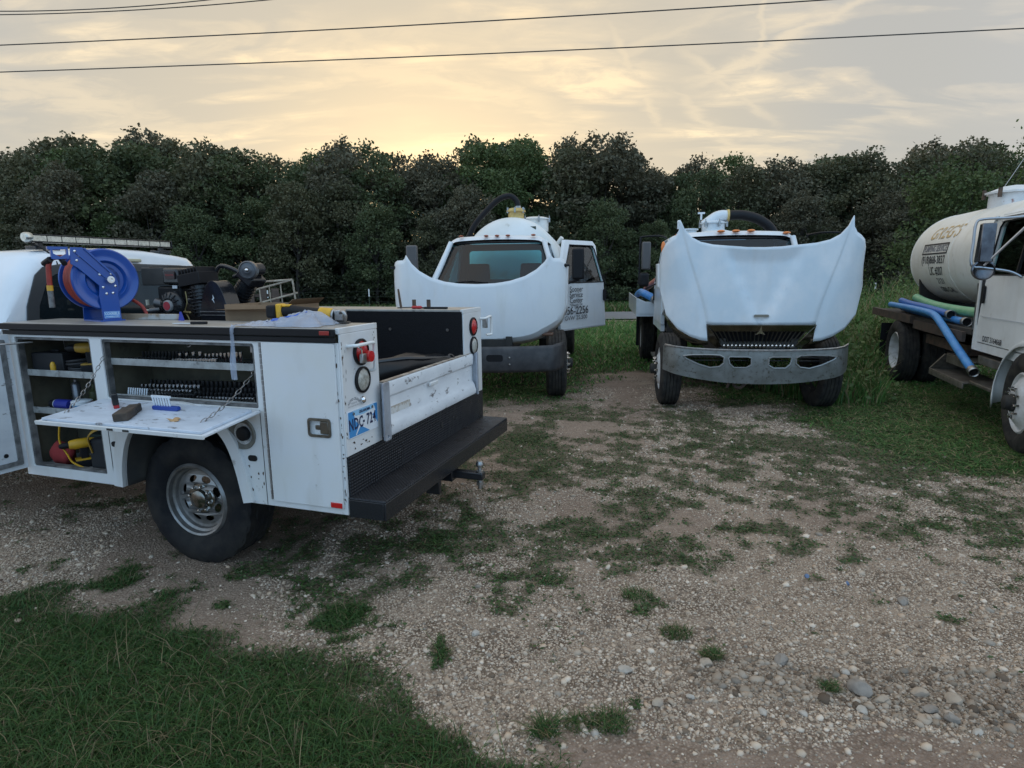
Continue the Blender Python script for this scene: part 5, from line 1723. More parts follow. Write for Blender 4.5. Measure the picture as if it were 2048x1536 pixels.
# low wooden tray strip in front of the engine
o = MB().box(-.34, .34, -.012, .012, 0, .036)
put_thing(o, 'packing_strip', mat('strip_card', (.34, .25, .17), .85, var=(.50, .48, .45), vscale=2.2, vlo=.45, vhi=.5), 'long tan cardboard strip lying before the engine', 'packing', on_truck(1.80, .615, 1.5305, R(1)), bevel=.002)
put_thing(MB().hexa([(-.02, -.006, 0), (.02, -.006, 0), (.02, .006, 0), (-.02, .006, 0), (-.004, -.003, .055), (.006, -.003, .055), (.006, .003, .055), (-.004, .003, .055)]), 'glue_tube', mat('blue_tube', (.02, .04, .35), .4), 'small blue tube standing before the belt guard', 'tube', on_truck(1.385, .66, 1.5305))
kn = thing('utility_knife', 'folding knife with pale blade lying at the cabinet edge', 'knife', on_truck(1.06, .90, 1.5305).translation, ST_YAW + R(12))
MB().plate([(.0, -.010), (.075, -.014), (.115, .002), (.075, .014), (.0, .010)], [], lambda a, c, t_: (a, c, t_), .004, .008).build('blade', PLATE, kn)
MB().box(-.10, .0, -.010, .010, .001, .016).build('handle', BLACKP, kn, bevel=.004)
# angle impact tool
ag = thing('cordless_angle_tool', 'yellow and black cordless angle grinder lying on cabinet top behind the bag', 'power tool', on_truck(.40, .70, 1.5305).translation, ST_YAW + R(8))
MB().tube(spline([(.20, -.01, .065), (.12, -.01, .072), (.02, 0, .066), (-.10, .005, .050)], 5), [.030, .034, .034, .034, .036, .036, .034, .032, .030, .030, .030, .031, .032, .033, .034, .034], 12).build('body', BLACKP, ag)
MB().box(.185, .245, -.045, .035, .03, .105).build('battery', BLACKP, ag, bevel=.012)
MB().box(.150, .184, -.040, .030, .028, .112).box(.10, .15, -.025, .02, .092, .108).build('battery_mount', YELLOW, ag, bevel=.008)
MB().cyl((-.085, .005, .055), (-.165, .008, .045), .037, .040, n=16).build('gear_neck', YELLOW, ag)
MB().cyl((-.1655, .008, .045), (-.180, .009, .044), .041, n=16).box(-.235, -.181, -.022, .036, .012, .078).build('gear_head', STEEL, ag, bevel=.008)
MB().cyl((-.215, .008, .012), (-.215, .008, .002), .030, n=14).lathe([(.05, 0), (.05, .004), (.0, .004)], (-.215, .008, .004), (0, 0, 1), 18).build('disc', mat('disc_dark', (.06, .055, .05), .7), ag)
MB().tube(spline([(-.22, .03, .06), (-.25, .06, .07), (-.265, .06, .045), (-.25, .04, .02)], 4), .010, 8).build('guard', STEEL, ag)
# plastic bag draped over the edge
bagm = bpy.data.materials.new('bag_film'); bagm.use_nodes = True
t = bagm.node_tree; b = t.nodes['Principled BSDF']
b.inputs['Base Color'].default_value = (.50, .55, .66, 1); b.inputs['Roughness'].default_value = .32
tb_ = t.nodes.new('ShaderNodeBsdfTransparent'); mx_ = t.nodes.new('ShaderNodeMixShader'); mx_.inputs[0].default_value = .42
t.links.new(b.outputs[0], mx_.inputs[1]); t.links.new(tb_.outputs[0], mx_.inputs[2]); t.links.new(mx_.outputs[0], t.nodes['Material Output'].inputs[0])
bgt = thing('plastic_bag', 'crumpled translucent plastic bag with blue print hanging over cabinet edge', 'bag', on_truck(.42, .86, 1.5305).translation, ST_YAW)
def bag(u_, v_):
    x = -.27 + .52 * u_
    y = -.13 + .26 * v_
    env = math.sin(math.pi * min(1, max(0, v_))) ** .55 * math.sin(math.pi * min(1, max(0, u_))) ** .45
    h = .085 * env * (.62 + .38 * math.sin(u_ * 5 + 1)) * (1.2 - .5 * u_)
    cr = .012 * math.sin(u_ * 31 + v_ * 17) * math.sin(v_ * 23 - u_ * 9) + .008 * math.sin(u_ * 57 + 2) * math.sin(v_ * 41)
    y += .012 * math.sin(u_ * 19) ; x += .014 * math.sin(v_ * 13 + u_ * 7)
    return (x, y, max(.002, h + cr * env + .004))
MB().grid(bag, 46, 26).build('film', bagm, bgt, ang=60)
tail = []
for i in range(15):
    f = i / 14
    cx = .20 + .015 * math.sin(f * 4) + .05 * f
    w_ = .022 * (1 - .72 * math.sin(min(1, f * 1.3) * math.pi) ** .8) * (1 - .45 * f) + .004
    yy = .10 + min(1, f * 3.5) * .062 + .006 * math.sin(f * 9)
    zz = .010 - max(0, f - .25) / .75 * .30 - (0 if f > .25 else .0)
    jz = .006 * math.sin(i * 2.7)
    tail.append([(cx - w_, yy, zz + jz), (cx - w_ * .4, yy + .012 + .006 * math.sin(i * 1.9), zz), (cx + w_ * .2, yy - .003 + .005 * math.sin(i * 3.1), zz - jz), (cx + w_, yy + .008, zz + jz)])
MB().loft(tail, closed=False, caps=False).build('tail', bagm, bgt, ang=60)
PB = mat('bag_print', (.03, .12, .50), .4)
MB().grid(lambda u_, v_: (lambda p: (p[0], p[1], p[2] + .003))(bag(.44 + .16 * u_ + .05 * v_, .50 + .30 * v_)), 8, 8).build('print', PB, bgt)
MB().grid(lambda u_, v_: (lambda p: (p[0], p[1], p[2] + .003))(bag(.22 + .18 * u_, .60 + .05 * v_ + .14 * u_)), 8, 3).build('print', PB, bgt)
# tools on the far cabinet top
sc_ = thing('screwdriver', 'red handled screwdriver lying on the far cabinet top', 'screwdriver', on_truck(.43, -.72, 1.5305).translation, ST_YAW)
MB().lathe([(.006, 0), (.012, .01), (.012, .08), (.008, .09)], (-.05, 0, .0122), (1, 0, 0), 10).build('handle', mat('red_plastic', (.45, .02, .025), .4), sc_)
MB().cyl((.04, 0, .0122), (.17, 0, .008), .004, n=8).build('shaft', BLACKM, sc_)
put_thing(MB().box(-.10, .10, -.014, .014, 0, .016).cyl((.10, 0, .008), (.14, 0, .008), .006, n=8), 'pry_tool', BLACKP, 'flat black tool lying beside the red handled screwdriver', 'tool', on_truck(.265, -.73, 1.5305), bevel=.004)
put_thing(MB().tube([(0, 0, 0), (.012, 0, .09), (.02, 0, .155)], [.010, .010, .008], 8), 'punch', RUSTY, 'thin rusty punch leaning on end on far cabinet top', 'tool', on_truck(.61, -.80, 1.5305))

# black moulded bumper cover dumped across the bed
bc = MB()
path = spline([(.52, .50, .875 + .22), (.36, .25, 1.225), (.24, .02, 1.27), (.14, -.25, 1.265), (.085, -.50, 1.235)], 5)
rings = []
for i, p in enumerate(path):
    f = i / (len(path) - 1)
    hgt = .055 + .03 * math.sin(f * math.pi) + .008 * math.sin(f * 23); wd = .10 + .012 * math.sin(f * 17)
    ring = []
    for k in range(12):
        a = 2 * math.pi * k / 12
        ring.append((p.x + wd * math.cos(a) * (1 if math.cos(a) < 0 else .6), p.y, p.z - .10 + hgt * math.sin(a)))
    rings.append(ring)
o = put_thing(bc.loft(rings), 'bumper_cover', mat('black_moulding', (.007, .0075, .009), .35, spec=.35), 'long glossy black plastic moulding lying across the truck bed', 'bumper cover', on_truck(0, 0, 0), ang=60)
MB().lathe([(.036, 0), (.036, .02), (.022, .024), (.020, .012), (0, .012)], (.03, -.455, 1.175), (-.8, .3, .5), 16, caps=False).build('fitting', BLACKM, o)
put_thing(MB().tube(spline([(.50, .52, 1.02), (.38, .30, 1.20), (.20, .05, 1.235), (.10, -.15, 1.22), (.04, -.42, 1.19)], 6), .018, 8), 'rubber_hose', BLACKG, 'black rubber hose lying along the moulding in the truck bed', 'hose', on_truck(0, 0, 0))
put_thing(MB().cyl((0, 0, .24), (0, 0, 0), .05, .05, n=14).cyl((0, 0, .24), (0, 0, .30), .05, .02, n=14), 'spray_bottle', BLACKP, 'black bottle standing in truck bed under the moulding', 'bottle', on_truck(.60, .10, .861))

# ------------------------------------------------------------------ tools in and on the side cabinets
SOCK = mat('socket_chrome', (.62, .62, .62), .20, 1.0, var=(.4, .4, .4), vscale=40)
SOCKB = mat('socket_black', (.03, .03, .032), .35, .6)
def socket_rail(x0, x1, y, z, n, h0, h1, r0, r1, m_, lab, rail_m):
    e = thing('socket_rail', lab, 'socket set', on_truck((x0 + x1) / 2, y, z).translation, ST_YAW, 'rows of sockets in the middle cabinet')
    ln = (x1 - x0) / 2
    MB().box(-ln, ln, -.012, .012, 0, .006).build('rail', rail_m, e)
    cache = {}
    for i in range(n):
        f = i / max(1, n - 1)
        x_ = ln - .012 - f * (2 * ln - .024)
        k = round(f * 4)
        if k not in cache:
            h = h0 + (h1 - h0) * k / 4; r_ = r0 + (r1 - r0) * k / 4
            b_ = MB().lathe([(r_ * .72, 0), (r_ * .78, h * .35), (r_, h * .45), (r_, h), (r_ * .7, h), (r_ * .66, h * .7), (0, h * .68)], (0, 0, 0), (0, 0, 1), 10)
            me = b_.mesh('socket'); me.materials.append(m_); cache[k] = me
        o = bpy.data.objects.new('socket', cache[k]); COL.objects.link(o); o.parent = e
        o.location = (x_, random.uniform(-.001, .001), .006)
RB = mat('rail_black', (.03, .03, .03), .5); RR = mat('rail_red', (.35, .03, .03), .5)
socket_rail(.86, 1.20, .935, 1.3025, 16, .018, .030, .0085, .0115, SOCK, 'bright chrome socket row at the front of the upper shelf', RB)
socket_rail(.62, .84, .930, 1.3025, 10, .012, .016, .006, .007, SOCKB, 'short dark bit row on a red rail, upper shelf', RR)
socket_rail(.72, 1.00, .885, 1.3025, 10, .050, .066, .008, .011, SOCK, 'tall chrome sockets standing behind the bright row', RB)
socket_rail(1.02, 1.20, .880, 1.3025, 4, .045, .060, .011, .013, SOCK, 'four widely spaced deep sockets on the upper shelf', RB)
socket_rail(1.24, 1.62, .930, 1.3025, 18, .014, .024, .006, .008, SOCKB, 'small dark sockets along the upper shelf towards the cab', RB)
socket_rail(1.14, 1.52, .860, 1.3025, 14, .045, .055, .007, .010, SOCKB, 'deep black sockets at the back of the upper shelf', RB)
for k, (x0, x1, y_, n_, h0, h1, r0, r1, m_, lab) in enumerate((
        (.62, 1.05, .930, 18, .020, .032, .008, .0115, SOCK, 'front chrome socket row on the lower shelf by the rear chain'),
        (1.06, 1.34, .925, 12, .020, .028, .008, .010, SOCKB, 'dark socket row at the centre front of the lower shelf'),
        (.60, 1.10, .890, 17, .034, .050, .009, .013, SOCKB, 'second row of black impact sockets, lower shelf rear end'),
        (1.12, 1.62, .885, 18, .030, .044, .009, .011, SOCK, 'second row of chrome sockets, lower shelf cab end'),
        (.62, 1.08, .845, 15, .055, .075, .010, .014, SOCKB, 'third row of deep black sockets, lower shelf rear end'),
        (1.10, 1.58, .840, 15, .055, .070, .010, .013, SOCK, 'third row of deep chrome sockets, lower shelf cab end'),
        (.66, 1.56, .790, 26, .075, .095, .010, .014, SOCKB, 'long back row of the tallest black sockets, lower shelf'))):
    socket_rail(x0, x1, y_, 1.0825, n_, h0, h1, r0, r1, m_, lab, RB)
# pale hex keys in a holder at the cab end of the lower shelf
hk = thing('hex_key_set', 'pale slanting hex keys standing in a holder, cab end of lower shelf', 'hex keys', on_truck(1.50, .938, 1.0825).translation, ST_YAW)
MB().box(-.085, .085, -.012, .012, 0, .012).build('holder', RB, hk, bevel=.003)
for i in range(9):
    x_ = .075 - i * .0185
    MB().cyl((x_, 0, .008), (x_ - .012, .0, .055), .0045, n=6).build('key', mat('key_white', (.70, .74, .78), .3), hk)

def drill(lab, M_, body=YELLOW, cat='power tool', grp='yellow power tools in the front cabinet'):
    """pistol drill lying as placed"""
    e = thing('cordless_drill', lab, cat, M_.translation, M_.to_euler().z, grp)
    MB().lathe([(0, -.09), (.028, -.088), (.034, -.06), (.034, .02), (.028, .05), (.022, .055)], (0, 0, .16), (1, 0, 0), 16, caps=False).build('motor_body', body, e)
    MB().lathe([(.021, .055), (.021, .085), (.013, .105), (.004, .108)], (0, 0, .16), (1, 0, 0), 12).build('chuck', BLACKP, e)
    MB().loft([[(-.045 + q * .004, -.018, .05 + q * 0), (-.005, -.018, .05), (-.005, .018, .05), (-.045, .018, .05)] if q == 0 else [(-.05, -.020, .14), (.0, -.020, .14), (.0, .020, .14), (-.05, .020, .14)] for q in (0, 1)]).build('grip', BLACKP, e, bevel=.006)
    MB().box(-.065, .03, -.034, .034, 0, .05).build('battery', BLACKP, e, bevel=.006)
    MB().box(-.062, .027, -.0335, .0335, .0503, .060).build('battery_band', body, e)
    return e


DULLY = mat('dull_yellow', (.45, .26, .03), .5, var=(.30, .17, .03), vscale=14)
drill('yellow and black drill on the top shelf of the front cabinet', on_truck(1.98, .87, 1.2055, R(35)), DULLY)
drill('second power tool on the top shelf, beside the partition', on_truck(1.83, .84, 1.2055, R(160)), DULLY)
put_thing(MB().lathe([(.014, 0), (.016, .005), (.016, .05), (.010, .066), (.006, .07), (0, .07)], (0, 0, 0), (0, 0, 1), 12), 'glue_stick', YELLOW, 'small bright yellow cap standing on the top shelf', 'bottle', on_truck(2.20, .935, 1.2055))
sp_ = thing('spray_can', 'blue spray can with dark cap lying on the middle shelf', 'spray can', on_truck(2.20, .905, .9895).translation, ST_YAW)
MB().cyl((-.07, 0, 0), (.05, 0, 0), .033, n=18).build('can', mat('can_blue', (.03, .04, .28), .3), sp_)
MB().lathe([(.033, .05), (.031, .058), (.027, .060)], (0, 0, 0), (1, 0, 0), 18, caps=False).build('white_ring', PLATE, sp_)
MB().lathe([(.028, .060), (.028, .10), (.02, .105), (0, .105)], (0, 0, 0), (1, 0, 0), 16, caps=False).build('cap', BLACKP, sp_)
tb = thing('plastic_tub', 'blue tub with white lid on the middle shelf', 'tub', on_truck(2.035, .90, .9555).translation, ST_YAW)
MB().lathe([(.052, 0), (.058, .045)], (0, 0, 0), (0, 0, 1), 22).build('tub', mat('tub_blue', (.05, .22, .42), .4), tb)
MB().lathe([(.060, .0455), (.061, .066), (.050, .072), (0, .073)], (0, 0, 0), (0, 0, 1), 22, caps=True).build('lid', PLATE, tb)
fb = thing('filter_box', 'black box with white printed letters on the middle shelf', 'box', on_truck(1.885, .925, .9555).translation, ST_YAW)
MB().box(-.055, .055, -.04, .035, 0, .055).build('carton', BLACKP, fb, bevel=.002)
text('WIX', .036, lambda u_, v_: (-u_, .0358, .030 + v_), PLATE, fb, bold=.0012)
rbg = MB().sphere((0, 0, .075), .09, 16, 10, (1, .7, .92)).warp(lambda x, y, z: (x + .012 * math.sin(z * 60 + y * 40), y + .01 * math.sin(x * 70), max(0, z + .012 * math.sin(x * 50 + y * 30))))
put_thing(rbg, 'tool_pouch', mat('red_cloth', (.28, .03, .03), .85), 'crumpled red cloth pouch at the cab end of the cabinet floor', 'pouch', on_truck(2.30, .88, .5655), ang=70)
drill('large yellow and black tool beside the red pouch', on_truck(2.12, .90, .5655, R(60)), YELLOW)
def strap(pts, lab, M_, m_, r_=.013):
    return put_thing(MB().tube(spline(pts, 5), r_, 8, sx=.45), 'tool_strap', m_, lab, 'strap', M_, group='yellow straps in the front cabinet')
strap([(.10, .03, .28), (.09, .05, .18), (.02, .06, .10), (-.02, .06, .05), (-.12, .06, .02)], 'yellow strap curling down beside the red pouch', on_truck(2.13, .90, .5655), YELLOW)
strap([(.06, .03, .12), (.07, .04, .22), (.01, .03, .275), (-.08, .02, .29), (-.11, .02, .24)], 'yellow handle loop of the dark tool bag', on_truck(1.90, .90, .5655), DULLY)
tbg = MB().box(-.11, .11, -.08, .06, 0, .21)
put_thing(tbg, 'tool_bag', mat('dark_cloth', (.02, .02, .022), .9), 'dark square tool bag on the front cabinet floor by the partition', 'bag', on_truck(1.89, .86, .5655, R(6)), bevel=.02)
wr = thing('ratchet_wrench', 'chrome ratchet lying on the front cabinet floor', 'wrench', on_truck(1.90, .955, .5655).translation, ST_YAW + R(10))
MB().cyl((-.06, 0, .012), (.10, 0, .012), .009, n=8).build('shaft', SOCK, wr)
MB().lathe([(.0, 0), (.020, 0), (.022, .008), (.018, .022), (0, .024)], (-.075, 0, .002), (0, 0, 1), 14).build('head', SOCK, wr)
# things on the fold-down door
dl = lambda x, y, rz=0.0: ST_M @ fdn @ Matrix.Translation((x, y, PAN)) @ Matrix.Rotation(rz, 4, 'Z')
BRN = mat('grimy_brown', (.075, .055, .04), .7, var=(.03, .026, .022), vscale=14, bump=.4, bscale=60)
vb = bpy.data.objects.new('tool_block', None); COL.objects.link(vb); vb.matrix_world = dl(1.165, .265, R(-62)); tag(vb, 'grimy brown metal vise block resting on fold-down door', 'vise')
MB().box(-.10, .02, -.038, .038, 0, .045).build('jaw', BRN, vb, bevel=.006)
MB().box(.022, .10, -.032, .032, 0, .040).cyl((.03, -.04, .03), (.03, .04, .03), .016, n=10).build('slide', BRN, vb, bevel=.006)
MB().cyl((.10, 0, .02), (.15, 0, .02), .010, n=8).build('screw', RUSTY, vb)
hx = bpy.data.objects.new('hex_key_set', None); COL.objects.link(hx); hx.matrix_world = dl(1.055, .135, R(0)); tag(hx, 'blue handled fold-out hex key set standing on fold-down door', 'hex keys')
MB().plate(rrect(-.11, .075, .0, .024, .011, 3), [], lambda a, z, t_: (a, t_, z), -.012, .012).build('handle', mat('blue_handle', (.02, .06, .30), .4), hx, bevel=.003)
for i in range(7):
    x_ = .065 - i * .019
    MB().cyl((x_, .0, .022), (x_ + .004, 0, .078), .0055, n=6).build('key', mat('key_white', (.70, .74, .78)), hx)
MB().plate([(.075, .070), (.075, .082), (-.062, .082), (-.062, .070)], [], lambda a, z, t_: (a, t_, z), -.004, .004).build('key_clip', PLATE, hx)
rh = bpy.data.objects.new('bit_holder', None); COL.objects.link(rh); rh.matrix_world = dl(1.425, .13, R(-35)); tag(rh, 'red bit holder with grey clip on the fold-down door', 'bit holder')
MB().box(-.075, .075, -.014, .014, 0, .02).build('tray', mat('red_plastic', (.45, .02, .025)), rh, bevel=.004)
for i in range(5):
    MB().cyl((-.05 + .022 * i, 0, .02), (-.05 + .022 * i, 0, .05), .007, n=8).build('bit', SOCK, rh)
MB().box(-.078, -.045, -.016, .016, .0202, .085).build('clip', GREYB, rh, bevel=.004)
put_thing(MB().grid(lambda u_, v_: ((u_ - .5) * .06 + .01 * math.sin(v_ * 7), (v_ - .5) * .035, .006 + .010 * math.sin(u_ * 5) * math.sin(v_ * 4 + 1)), 8, 6), 'dry_leaf', mat('leaf_tan', (.45, .27, .13), .8), 'curled tan leaf lying near the edge of the fold-down door', 'leaf', dl(.83, .28), solid=.001)

# clutter in the front cabinet
DCL = mat('dark_rubber_cable', (.02, .02, .022), .6)
def coil(lab, M_, m_, r_=.085, n=5):
    b_ = MB()
    for k in range(n):
        b_.lathe([(r_ - .004 * (k % 3) + .009 * math.cos(q * math.pi / 3), .009 * math.sin(q * math.pi / 3)) for q in range(6)], (.004 * (k % 2), .003 * k, .010 + .015 * k), (.05 * (k - 2), .06 * (k % 2), 1), 24, closed=True, caps=False)
    return put_thing(b_, 'cable_coil', m_, lab, 'cable', M_, 'coiled cables in the front cabinet')
coil('coiled black cable on the top shelf of the front cabinet', on_truck(2.10, .80, 1.2055), DCL)
coil('coiled dull orange cable behind the blue tub, middle shelf', on_truck(1.88, .80, .9555), mat('orange_cable', (.30, .09, .02), .6))
put_thing(MB().box(-.12, .12, -.07, .07, 0, .12).box(-.03, .03, -.008, .008, .121, .135), 'tool_case', DCL, 'black tool case at the cab end of the top shelf', 'case', on_truck(2.31, .83, 1.2055, R(8)), bevel=.008)
put_thing(MB().lathe([(.03, 0), (.032, .01), (.032, .10), (.012, .125), (.012, .15), (0, .152)], (0, 0, 0), (0, 0, 1), 16), 'oil_bottle', mat('bottle_olive', (.07, .075, .03), .4), 'dark olive bottle standing at the back of the middle shelf', 'bottle', on_truck(2.10, .76, .9555))
put_thing(MB().lathe([(.028, 0), (.028, .14), (.02, .155), (.012, .16), (.012, .175), (0, .176)], (0, 0, 0), (0, 0, 1), 16), 'aerosol_can', mat('can_grey', (.22, .22, .24), .3, .6), 'grey aerosol can standing behind the blue spray can', 'can', on_truck(2.25, .77, .9555))
rag = MB().grid(lambda u_, v_: ((u_ - .5) * .20, (v_ - .5) * .13, .012 + .045 * math.sin(u_ * 3.14) * math.sin(v_ * 3.14) * (1 + .5 * math.sin(u_ * 17 + v_ * 11)) + .008 * math.sin(u_ * 31) * math.sin(v_ * 27)), 22, 16)
put_thing(rag, 'shop_rag', mat('grey_rag', (.10, .10, .11), .95), 'crumpled dark rag on the middle shelf by the partition', 'rag', on_truck(1.84, .88, .9555, R(20)), solid=.002, ang=60)
for i_, (x_, y_, a_, l_, lab) in enumerate(((2.05, .945, 5, .24, 'long dull spanner along the front of the cabinet floor'), (2.22, .80, 40, .20, 'spanner lying crosswise behind the red pouch'), (1.98, .80, -25, .22, 'rusty spanner at the back of the cabinet floor'))):
    put_thing(MB().box(-l_ / 2, l_ / 2, -.008, .008, .001, .009).lathe([(0, 0), (.02, 0), (.02, .011), (0, .011)], (l_ / 2, 0, 0), (0, 0, 1), 10).lathe([(0, 0), (.017, 0), (.017, .011), (0, .011)], (-l_ / 2, 0, 0), (0, 0, 1), 10), 'spanner', (STEEL, STEEL, RUSTY)[i_], lab, 'wrench', on_truck(x_, y_, .5655, R(a_)))
put_thing(MB().box(-.09, .09, -.06, .06, 0, .20), 'tool_box', mat('box_green', (.03, .045, .035), .7), 'dark green box standing at the back of the cabinet floor', 'box', on_truck(2.08, .74, .5655, R(-5)), bevel=.006)
# ------------------------------------------------------------------ vacuum tank trucks: shared builders
def heavy_wheels(root, xr, rad=.49, width=.27, rim=.292, yo=1.03, steer=0.0, rub=RUBBERD, yc=0.0):
    for sg in (1, -1):
        wm = steel_wheel(root, 'wheel', (0, yo * sg + yc, rad), sg, rad, width, rim, 'front', rub)
        wm.rotation_euler = (0, 0, steer)
        steel_wheel(root, 'wheel', (xr, (yo + .03) * sg, rad), sg, rad, width, rim, 'dual', rub)
        steel_wheel(root, 'wheel', (xr, (yo - .29) * sg, rad), -sg, rad, width, rim, 'dual', rub)
    MB().cyl((0, -.95, rad - .05), (0, .95, rad - .05), .055, n=10).build('front_axle', DARK, root)
    MB().cyl((xr, -.95, rad), (xr, .95, rad), .07, n=10).sphere((xr, 0, rad), .2).build('rear_axle', DARK, root)


def chassis(root, xf, xr_end, z=.72):
    for y_ in (.43, -.43):
        MB().box(xr_end, xf, y_ - .04, y_ + .04, z, z + .24).build('frame_rail', DARK, root)
    for x_ in (xf - .05, -1.6, -3.2, xr_end + .05):
        MB().box(x_ - .04, x_ + .04, -.389, .389, z + .04, z + .20).build('cross_member', DARK, root)


def engine(root, x0=-.85, x1=.35, top=1.45):
    MB().box(x0, x1 - .25, -.22, .22, .70, top - .12).box(x0 + .1, x1 - .35, -.16, .16, top - .119, top).cyl((x1 - .24, 0, 1.1), (x1 - .18, 0, 1.1), .26, n=16).build('engine_block', DARK, root, bevel=.02)
    MB().box(x1 - .10, x1 - .02, -.45, .45, .68, top).build('radiator', BLACKM, root, bevel=.01)


def hood_half(top, bot, depth, nt=16, sub=3):
    """columns across the half hood, rows from its rear edge (raised) down to the nose"""
    T = []
    for i in range(len(top) - 1):
        for k in range(sub):
            f = k / sub
            T.append((top[i][0] + (top[i + 1][0] - top[i][0]) * f, top[i][1] + (top[i + 1][1] - top[i][1]) * f,
                      bot[i][0] + (bot[i + 1][0] - bot[i][0]) * f, bot[i][1] + (bot[i + 1][1] - bot[i][1]) * f, (i + f)))
    T.append((*top[-1], *bot[-1], len(top) - 1))
    rows = []
    for j in range(nt + 1):
        t_ = j / nt
        row = []
        for yt, zt, yb, zb_, s_ in T:
            e = t_ * t_ * (3 - 2 * t_) * .35 + t_ * .65
            y = yt + (yb - yt) * (e if abs(yt - yb) > .25 else t_)
            z = zt + (zb_ - zt) * t_
            row.append((depth(s_, t_, y, z), y, z))
        rows.append(row)
    return rows


def hood(root, top, bot, depth, m_, flange=.55, nt=16, name='hood', back=None):
    rows = hood_half(top, bot, depth, nt)
    full = [[(x, -y, z) for x, y, z in reversed(r_[1:])] + r_ for r_ in rows]
    b_ = MB().loft(full, closed=False, caps=False)
    # returned sides of the wings
    for sg in (1, -1):
        strip = []
        for r_ in rows:
            x, y, z = r_[-1]
            strip.append([(x, y * sg, z)] + [(x - flange * f * (back(z) if back else 1), (y + (.02 if f < .5 else .0)) * sg, z) for f in (.15, .4, .7, 1.0)])
        b_.loft(strip, closed=False, caps=False)
    h = b_.build(name, m_, root, solid=.014, ang=32)
    return h


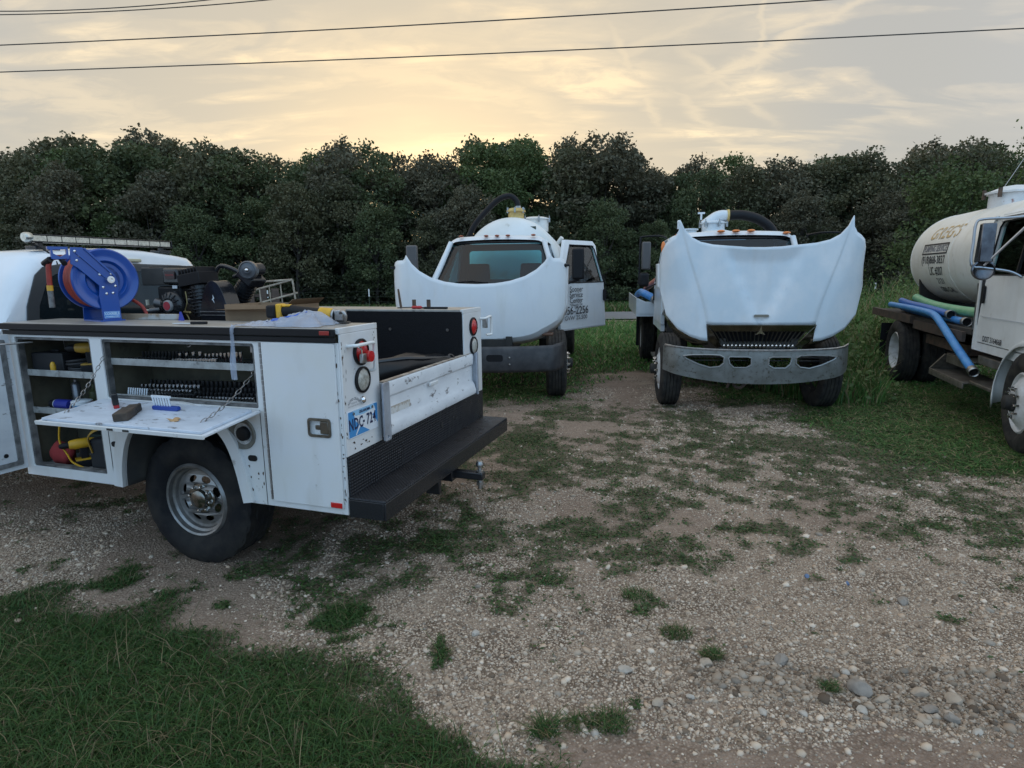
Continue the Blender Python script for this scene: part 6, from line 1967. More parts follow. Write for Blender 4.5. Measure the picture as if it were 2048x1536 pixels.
def cab(root, P, paint, openl=0.0, gl=WSHIELD):
    xw0, zw0, xw1, zr, xr, wb, wt, z0, zb_ = (P[k] for k in ('xw0', 'zw0', 'xw1', 'zr', 'xr', 'wb', 'wt', 'z0', 'zb'))

    def hw(z):
        if z <= zb_: return wb
        return wb + (wt - wb) * (z - zb_) / (zr - zb_)
    b_ = MB()
    # back wall with its window
    nb = [(-wb, z0), (wb, z0), (wb, zb_), (wt + .02, zr - .06), (-wt - .02, zr - .06), (-wb, zb_)]
    ww = wt * .86
    b_.plate(nb, [rrect(-ww, ww, zb_ + .06, zr - .16, .07, 4)], lambda y, z, t_: (t_, y, z), xr, xr + .03)
    # roof: crowned, rounded at its rim
    def rf(u_, v_):
        s_ = u_ * 2 - 1; t_ = v_
        ed = max(0, abs(s_) - .78) / .22
        ef = max(0, .12 - t_) / .12; eb = max(0, t_ - .9) / .1
        z = zr + .035 * (1 - s_ * s_) - .085 * ed ** 2 - .07 * ef ** 2 - .07 * eb ** 2
        return (xw1 + .04 + (xr - xw1 - .04) * t_, s_ * (wt + .04), z)
    b_.grid(rf, 24, 16)
    for sg in (1, -1):
        b_.tube([(xw0, (hw(zw0) - .045) * sg, zw0 - .02), (xw0 + (xw1 - xw0) * .5, (hw((zw0 + zr) / 2) - .045) * sg, (zw0 + zr) / 2 - .02), (xw1 + .02, (wt - .015) * sg, zr - .075)], .042, 8)
        # sill, corner post, cowl side
        b_.plate([(xr + .0301, z0), (xr + .12, z0), (xr + .12, zr - .10), (xr + .0301, zr - .07)], [], lambda x, z, t_: (x, (hw(z) + t_) * sg, z), -.05, .0)
        b_.plate([(xr + .121, z0), (xw0 - .02, z0), (xw0 - .02, z0 + .09), (xr + .121, z0 + .09)], [], lambda x, z, t_: (x, (hw(z) + t_) * sg, z), -.06, -.004)
        b_.plate([(xw0 - .019, z0 + .25), (xw0 + .32, z0 + .35), (xw0 + .32, zw0 - .12), (xw0 - .019, zw0 + .0)], [], lambda x, z, t_: (x, (hw(z) + t_) * sg, z), -.05, -.01)
        b_.plate([(xr + .121, zr - .09), (xw1 - .02, zr - .09), (xw1 - .02, zr - .06), (xr + .121, zr - .06)], [], lambda x, z, t_: (x, (hw(z) + t_) * sg, z), -.09, -.062)
    # cowl below the windscreen, firewall, floor
    b_.grid(lambda u_, v_: (xw0 + .02 + .30 * v_ - .10 * (u_ * 2 - 1) ** 2 * (1 - v_), (u_ * 2 - 1) * (wb - .05), zw0 - .015 - .10 * v_), 12, 4)
    sh = b_.build('cab_shell', paint, root, ang=45)
    MB().box(xr + .031, xw0 + .30, -wb + .065, wb - .065, z0 + .02, z0 + .06).box(xw0 + .26, xw0 + .30, -wb + .065, wb - .065, z0 + .061, zw0 - .14).build('floor_pan', DARK, root)
    # windscreen
    def ws(u_, v_, off=0):
        s_ = u_ * 2 - 1
        w_ = (hw(zw0) - .07) * (1 - v_) + (wt - .04) * v_
        bow = .16 * (1 - s_ * s_)
        return (xw0 + (xw1 - xw0) * v_ + bow * (1 - .5 * v_) + off - .02, s_ * w_, zw0 + (zr - .085 - zw0) * v_)
    wsg = MB().grid(lambda u_, v_: ws(u_, v_), 20, 10).build('windshield', gl, root)
    # dark gasket round it
    rim_ = [ws(i / 20, 0) for i in range(21)] + [ws(1, j / 8) for j in range(1, 9)] + [ws(1 - i / 20, 1) for i in range(1, 21)] + [ws(0, 1 - j / 8) for j in range(1, 9)]
    MB().tube([(x + .004, y, z) for x, y, z in rim_], .016, 6, caps=False).build('windshield_seal', BLACKP, wsg)
    for y0 in (-.38, .40):
        q = [ws(.5 + (y0 + .28 * (1 - f) ) / (2 * wb), .05 + .02 * f) for f in (0, .5, 1)]
        MB().tube([ws(.5 + (y0 + .30) / (2.05 * wb), .06, .012), ws(.5 + y0 / (2.05 * wb), .10, .012), ws(.5 + (y0 - .30) / (2.05 * wb), .075, .012)], [.006, .012, .005], 5).build('wiper', BLACKP, root)
    MB().plate(rrect(-ww + .004, ww - .004, zb_ + .064, zr - .164, .066, 4), [], lambda y, z, t_: (t_, y, z), xr + .012, xr + .017).build('rear_window', WINDOW, sh)
    # interior
    LIN = mat('cab_lining', (.035, .036, .04), .85)
    MB().plate([(y * .985, z0 + .03 + (z - z0) * .975) for y, z in nb], [rrect(-ww + .02, ww - .02, zb_ + .08, zr - .18, .06, 4)], lambda y, z, t_: (t_, y, z), xr + .034, xr + .040).build('rear_lining', LIN, sh)
    MB().grid(lambda u_, v_: (lambda p: (p[0], p[1] * .95, p[2] - .035))(rf(u_, .06 + .90 * v_)), 12, 8).build('headliner', LIN, sh)
    MB().hexa([(xw0 - .30, -wb + .1, z0 + .55), (xw0 + .16, -wb + .1, z0 + .55), (xw0 + .16, wb - .1, z0 + .55), (xw0 - .30, wb - .1, z0 + .55), (xw0 - .25, -wb + .1, zw0 - .10), (xw0 + .12, -wb + .12, zw0 - .05), (xw0 + .12, wb - .12, zw0 - .05), (xw0 - .25, wb - .1, zw0 - .10)]).build('dashboard', BLACKP, root, bevel=.03)
    for y0 in (-.48, .48):
        MB().box(xr + .18, xr + .68, y0 - .25, y0 + .25, z0 + .30, z0 + .48).hexa([(xr + .12, y0 - .24, z0 + .46), (xr + .26, y0 - .24, z0 + .46), (xr + .26, y0 + .24, z0 + .46), (xr + .12, y0 + .24, z0 + .46), (xr + .05, y0 - .19, zb_ + .36), (xr + .15, y0 - .19, zb_ + .36), (xr + .15, y0 + .19, zb_ + .36), (xr + .05, y0 + .19, zb_ + .36)]).build('seat', SEAT, root, bevel=.04, seg=3)
    MB().lathe([(.20 + .016 * math.cos(q * math.pi / 3), .016 * math.sin(q * math.pi / 3)) for q in range(6)], (xw0 - .38, .48, zw0 - .10), (-.6, 0, .8), 24, closed=True, caps=False).cyl((xw0 - .38, .48, zw0 - .10), (xw0 - .18, .48, zw0 - .32), .03, n=8).build('steering_wheel', BLACKP, root)
    # doors
    xd0 = xw0 - .01; xd1 = xr + .125
    doors = []
    for sg in (1, -1):
        outer = [(xd0, z0 + .10), (xd0, zb_ + .04), (xw1 - .02 + (xw0 - xw1) * .04, zr - .055), (xd1 + .06, zr - .055), (xd1, zr - .13), (xd1, z0 + .10)]
        ins = [(xd0 - .09, zb_ + .02), (xd0 - .09 - .0, zb_ + .05), (xw1 - .10, zr - .135), (xd1 + .13, zr - .135), (xd1 + .075, zr - .19), (xd1 + .075, zb_ + .02)]
        op = openl if sg > 0 else 0.0
        hinge = Vector((xd0, (wb + .006) * sg, 0))
        M_ = Matrix.Translation(hinge) @ Matrix.Rotation(-op * sg, 4, 'Z') @ Matrix.Translation(-hinge)
        bul = lambda z: .018 * math.sin(max(0, min(1, (z - z0 - .1) / (zb_ - z0 - .1))) * math.pi)
        fnp = lambda x, z, t_: (x, (hw(z) + t_ + (bul(z) if z < zb_ else 0)) * sg, z)
        # split the skin in rows so that it can bulge
        dm_ = MB().plate(outer, [ins], fnp, -.055, .004).xf(M_).build('door', paint, root, bevel=.006)
        MB().plate([(x + (-.004 if x > (xd0 + xd1) / 2 else .004), z) for x, z in ins], [], lambda x, z, t_: (x, (hw(z) + t_) * sg, z), -.030, -.026).xf(M_).build('door_window', WINDOW, dm_)
        MB().tube([M_ @ Vector(fnp(x, z, .003)) for x, z in ins + ins[:1]], .010, 5, caps=False).build('window_seal', BLACKP, dm_)
        MB().plate(rrect(xd1 + .05, xd1 + .11, zb_ - .30, zb_ - .10, .025, 3), [], lambda x, z, t_: (x, (hw(z) + t_) * sg, z), .010, .030).xf(M_).build('door_handle', BLACKP, dm_, bevel=.006)
        doors.append((dm_, M_, fnp))
    return sh, doors, hw


def tank(root, x0, x1, r, yc, zc, m_, bands=2, dish=.28):
    """horizontal tank, domed at both ends"""
    prof = []
    for i in range(9):
        a = i / 8 * math.pi / 2
        prof.append((r * math.sin(a), x0 + dish - dish * math.cos(a)))
    for i in range(9):
        a = math.pi / 2 - i / 8 * math.pi / 2
        prof.append((r * math.sin(a) if i < 8 else 0.0, x1 - dish + dish * math.cos(a)))
    prof[0] = (.001, x0)
    prof[-1] = (.001, x1)
    tk = MB().lathe(prof, (0, yc, zc), (1, 0, 0), 64, caps=False).build('tank', m_, root, ang=60)
    for x_ in [x0 + dish + .012] + [x0 + dish + (x1 - x0 - 2 * dish) * (k + 1) / (bands + 1) for k in range(bands)] + [x1 - dish - .012]:
        MB().lathe([(r - .002, -.010), (r + .005, -.006), (r + .005, .006), (r - .002, .010)], (x_, yc, zc), (1, 0, 0), 64, caps=False).build('weld_seam', m_, tk)
    for x_ in (x0 + .6, x1 - .6):
        MB().plate([(yc - r * .8, .965), (yc + r * .8, .965), (yc + r * .9, zc - r * .3), (yc + r * .75, zc - r * .62), (yc, zc - r * .97), (yc - r * .75, zc - r * .62), (yc - r * .9, zc - r * .3)], [], lambda y, z, t_: (x_ + t_, y, z), -.03, .03).build('tank_saddle', DARK, root)
    return tk


def manway(tk, c, r, h, m_, lidm):
    b_ = MB().lathe([(r, -.12), (r, h), (r + .03, h), (r + .03, h + .02), (r * .7, h + .05), (0, h + .06)], c, (0, 0, 1), 28, caps=False).build('manway', m_, tk)
    for k in range(6):
        a = k * math.pi / 3 + .3
        p = Vector(c) + Vector(((r + .03) * math.cos(a), (r + .03) * math.sin(a), h - .02))
        MB().box(p.x - .018, p.x + .018, p.y - .018, p.y + .018, p.z - .04, p.z + .05).cyl(p + Vector((0, 0, .05)), p + Vector((0, 0, .09)), .010, n=6).build('clamp', lidm, b_)
    return b_


MIRROR = mat('mirror_glass', (.75, .76, .78), .03, 1.0)

# ------------------------------------------------------------------ truck with the open door
t2 = thing('tank_truck', 'white tank truck with hood tipped forward and driver door open', 'truck', (-.362, 9.081, 0), R(-97))
T2P = mat('truck_white_skylit', (.70, .725, .75), .35, coat=.25, streak=(.62, .62, .60), var=(.74, .755, .76), vscale=2.5, dirt=(.56, .53, .47), dscale=3.5, dlo=.64, dhi=.8)  # dulled white with a little skylight blue put into its colour
chassis(t2, .85, -6.2)
heavy_wheels(t2, -4.6, steer=R(4))
engine(t2)
top2 = [(0, 1.665), (.25, 1.675), (.45, 1.705), (.65, 1.765), (.80, 1.85), (.91, 1.95), (.985, 2.065), (1.005, 2.02), (1.03, 1.995), (1.12, 1.995), (1.17, 1.97), (1.20, 1.91)]
bot2 = [(0, .82), (.25, .822), (.45, .83), (.62, .845), (.72, .865), (.80, .89), (.86, .92), (.92, .955), (.98, .995), (1.06, 1.05), (1.14, 1.13), (1.19, 1.27)]


def dep2(s_, t_, y, z):
    x = .78 - .09 * (abs(y) / 1.2) ** 2 - .10 * max(0, (abs(y) - 1.02) / .18) ** 2
    x -= .16 * max(0, (t_ - .86) / .14) ** 2          # nose rolling under
    x += .02 * math.sin(t_ * math.pi)
    x -= .014 * math.exp(-((abs(y) - .64) / .022) ** 2) * (1 if t_ > .15 else t_ / .15)
    return x


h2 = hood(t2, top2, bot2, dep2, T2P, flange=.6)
MB().box(.56, .66, .86, 1.02, .955, 1.0).build('turn_lamp', mat('brown_lens', (.16, .08, .05), .4), h2, bevel=.015)
MB().box(.68, .72, .985, .993, 1.72, 1.98).build('hood_slot', DARK, h2)
MB().box(.66, .71, -1.02, -.99, 1.40, 1.62).build('hood_strap', mat('strap_grey', (.12, .12, .12), .7), h2)
for sg in (1, -1):
    MB().sphere((.60, 1.165 * sg, 1.90), .035, 12, 8).box(.57, .63, 1.19 * sg, 1.24 * sg, 1.885, 1.915).build('hood_latch', BLACKP, h2)
MB().lathe([(.44, -.05), (.50, -.04), (.50, .04), (.44, .05)], (.1, .0, .5), (0, 1, 0), 4, caps=False) if False else None
# bumper
def bump2(u_, v_):
    s_ = u_ * 2 - 1
    x = 1.06 - .10 * s_ * s_ - .32 * max(0, (abs(s_) - .86) / .14) ** 2
    z = .50 + .35 * v_
    x += .03 * math.sin(v_ * math.pi)
    return (x, s_ * 1.17, z + .02 * s_ * s_)
bmp = MB().grid(bump2, 40, 8).build('bumper', SKIRT, t2, solid=.05)
for y_ in (-.27, .27):
    MB().plate(rrect(y_ - .11, y_ + .11, .655, .745, .03, 3), [], lambda y, z, t_: (1.083 - .10 * (y / 1.17) ** 2 + t_, y, z), -.002, .008).build('tow_slot', BLACKP, bmp)
for z_ in (.62, .71):
    MB().sphere((1.085, .47, z_), .012, 8, 6).build('bolt', STEEL, bmp)
# cab
C2 = dict(xw0=-.75, zw0=1.62, xw1=-1.22, zr=2.39, xr=-2.25, wb=1.06, wt=.79, z0=.78, zb=1.62)
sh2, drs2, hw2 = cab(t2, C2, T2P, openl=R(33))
for y_ in (-.60, -.18, 0, .18, .60):
    MB().sphere((-1.20, y_, 2.415), .032, 10, 6, (1.4, 1.3, .55)).build('marker_lamp', mat('dark_amber', (.30, .07, .03), .3), sh2)
# mirrors on arms
dm_, M_, fnp = drs2[0]
MB().box(-.70, -.60, 1.24, 1.43, 1.70, 2.17).build('mirror', BLACKP, dm_, bevel=.03, seg=3)
MB().tube([M_ @ Vector((-.80, 1.07, 1.60)), (-.66, 1.22, 1.66), (-.65, 1.36, 1.70)], .022, 8).build('mirror_arm', BLACKP, dm_)
MB().box(-.70, -.60, -1.38, -1.20, 1.83, 2.26).build('mirror', mat('mirror_shell', (.09, .085, .085), .5), drs2[1][0], bevel=.03, seg=3)
MB().tube([(-.80, -1.05, 1.75), (-.66, -1.2, 1.80), (-.65, -1.28, 1.85)], .022, 8).build('mirror_arm', BLACKP, drs2[1][0])
# door lettering
def dlet(xo, zo):
    return lambda u_, v_: M_ @ Vector((xo - u_, hw2(zo) + .026, zo + v_))
XD = -1.17
for body, z_, s_, xs_, bo in (('Sooner', 1.535, .125, 1.05, .0009), ('Service', 1.445, .125, 1.05, .0009), ('Center', 1.355, .125, 1.05, .0009), ('Tahlequah, OK', 1.285, .05, 1.2, .0006), ('456-2256', 1.19, .18, 1.06, .0018), ('GVW 25,500', 1.075, .095, 1.3, .0004)):
    text(body, s_, dlet(XD, z_), BLACKT, dm_, xs=xs_, bold=bo)
MB().plate([(-.78, .90), (-2.1, .90), (-2.1, .907), (-.78, .907)], [], lambda x, z, t_: M_ @ Vector((x, hw2(z) + t_ + .012, z)), .0, .006).build('sill_line', mat('paint_line', (.5, .52, .55), .4), dm_)
# tank and its fittings
tk2 = tank(t2, -5.9, -2.42, .93, .06, 1.90, TANKW, 2)
YB = mat('yellowed_paint', (.62, .45, .16), .5, var=(.45, .30, .10), vscale=12)
mw = MB().lathe([(.15, -.05), (.15, .12), (.185, .12), (.185, .145), (.12, .19), (0, .20)], (-2.95, .12, 2.83), (0, 0, 1), 24, caps=False).build('vent_collar', YB, tk2)
for k in range(6):
    a = k * math.pi / 3
    MB().box(-2.95 + .17 * math.cos(a) - .015, -2.95 + .17 * math.cos(a) + .015, .12 + .17 * math.sin(a) - .015, .12 + .17 * math.sin(a) + .015, 2.93, 3.03).build('clamp', STEEL, mw)
manway(tk2, (-3.9, .42, 2.76), .26, .12, TANKW, STEEL)
MB().tube(spline([(-2.95, .16, 3.02), (-2.95, .13, 3.16), (-2.95, .0, 3.25), (-2.97, -.22, 3.19), (-3.0, -.5, 2.95), (-3.02, -.72, 2.70), (-3.05, -.92, 2.3)], 6), .055, 12).build('vacuum_hose', BLACKP, tk2)
MB().cyl((-2.95, .155, 3.06), (-2.95, .16, 2.98), .062, n=12).build('hose_clamp', STEEL, tk2)
MB().box(-2.60, -2.58, .43, .53, 2.555, 2.655).build('hazard_plate', mat('hazard_dark', (.03, .045, .03), .5), tk2).rotation_euler = (0, 0, 0)
MB().cyl((-2.63, .48, 2.45), (-2.63, .48, 2.56), .022, n=8).build('plate_post', YB, tk2)
MB().cyl((-2.95, .92, 2.36), (-2.90, 1.0, 2.46), .04, n=10).build('sight_port', TANKW, tk2)
for sg in (1, -1):
    MB().box(-5.9, -2.5, .92 * sg, 1.12 * sg, .92, .964).build('side_tray', DARK, t2)
MB().box(-1.9, -.95, .70, 1.02, .42, .84).build('step_tank', BLACKM, t2, bevel=.03)
MB().box(-5.20, -5.16, .62, 1.18, .25, .92).build('mud_flap', BLACKP, t2)

# ------------------------------------------------------------------ truck with the finned hood
t3 = thing('tank_truck', 'white tank truck with finned hood raised, chrome grille and battered grey bumper', 'truck', (3.17, 8.126, 0), R(-98.5))
T3P = mat('truck_white_skytint', (.60, .67, .72), .32, coat=.3, streak=(.62, .63, .63), var=(.74, .76, .78), vscale=2.0, dirt=(.60, .57, .52), dscale=3.0, dlo=.66, dhi=.82)  # blue cast of the sky light is mixed into this white
chassis(t3, .55, -6.0)
heavy_wheels(t3, -4.4, steer=R(1), yo=.985, yc=-.05, width=.26)
engine(t3)
top3 = [(0, 2.075), (.2, 2.08), (.4, 2.10), (.6, 2.12), (.75, 2.155), (.86, 2.215), (.945, 2.31), (1.005, 2.43), (1.015, 2.30), (1.05, 2.235), (1.10, 2.205), (1.16, 2.15), (1.20, 2.06), (1.22, 1.90)]
bot3 = [(0, 1.14), (.12, 1.14), (.25, 1.14), (.38, 1.14), (.48, 1.14), (.55, 1.14), (.61, 1.143), (.645, 1.147), (.625, .935), (.71, .945), (.84, .99), (.99, 1.08), (1.13, 1.25), (1.215, 1.60)]


def dep3(s_, t_, y, z):
    ya = abs(y)
    x = .64 - .05 * (1 - t_) - .03 * ya
    if s_ <= 7:
        # central V bulge narrowing towards the nose
        wv = .47 - .44 * t_
        e = 1 / (1 + math.exp((ya - wv) / .010))
        x -= .045 * e * min(1, t_ * 5 + .1)
        x -= .014 * max(0, (s_ - 5.5) / 1.5) ** 2
    else:
        q = (s_ - 7) / 6
        x += -.014 + .020 * math.sin(min(1, q * 1.6) * math.pi / 2) - .20 * q ** 3
    return x


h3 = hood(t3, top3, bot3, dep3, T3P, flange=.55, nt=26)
# dark slot under the crest of the bulge
MB().plate(rrect(-.085, .085, 1.235, 1.265, .012, 3), [], lambda y, z, t_: (.630 + t_, y, z), -.012, .0115).build('intake_slot', mat('slot_tan', (.22, .20, .16), .6), h3)
# grille: chrome trapezoid with slanting bars and bright feet
def gpt(y, z, t_=0):
    f = (1.142 - z) / .30
    return (.625 - .10 * f + t_, y, z)
gr = MB().plate([(-.645, 1.142), (.645, 1.142), (.555, 1.055), (-.555, 1.055)], [], lambda y, z, t_: gpt(y, z, t_), .0, .03).plate([(-.645, 1.14), (-.57, 1.055), (-.43, .86), (-.50, .84), (-.60, .93)], [], lambda y, z, t_: gpt(y, z, t_), .0005, .025).plate([(.645, 1.14), (.57, 1.055), (.43, .86), (.50, .84), (.60, .93)], [], lambda y, z, t_: gpt(y, z, t_), .0005, .025).build('grille_surround', mat('brown_chrome', (.24, .22, .19), .20, 1.0, var=(.13, .12, .10), vscale=5), t3, bevel=.006)
MB().plate([(-.565, 1.06), (.565, 1.06), (.44, .85), (-.44, .85)], [], lambda y, z, t_: gpt(y, z, t_), -.06, -.05).build('grille_mesh', BLACKP, gr)
for k in range(21):
    f = (k - 10) / 10
    MB().tube([gpt(f * .54, 1.055, -.008), gpt(f * .415, .862, -.004)], .008, 6).build('grille_bar', mat('bar_dark', (.10, .095, .08), .3, .9), gr)
MB().plate([(-.43, .862), (.43, .862), (.425, .842), (-.425, .842)], [], lambda y, z, t_: gpt(y, z, t_), .0, .03).build('grille_sill', CHROME, gr)
for k in range(18):
    y_ = -.41 + k * .0482
    MB().sphere(gpt(y_, .868, .018), .027, 8, 6, (.8, .70, 1.0)).build('grille_tooth', CHROME, gr)
# diamond emblem
MB().plate([(0, 1.135), (.018, 1.06), (.062, 1.015), (0, 1.032), (-.062, 1.015), (-.018, 1.06)], [], lambda y, z, t_: gpt(y, z, t_), .0305, .040).build('emblem', CHROME, gr)
# lamp housings under the wing tips, turned down
for sg in (1, -1):
    MB().loft([[(.60, .61 * sg, .95), (.50, .60 * sg, .875), (.40, .66 * sg, .86)], [(.585, .72 * sg, .965), (.47, .74 * sg, .895), (.36, .80 * sg, .885)], [(.55, .86 * sg, 1.03), (.43, .90 * sg, .955), (.30, .95 * sg, .95)], [(.48, 1.02 * sg, 1.17), (.36, 1.04 * sg, 1.09), (.25, 1.06 * sg, 1.08)], [(.40, 1.12 * sg, 1.33), (.30, 1.13 * sg, 1.25), (.20, 1.13 * sg, 1.24)]], closed=False, caps=False).build('headlamp', mat('lamp_gold', (.28, .25, .19), .2, .8, var=(.18, .15, .10), vscale=6), h3, solid=.01)
    MB().sphere((.33, 1.175 * sg, 2.10), .065, 12, 8, (.6, .45, 1.25)).build('wing_lamp', AMBER, h3)
# bumper: four openings in a curved steel face
zc3 = .69
ends = 1.13
def bx3(y, z, t_):
    f = (y + .03) / ends
    z -= .035
    return (.80 - .10 * f * f - .20 * max(0, (abs(f) - .80) / .2) ** 2 + t_ + .015 * math.sin((z - .46) / .42 * math.pi), y - .03, z)
def bshape(n=18):
    up = [(-ends + 2 * ends * i / n, .865 + .045 * (abs(-1 + 2 * i / n)) ** 3) for i in range(n + 1)]
    lo = [(-ends + 2 * ends * i / n, .46 + .14 * abs(-1 + 2 * i / n) ** 2.2) for i in range(n + 1)]
    return lo + up[::-1]
lens_ = [(.42, .79), (.47, .815), (.60, .82), (.80, .815), (.90, .80), (.86, .765), (.72, .70), (.58, .66), (.47, .675), (.42, .72)]
small = [(.10, .785), (.14, .80), (.35, .80), (.37, .78), (.35, .71), (.30, .665), (.16, .665), (.10, .70)]
hl = [lens_, [(-a, c) for a, c in lens_][::-1], small, [(-a, c) for a, c in small][::-1]]
# denser rim so that the face can curve
def dens(lp, n=3):
    o_ = []
    for i in range(len(lp)):
        a = lp[i]; c = lp[(i + 1) % len(lp)]
        for k in range(n): o_.append((a[0] + (c[0] - a[0]) * k / n, a[1] + (c[1] - a[1]) * k / n))
    return o_
bp3 = MB().dense_plate(bshape(), [dens(q) for q in hl], bx3, -.012, .0, .055).build('bumper', mat('bumper_grey', (.24, .245, .235), .50, .45, var=(.16, .16, .145), vscale=4, dirt=(.08, .07, .05), dscale=20, dlo=.54, dhi=.68), t3, ang=55)
for q in hl:
    MB().tube([bx3(a, c, .004) for a, c in dens(q) + [q[0]]], .010, 6, caps=False).build('opening_rim', mat('bumper_rim', (.30, .305, .30), .4, .6), bp3)
    cy_ = sum(p[0] for p in q) / len(q); wq = max(p[0] for p in q) - min(p[0] for p in q)
    for k in range(3):
        MB().box(.60, .63, cy_ - wq * .42, cy_ + wq * .42, .69 + k * .04, .70 + k * .04).build('opening_slat', BLACKM, bp3)
MB().tube([bx3(-ends + .02 + (2 * ends - .04) * i / 20, .875 + .045 * abs(-1 + .1 * i) ** 3, -.004) for i in range(21)], .014, 6).build('bumper_top_roll', STEEL, bp3)
MB().tube(spline([(.62, -.25, .46), (.60, -.28, .38), (.56, -.20, .33), (.50, -.12, .37)], 4), .02, 6).tube([(.62, -.32, .46), (.60, -.36, .34)], .018, 6).build('tow_hook', RUSTY, t3)
# cab behind the hood
C3 = dict(xw0=-1.05, zw0=1.62, xw1=-1.45, zr=2.37, xr=-2.45, wb=1.05, wt=.90, z0=.9, zb=1.62)
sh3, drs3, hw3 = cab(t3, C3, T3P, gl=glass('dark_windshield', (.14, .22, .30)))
for y_ in (-.16, .06, .28):
    MB().sphere((-1.42, y_, 2.395), .05, 10, 6, (1.0, 1.25, .45)).build('marker_lamp', AMBER, sh3)
for y_ in (-.78, .80):
    MB().sphere((-1.44, y_, 2.355), .045, 10, 6, (1.0, 1.3, .45)).build('marker_lamp', AMBER, sh3)
# mirror frame on the near flank and on the other side
for sg in (-1, 1):
    xm = -.85
    da = drs3[0 if sg > 0 else 1][0]
    MB().tube(spline([(-1.15, 1.0 * sg, 2.30), (xm, 1.12 * sg, 2.315), (xm, 1.36 * sg, 2.305), (xm, 1.395 * sg, 2.26), (xm, 1.40 * sg, 1.9), (xm, 1.41 * sg, 1.62)], 4), .014, 8).tube([(-1.1, 1.03 * sg, 1.66), (xm, 1.30 * sg, 1.56)], .012, 6).build('mirror_frame', BLACKP, da)
    MB().box(xm - .05, xm + .05, 1.245 * sg, 1.375 * sg, 1.83, 2.235).build('mirror', mat('mirror_shell', (.09, .085, .085)), da, bevel=.025, seg=3)
    MB().box(xm - .05, xm + .05, 1.26 * sg, 1.41 * sg, 1.58, 1.79).build('convex_mirror', BLACKP, da, bevel=.04, seg=3)
# tank with elbowed manway and black hose
tk3 = tank(t3, -5.9, -2.65, .78, .03, 1.74, TANKW, 2)
m3_ = manway(tk3, (-3.1, .0, 2.46), .20, .17, T3P, STEEL)
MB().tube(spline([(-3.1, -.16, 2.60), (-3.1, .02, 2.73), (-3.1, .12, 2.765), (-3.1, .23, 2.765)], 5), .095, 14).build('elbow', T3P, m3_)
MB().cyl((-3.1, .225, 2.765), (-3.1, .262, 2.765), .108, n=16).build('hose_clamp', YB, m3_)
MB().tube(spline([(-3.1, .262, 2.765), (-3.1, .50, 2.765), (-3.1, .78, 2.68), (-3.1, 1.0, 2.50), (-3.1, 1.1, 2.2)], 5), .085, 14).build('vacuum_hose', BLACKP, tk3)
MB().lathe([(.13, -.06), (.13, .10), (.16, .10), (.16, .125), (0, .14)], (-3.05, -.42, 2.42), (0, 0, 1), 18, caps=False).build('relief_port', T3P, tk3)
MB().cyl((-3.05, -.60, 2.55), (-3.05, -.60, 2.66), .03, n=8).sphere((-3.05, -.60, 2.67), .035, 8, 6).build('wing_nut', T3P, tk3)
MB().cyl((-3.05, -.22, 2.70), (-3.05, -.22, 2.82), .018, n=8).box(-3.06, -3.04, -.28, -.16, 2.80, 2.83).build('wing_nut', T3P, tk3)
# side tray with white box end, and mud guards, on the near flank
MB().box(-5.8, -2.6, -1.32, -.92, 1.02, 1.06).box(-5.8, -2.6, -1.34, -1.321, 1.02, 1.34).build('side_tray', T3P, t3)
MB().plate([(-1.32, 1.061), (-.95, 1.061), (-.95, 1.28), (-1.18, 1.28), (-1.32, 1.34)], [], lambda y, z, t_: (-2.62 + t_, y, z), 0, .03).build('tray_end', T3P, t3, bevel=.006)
MB().box(-2.615, -2.58, -1.00, -.985, .95, 1.75).build('grab_rail', BLACKP, t3)
MB().box(-2.2, -1.2, -1.0, -.62, .45, .88).build('step_tank', BLACKM, t3, bevel=.03)
MB().box(-1.95, -1.30, -1.12, -1.001, .44, .47).build('step', STEEL, t3)
for sg in (1, -1):
    MB().box(-5.05, -5.02, .60 * sg, 1.2 * sg, .22, 1.0).build('mud_flap', BLACKP, t3)
# hoses on its tray
def hose(pts, r_, m_, lab, root_M, grp, coup=True, n=6, name='suction_hose'):
    e = thing(name, lab, 'hose', root_M.translation, root_M.to_euler().z, grp)
    P_ = spline(pts, n)
    MB().tube(P_, r_, 14).build('hose', m_, e)
    if coup:
        d = (P_[-1] - P_[-2]).normalized(); q = P_[-1]
        MB().cyl(q - d * .03, q + d * .05, r_ * 1.22, n=14, caps=False).build('coupling', STEEL, e, solid=.006)
        MB().cyl(q + d * .012, q + d * .016, r_ * .96, n=14).build('bore', BLACKP, e)
    return e


M3 = Matrix.Translation((3.17, 8.126, 0)) @ Matrix.Rotation(R(-98.5), 4, 'Z')
hose([(-5.6, -1.16, 1.30), (-4.2, -1.18, 1.40), (-3.0, -1.20, 1.42), (-2.70, -1.12, 1.38), (-2.55, -1.02, 1.32)], .065, HOSEB, 'blue hose end on the tray of the truck with the finned hood', M3, 'hoses on the finned truck')
hose([(-5.5, -1.02, 1.36), (-4.2, -1.06, 1.47), (-3.2, -1.06, 1.56), (-2.6, -.98, 1.66)], .055, mat('salmon_hose', (.45, .16, .12), .5), 'faded red hose above the blue one, truck with the finned hood', M3, 'hoses on the finned truck', coup=False)
hose([(-5.6, -1.28 + .12, 1.16), (-4.2, -1.17, 1.16), (-3.0, -1.17, 1.16), (-2.68, -1.14, 1.16)], .06, HOSEB, 'lower blue hose lying in the tray of the truck with the finned hood', M3, 'hoses on the finned truck')

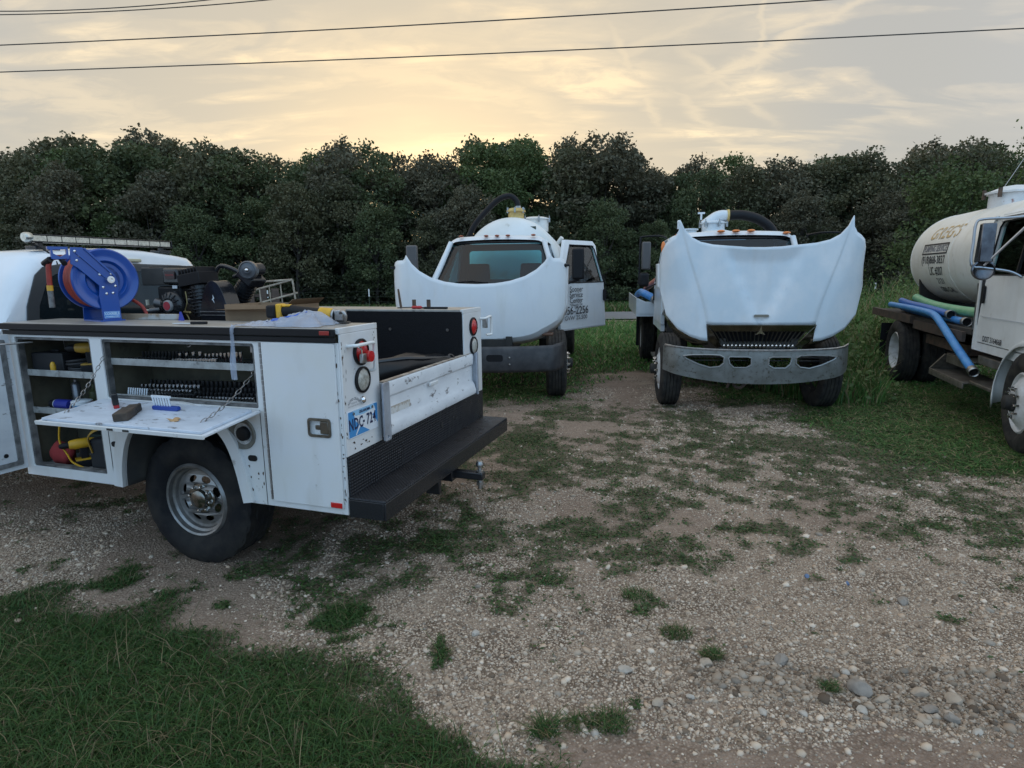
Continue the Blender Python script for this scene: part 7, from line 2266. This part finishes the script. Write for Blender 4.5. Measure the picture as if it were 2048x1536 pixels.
# ------------------------------------------------------------------ lettered tank truck at the edge
T4O = (6.035, 5.455, 0); T4Y = R(-108)
t4 = thing('tank_truck', 'white tank truck with lettered tank, chrome mirror and coiled coloured hoses', 'truck', T4O, T4Y)
T4P = mat('truck_white_cream', (.74, .75, .74), .42, streak=(.55, .54, .50), var=(.66, .665, .65), vscale=2.5, dirt=(.50, .46, .40), dscale=4, dlo=.63, dhi=.78)
chassis(t4, 1.0, -5.6)
heavy_wheels(t4, -4.25, steer=R(-6), yo=1.02)
engine(t4)
C4 = dict(xw0=-.10, zw0=1.74, xw1=-.42, zr=2.43, xr=-1.40, wb=1.10, wt=1.0, z0=.86, zb=1.70)
sh4, drs4, hw4 = cab(t4, C4, T4P)
# sloping nose, closed
def nose(u_, v_):
    s_ = u_ * 2 - 1
    x = .12 + 1.25 * v_
    w_ = 1.04 - .22 * v_
    z = 1.70 - .30 * v_ ** 1.4 - .16 * max(0, (abs(s_) - .6) / .4) ** 2 - .25 * max(0, (v_ - .85) / .15) ** 2
    return (x, s_ * w_, z)
MB().grid(nose, 24, 14).build('hood', T4P, t4, solid=.02)
MB().hexa([(.15, -.60, .70), (1.36, -.60, .70), (1.36, .60, .70), (.15, .60, .70), (.15, -.62, 1.50), (1.34, -.62, 1.22), (1.34, .62, 1.22), (.15, .62, 1.50)]).build('engine_cover', T4P, t4, bevel=.03)
MB().box(1.37, 1.40, -.50, .50, .75, 1.18).build('grille', CHROME, t4, bevel=.01)
MB().box(1.38, 1.50, -1.1, 1.1, .50, .72).build('bumper', DCHROME, t4, bevel=.03)
# wing over the front wheel: arched fender
def fend(sg):
    cur = []
    for i in range(17):
        a = R(-12 + 204 * i / 16)
        cur.append((.63 * math.cos(a) + .02, .50 + .60 * math.sin(a)))
    rings_ = []
    for x_, z_ in reversed(cur):
        rings_.append([(x_, .70 * sg, z_ + .02), (x_, 1.05 * sg, z_ + .02), (x_, 1.135 * sg, z_ - .005), (x_ * .97, 1.155 * sg, z_ - .05)])
    return MB().loft(rings_, closed=False, caps=False).build('fender', T4P, t4, solid=.012)
fend(1); fend(-1)
for sg in (1, -1):
    MB().plate([(-.10, 1.02), (.62, 1.0), (1.30, 1.0), (1.30, 1.25), (.1, 1.62), (-.10, 1.62)], [], lambda x, z, t_: (x, (1.03 - .18 * max(0, x) / 1.3 + t_) * sg, z), -.02, .0).build('nose_side', T4P, t4)
# door markings on the near flank
dR = drs4[1][0]
text('DOT 3164668', .085, lambda u_, v_: (-.86 + u_, -(hw4(1.0) + .012), 1.01 + v_), BLACKT, dR, bold=.0012, xs=.95)
MB().plate([(-1.20, 1.255), (-.12, 1.255), (-.12, 1.262), (-1.20, 1.262)], [], lambda x, z, t_: (x, -(hw4(z) + t_), z), .019, .0245).build('door_crease', mat('paint_line', (.5, .52, .55)), dR)
MB().plate([(-.535, 1.72), (-.51, 1.72), (-.50, 2.30), (-.525, 2.30)], [], lambda x, z, t_: (x, -(hw4(z) + t_), z), -.02, .008).build('vent_bar', BLACKP, dR)
# chrome west-coast mirror with its braces
mr_ = MB().box(-.475, -.43, -1.56, -1.32, 1.90, 2.36)
mo = MB().hexa([(-.50, -1.49, 1.85), (-.40, -1.48, 1.85), (-.38, -1.36, 1.85), (-.48, -1.35, 1.85), (-.50, -1.47, 2.24), (-.40, -1.48, 2.24), (-.38, -1.36, 2.24), (-.48, -1.35, 2.24)]).build('mirror', mat('dark_reflection_chrome', (.15, .155, .17), .22, .95, var=(.09, .09, .10), vscale=9), dR, bevel=.012)  # metal darkened to imitate dark trees reflected in the chrome
MB().tube(spline([(-.40, -1.06, 2.30), (-.42, -1.25, 2.285), (-.44, -1.46, 2.28), (-.45, -1.52, 2.24), (-.45, -1.525, 2.05), (-.45, -1.52, 1.83), (-.44, -1.42, 1.80), (-.42, -1.2, 1.76), (-.38, -1.10, 1.70)], 4), .013, 8).tube([(-.20, -1.05, 2.36), (-.42, -1.42, 1.82)], .012, 8).build('mirror_brace', mat('brace_steel', (.42, .44, .47), .3, .9), dR)
MB().lathe([(.0, -.05), (.06, -.045), (.10, -.01), (.105, .02), (.09, .025)], (-.44, -1.42, 1.775), (1, 0, 0), 20, caps=False).build('convex_mirror', mat('dark_reflection_chrome', (.34, .345, .36)), dR)
# steps and frame clutter behind the cab
MB().box(-2.55, -1.36, -1.16, -.72, .44, .46).box(-2.55, -1.36, -1.16, -1.145, .38, .439).box(-2.3, -1.42, -1.05, -.66, .68, .70).box(-2.3, -1.42, -1.05, -1.035, .58, .679).hexa([(-2.55, -1.16, .461), (-2.50, -1.16, .461), (-2.45, -.72, .461), (-2.55, -.72, .461), (-2.36, -1.06, .68), (-2.31, -1.06, .68), (-2.31, -.70, .68), (-2.36, -.70, .68)]).build('step_box', mat('step_alloy', (.26, .24, .21), .5, .6, var=(.15, .13, .11), vscale=9), t4, bevel=.004)
MB().box(-1.30, -.62, -1.06, -.80, .70, .80).box(-1.30, -.66, -1.12, -.80, .46, .50).build('cab_step', mat('step_alloy', (.26, .24, .21)), t4, bevel=.01)
MB().cyl((-.95, -.90, .82), (-.95, -.90, .90), .06, n=14).build('filler_neck', STEEL, t4)
MB().box(-5.9, -1.45, -1.10, .95, 1.02, 1.08).build('bed_deck', mat('deck_dark', (.035, .03, .026), .8), t4)
MB().box(-5.9, -3.6, -1.16, -1.101, .98, 1.10).box(-3.5, -1.6, -1.14, -1.101, .92, 1.04).build('bed_rail', mat('bed_rail_dark', (.05, .04, .034), .8, var=(.09, .06, .045), vscale=8), t4)
MB().box(-3.35, -1.8, -1.0, -.6, .72, .86).build('tool_box', RUSTY, t4, bevel=.01)
MB().box(-1.50, -1.46, -1.08, -1.04, 1.08, 1.62).build('stay_post', STEEL, t4)
for x_ in (-5.0,):
    MB().box(x_ - .02, x_, -1.2, -.62, .25, .88).build('mud_flap', BLACKP, t4)
# tank: text is wrapped on its near side
TR, TZ, TY = .735, 1.96, .02
tk4 = tank(t4, -5.85, -1.60, TR, TY, TZ, mat('cream_tank_paint', (.76, .745, .70), .42, var=(.70, .68, .61), vscale=1.8, dirt=(.40, .35, .27), dscale=3.4, dlo=.62, dhi=.80, streak=(.54, .50, .42)), 1, dish=.30)
def wrap(xo, zo):
    a0 = math.asin((zo - TZ) / TR)
    def f(u_, v_):
        a = a0 + v_ / TR
        return (xo + u_, TY - (TR + .004) * math.cos(a), TZ + (TR + .004) * math.sin(a))
    return f
XT = -4.28
text("GREG'S", .30, wrap(XT, 2.34), GOLDT, tk4, bold=.0015, shear=.25, width=1.22)
text("GREG'S", .33, lambda u_, v_: (lambda p: (p[0] - .012, p[1] + .001, p[2] - .008))(wrap(XT, 2.34)(u_, v_)), mat('lettering_shadow', (.30, .28, .24), .5), tk4, bold=.0015, shear=.25, width=1.22)
fr_ = wrap(XT - .1, 2.10)
sgn_ = MB().plate([(-.56, -.085), (.56, -.085), (.56, .085), (-.56, .085)], [[(-.535, -.062), (.535, -.062), (.535, .062), (-.535, .062)]], lambda a, c, t_: tuple(Vector(fr_(a, c)) + Vector((0, -t_, 0))), .0, .003).build('sign_frame', BLACKT, tk4)
text('PUMPING SERVICE', .135, fr_, mat('lettering_grey', (.20, .20, .22), .5), tk4, bold=.004, width=1.02)
for body, z_, s_, xs_, bo in (('(918)868-3837', 1.925, .17, 1.06, .002), ('LIC #207', 1.75, .19, .60, .002), ('2121', 1.60, .14, .28, .001), ('1200 GAL.', 1.47, .14, .62, .001)):
    text(body, s_, wrap(XT - .12 + (1.925 - z_) * .55, z_), BLACKT, tk4, bold=bo, width=xs_)
m4 = MB().lathe([(.30, -.10), (.30, .16), (.35, .16), (.35, .185), (.30, .20), (.15, .26), (0, .28)], (-3.75, TY, TZ + TR - .02), (0, 0, 1), 32, caps=False).build('manway', mat('manway_paint', (.72, .74, .76), .45, var=(.62, .63, .63), vscale=6, dirt=(.25, .07, .04), dscale=9, dlo=.62, dhi=.7), tk4)
for k in range(6):
    a = k * math.pi / 3 + .2
    c = Vector((-3.75 + .35 * math.cos(a), TY + .35 * math.sin(a), TZ + TR + .12))
    MB().box(c.x - .02, c.x + .02, c.y - .02, c.y + .02, c.z - .04, c.z + .09).build('clamp', RUSTY, m4)
MB().cyl((-5.82, -.25, 1.40), (-6.0, -.25, 1.36), .07, n=12).box(-6.1, -5.9, -.32, -.18, 1.22, 1.34).build('valve', DARK, tk4)
M4 = Matrix.Translation(T4O) @ Matrix.Rotation(T4Y, 4, 'Z')
G4 = 'suction hoses on the lettered truck'
hose([(-5.15, -1.05, 1.19), (-4.2, -1.10, 1.20), (-3.2, -1.14, 1.20), (-2.55, -1.17, 1.18), (-2.1, -1.19, 1.06), (-1.5, -1.20, .84), (-1.0, -1.20, .655)], .046, HOSEB, 'long blue hose bending down over the step, lettered truck', M4, G4)
hose([(-5.0, -.90, 1.14), (-4.0, -.96, 1.135), (-3.0, -1.0, 1.135), (-1.95, -1.0, 1.135)], .047, HOSEB, 'straight blue hose with grey coupling behind the bent one', M4, G4)
hose([(-4.85, -.97, 1.27), (-4.2, -1.02, 1.25), (-3.4, -1.03, 1.235), (-2.35, -1.05, 1.20)], .048, mat('blue_hose_dark', (.025, .13, .42), .45), 'short upper blue hose ending in a ring beside the green one', M4, G4)
hose([(-4.55, -.84, 1.33), (-4.0, -.88, 1.29), (-3.2, -.92, 1.26), (-2.3, -.93, 1.25), (-1.5, -.92, 1.26)], .062, HOSEG, 'pale green hose lying along the foot of the lettered tank', M4, G4, coup=False)

# ------------------------------------------------------------------ stock trailer gate behind the service truck
tr = thing('utility_trailer', 'rusty mesh-sided utility trailer parked behind the service truck', 'trailer', (-4.55, 10.2, 0), R(8))
GATE = mat('gate_steel', (.42, .38, .31), .6, .3, var=(.26, .20, .15), vscale=10)
PLK = mat('old_plank', (.12, .085, .068), .9, var=(.075, .055, .045), vscale=9, stretch=(1, 1, 6))
MB().box(-1.2, 1.2, -.05, 1.6, .50, .56).build('deck', PLK, tr)
for y_ in (0, 1.55):
    MB().box(-1.2, 1.2, y_ - .03, y_ + .03, .42, .499).build('rail', RUSTY, tr)
for x_ in (-.5, .3):
    for y_ in (-.18, 1.73):
        MB().lathe([(.16, -.09), (.30, -.09), (.33, -.05), (.33, .05), (.30, .09), (.16, .09)], (x_, y_, .33), (0, 1, 0), 28, closed=True, caps=False).build('wheel', RUBBER, tr)
def gbar(a, c, r_=.017):
    MB().tube([a, c], r_, 6).build('gate_bar', GATE, tr)
g0 = [(.30, .0, .56), (1.02, -.1, .56), (.92, -.1, 1.74), (.22, .0, 1.70)]
gbar((1.03, -.1, .56), (.93, -.1, 1.745)); gbar((.93, -.1, 1.745), (.15, -.05, 1.54)); gbar((1.0, -.1, 1.53), (.10, -.05, 1.30)); gbar((.97, -.1, 1.36), (.05, -.05, 1.10)); gbar((.40, -.06, 1.715), (.93, -.1, 1.745))
for f in (.1, .35, .55, .78):
    gbar((.15 + .80 * f, -.08, .56), (.12 + .78 * f, -.08, 1.55 + .18 * f), .011)
for i in range(6):
    MB().box(-.62 + i * .21, -.50 + i * .21, .55, .58, .561, 1.62 + .03 * math.sin(i * 2.1)).build('side_board', PLK, tr)
MB().box(-.65, .75, .585, .61, 1.45, 1.50).build('top_board', PLK, tr)
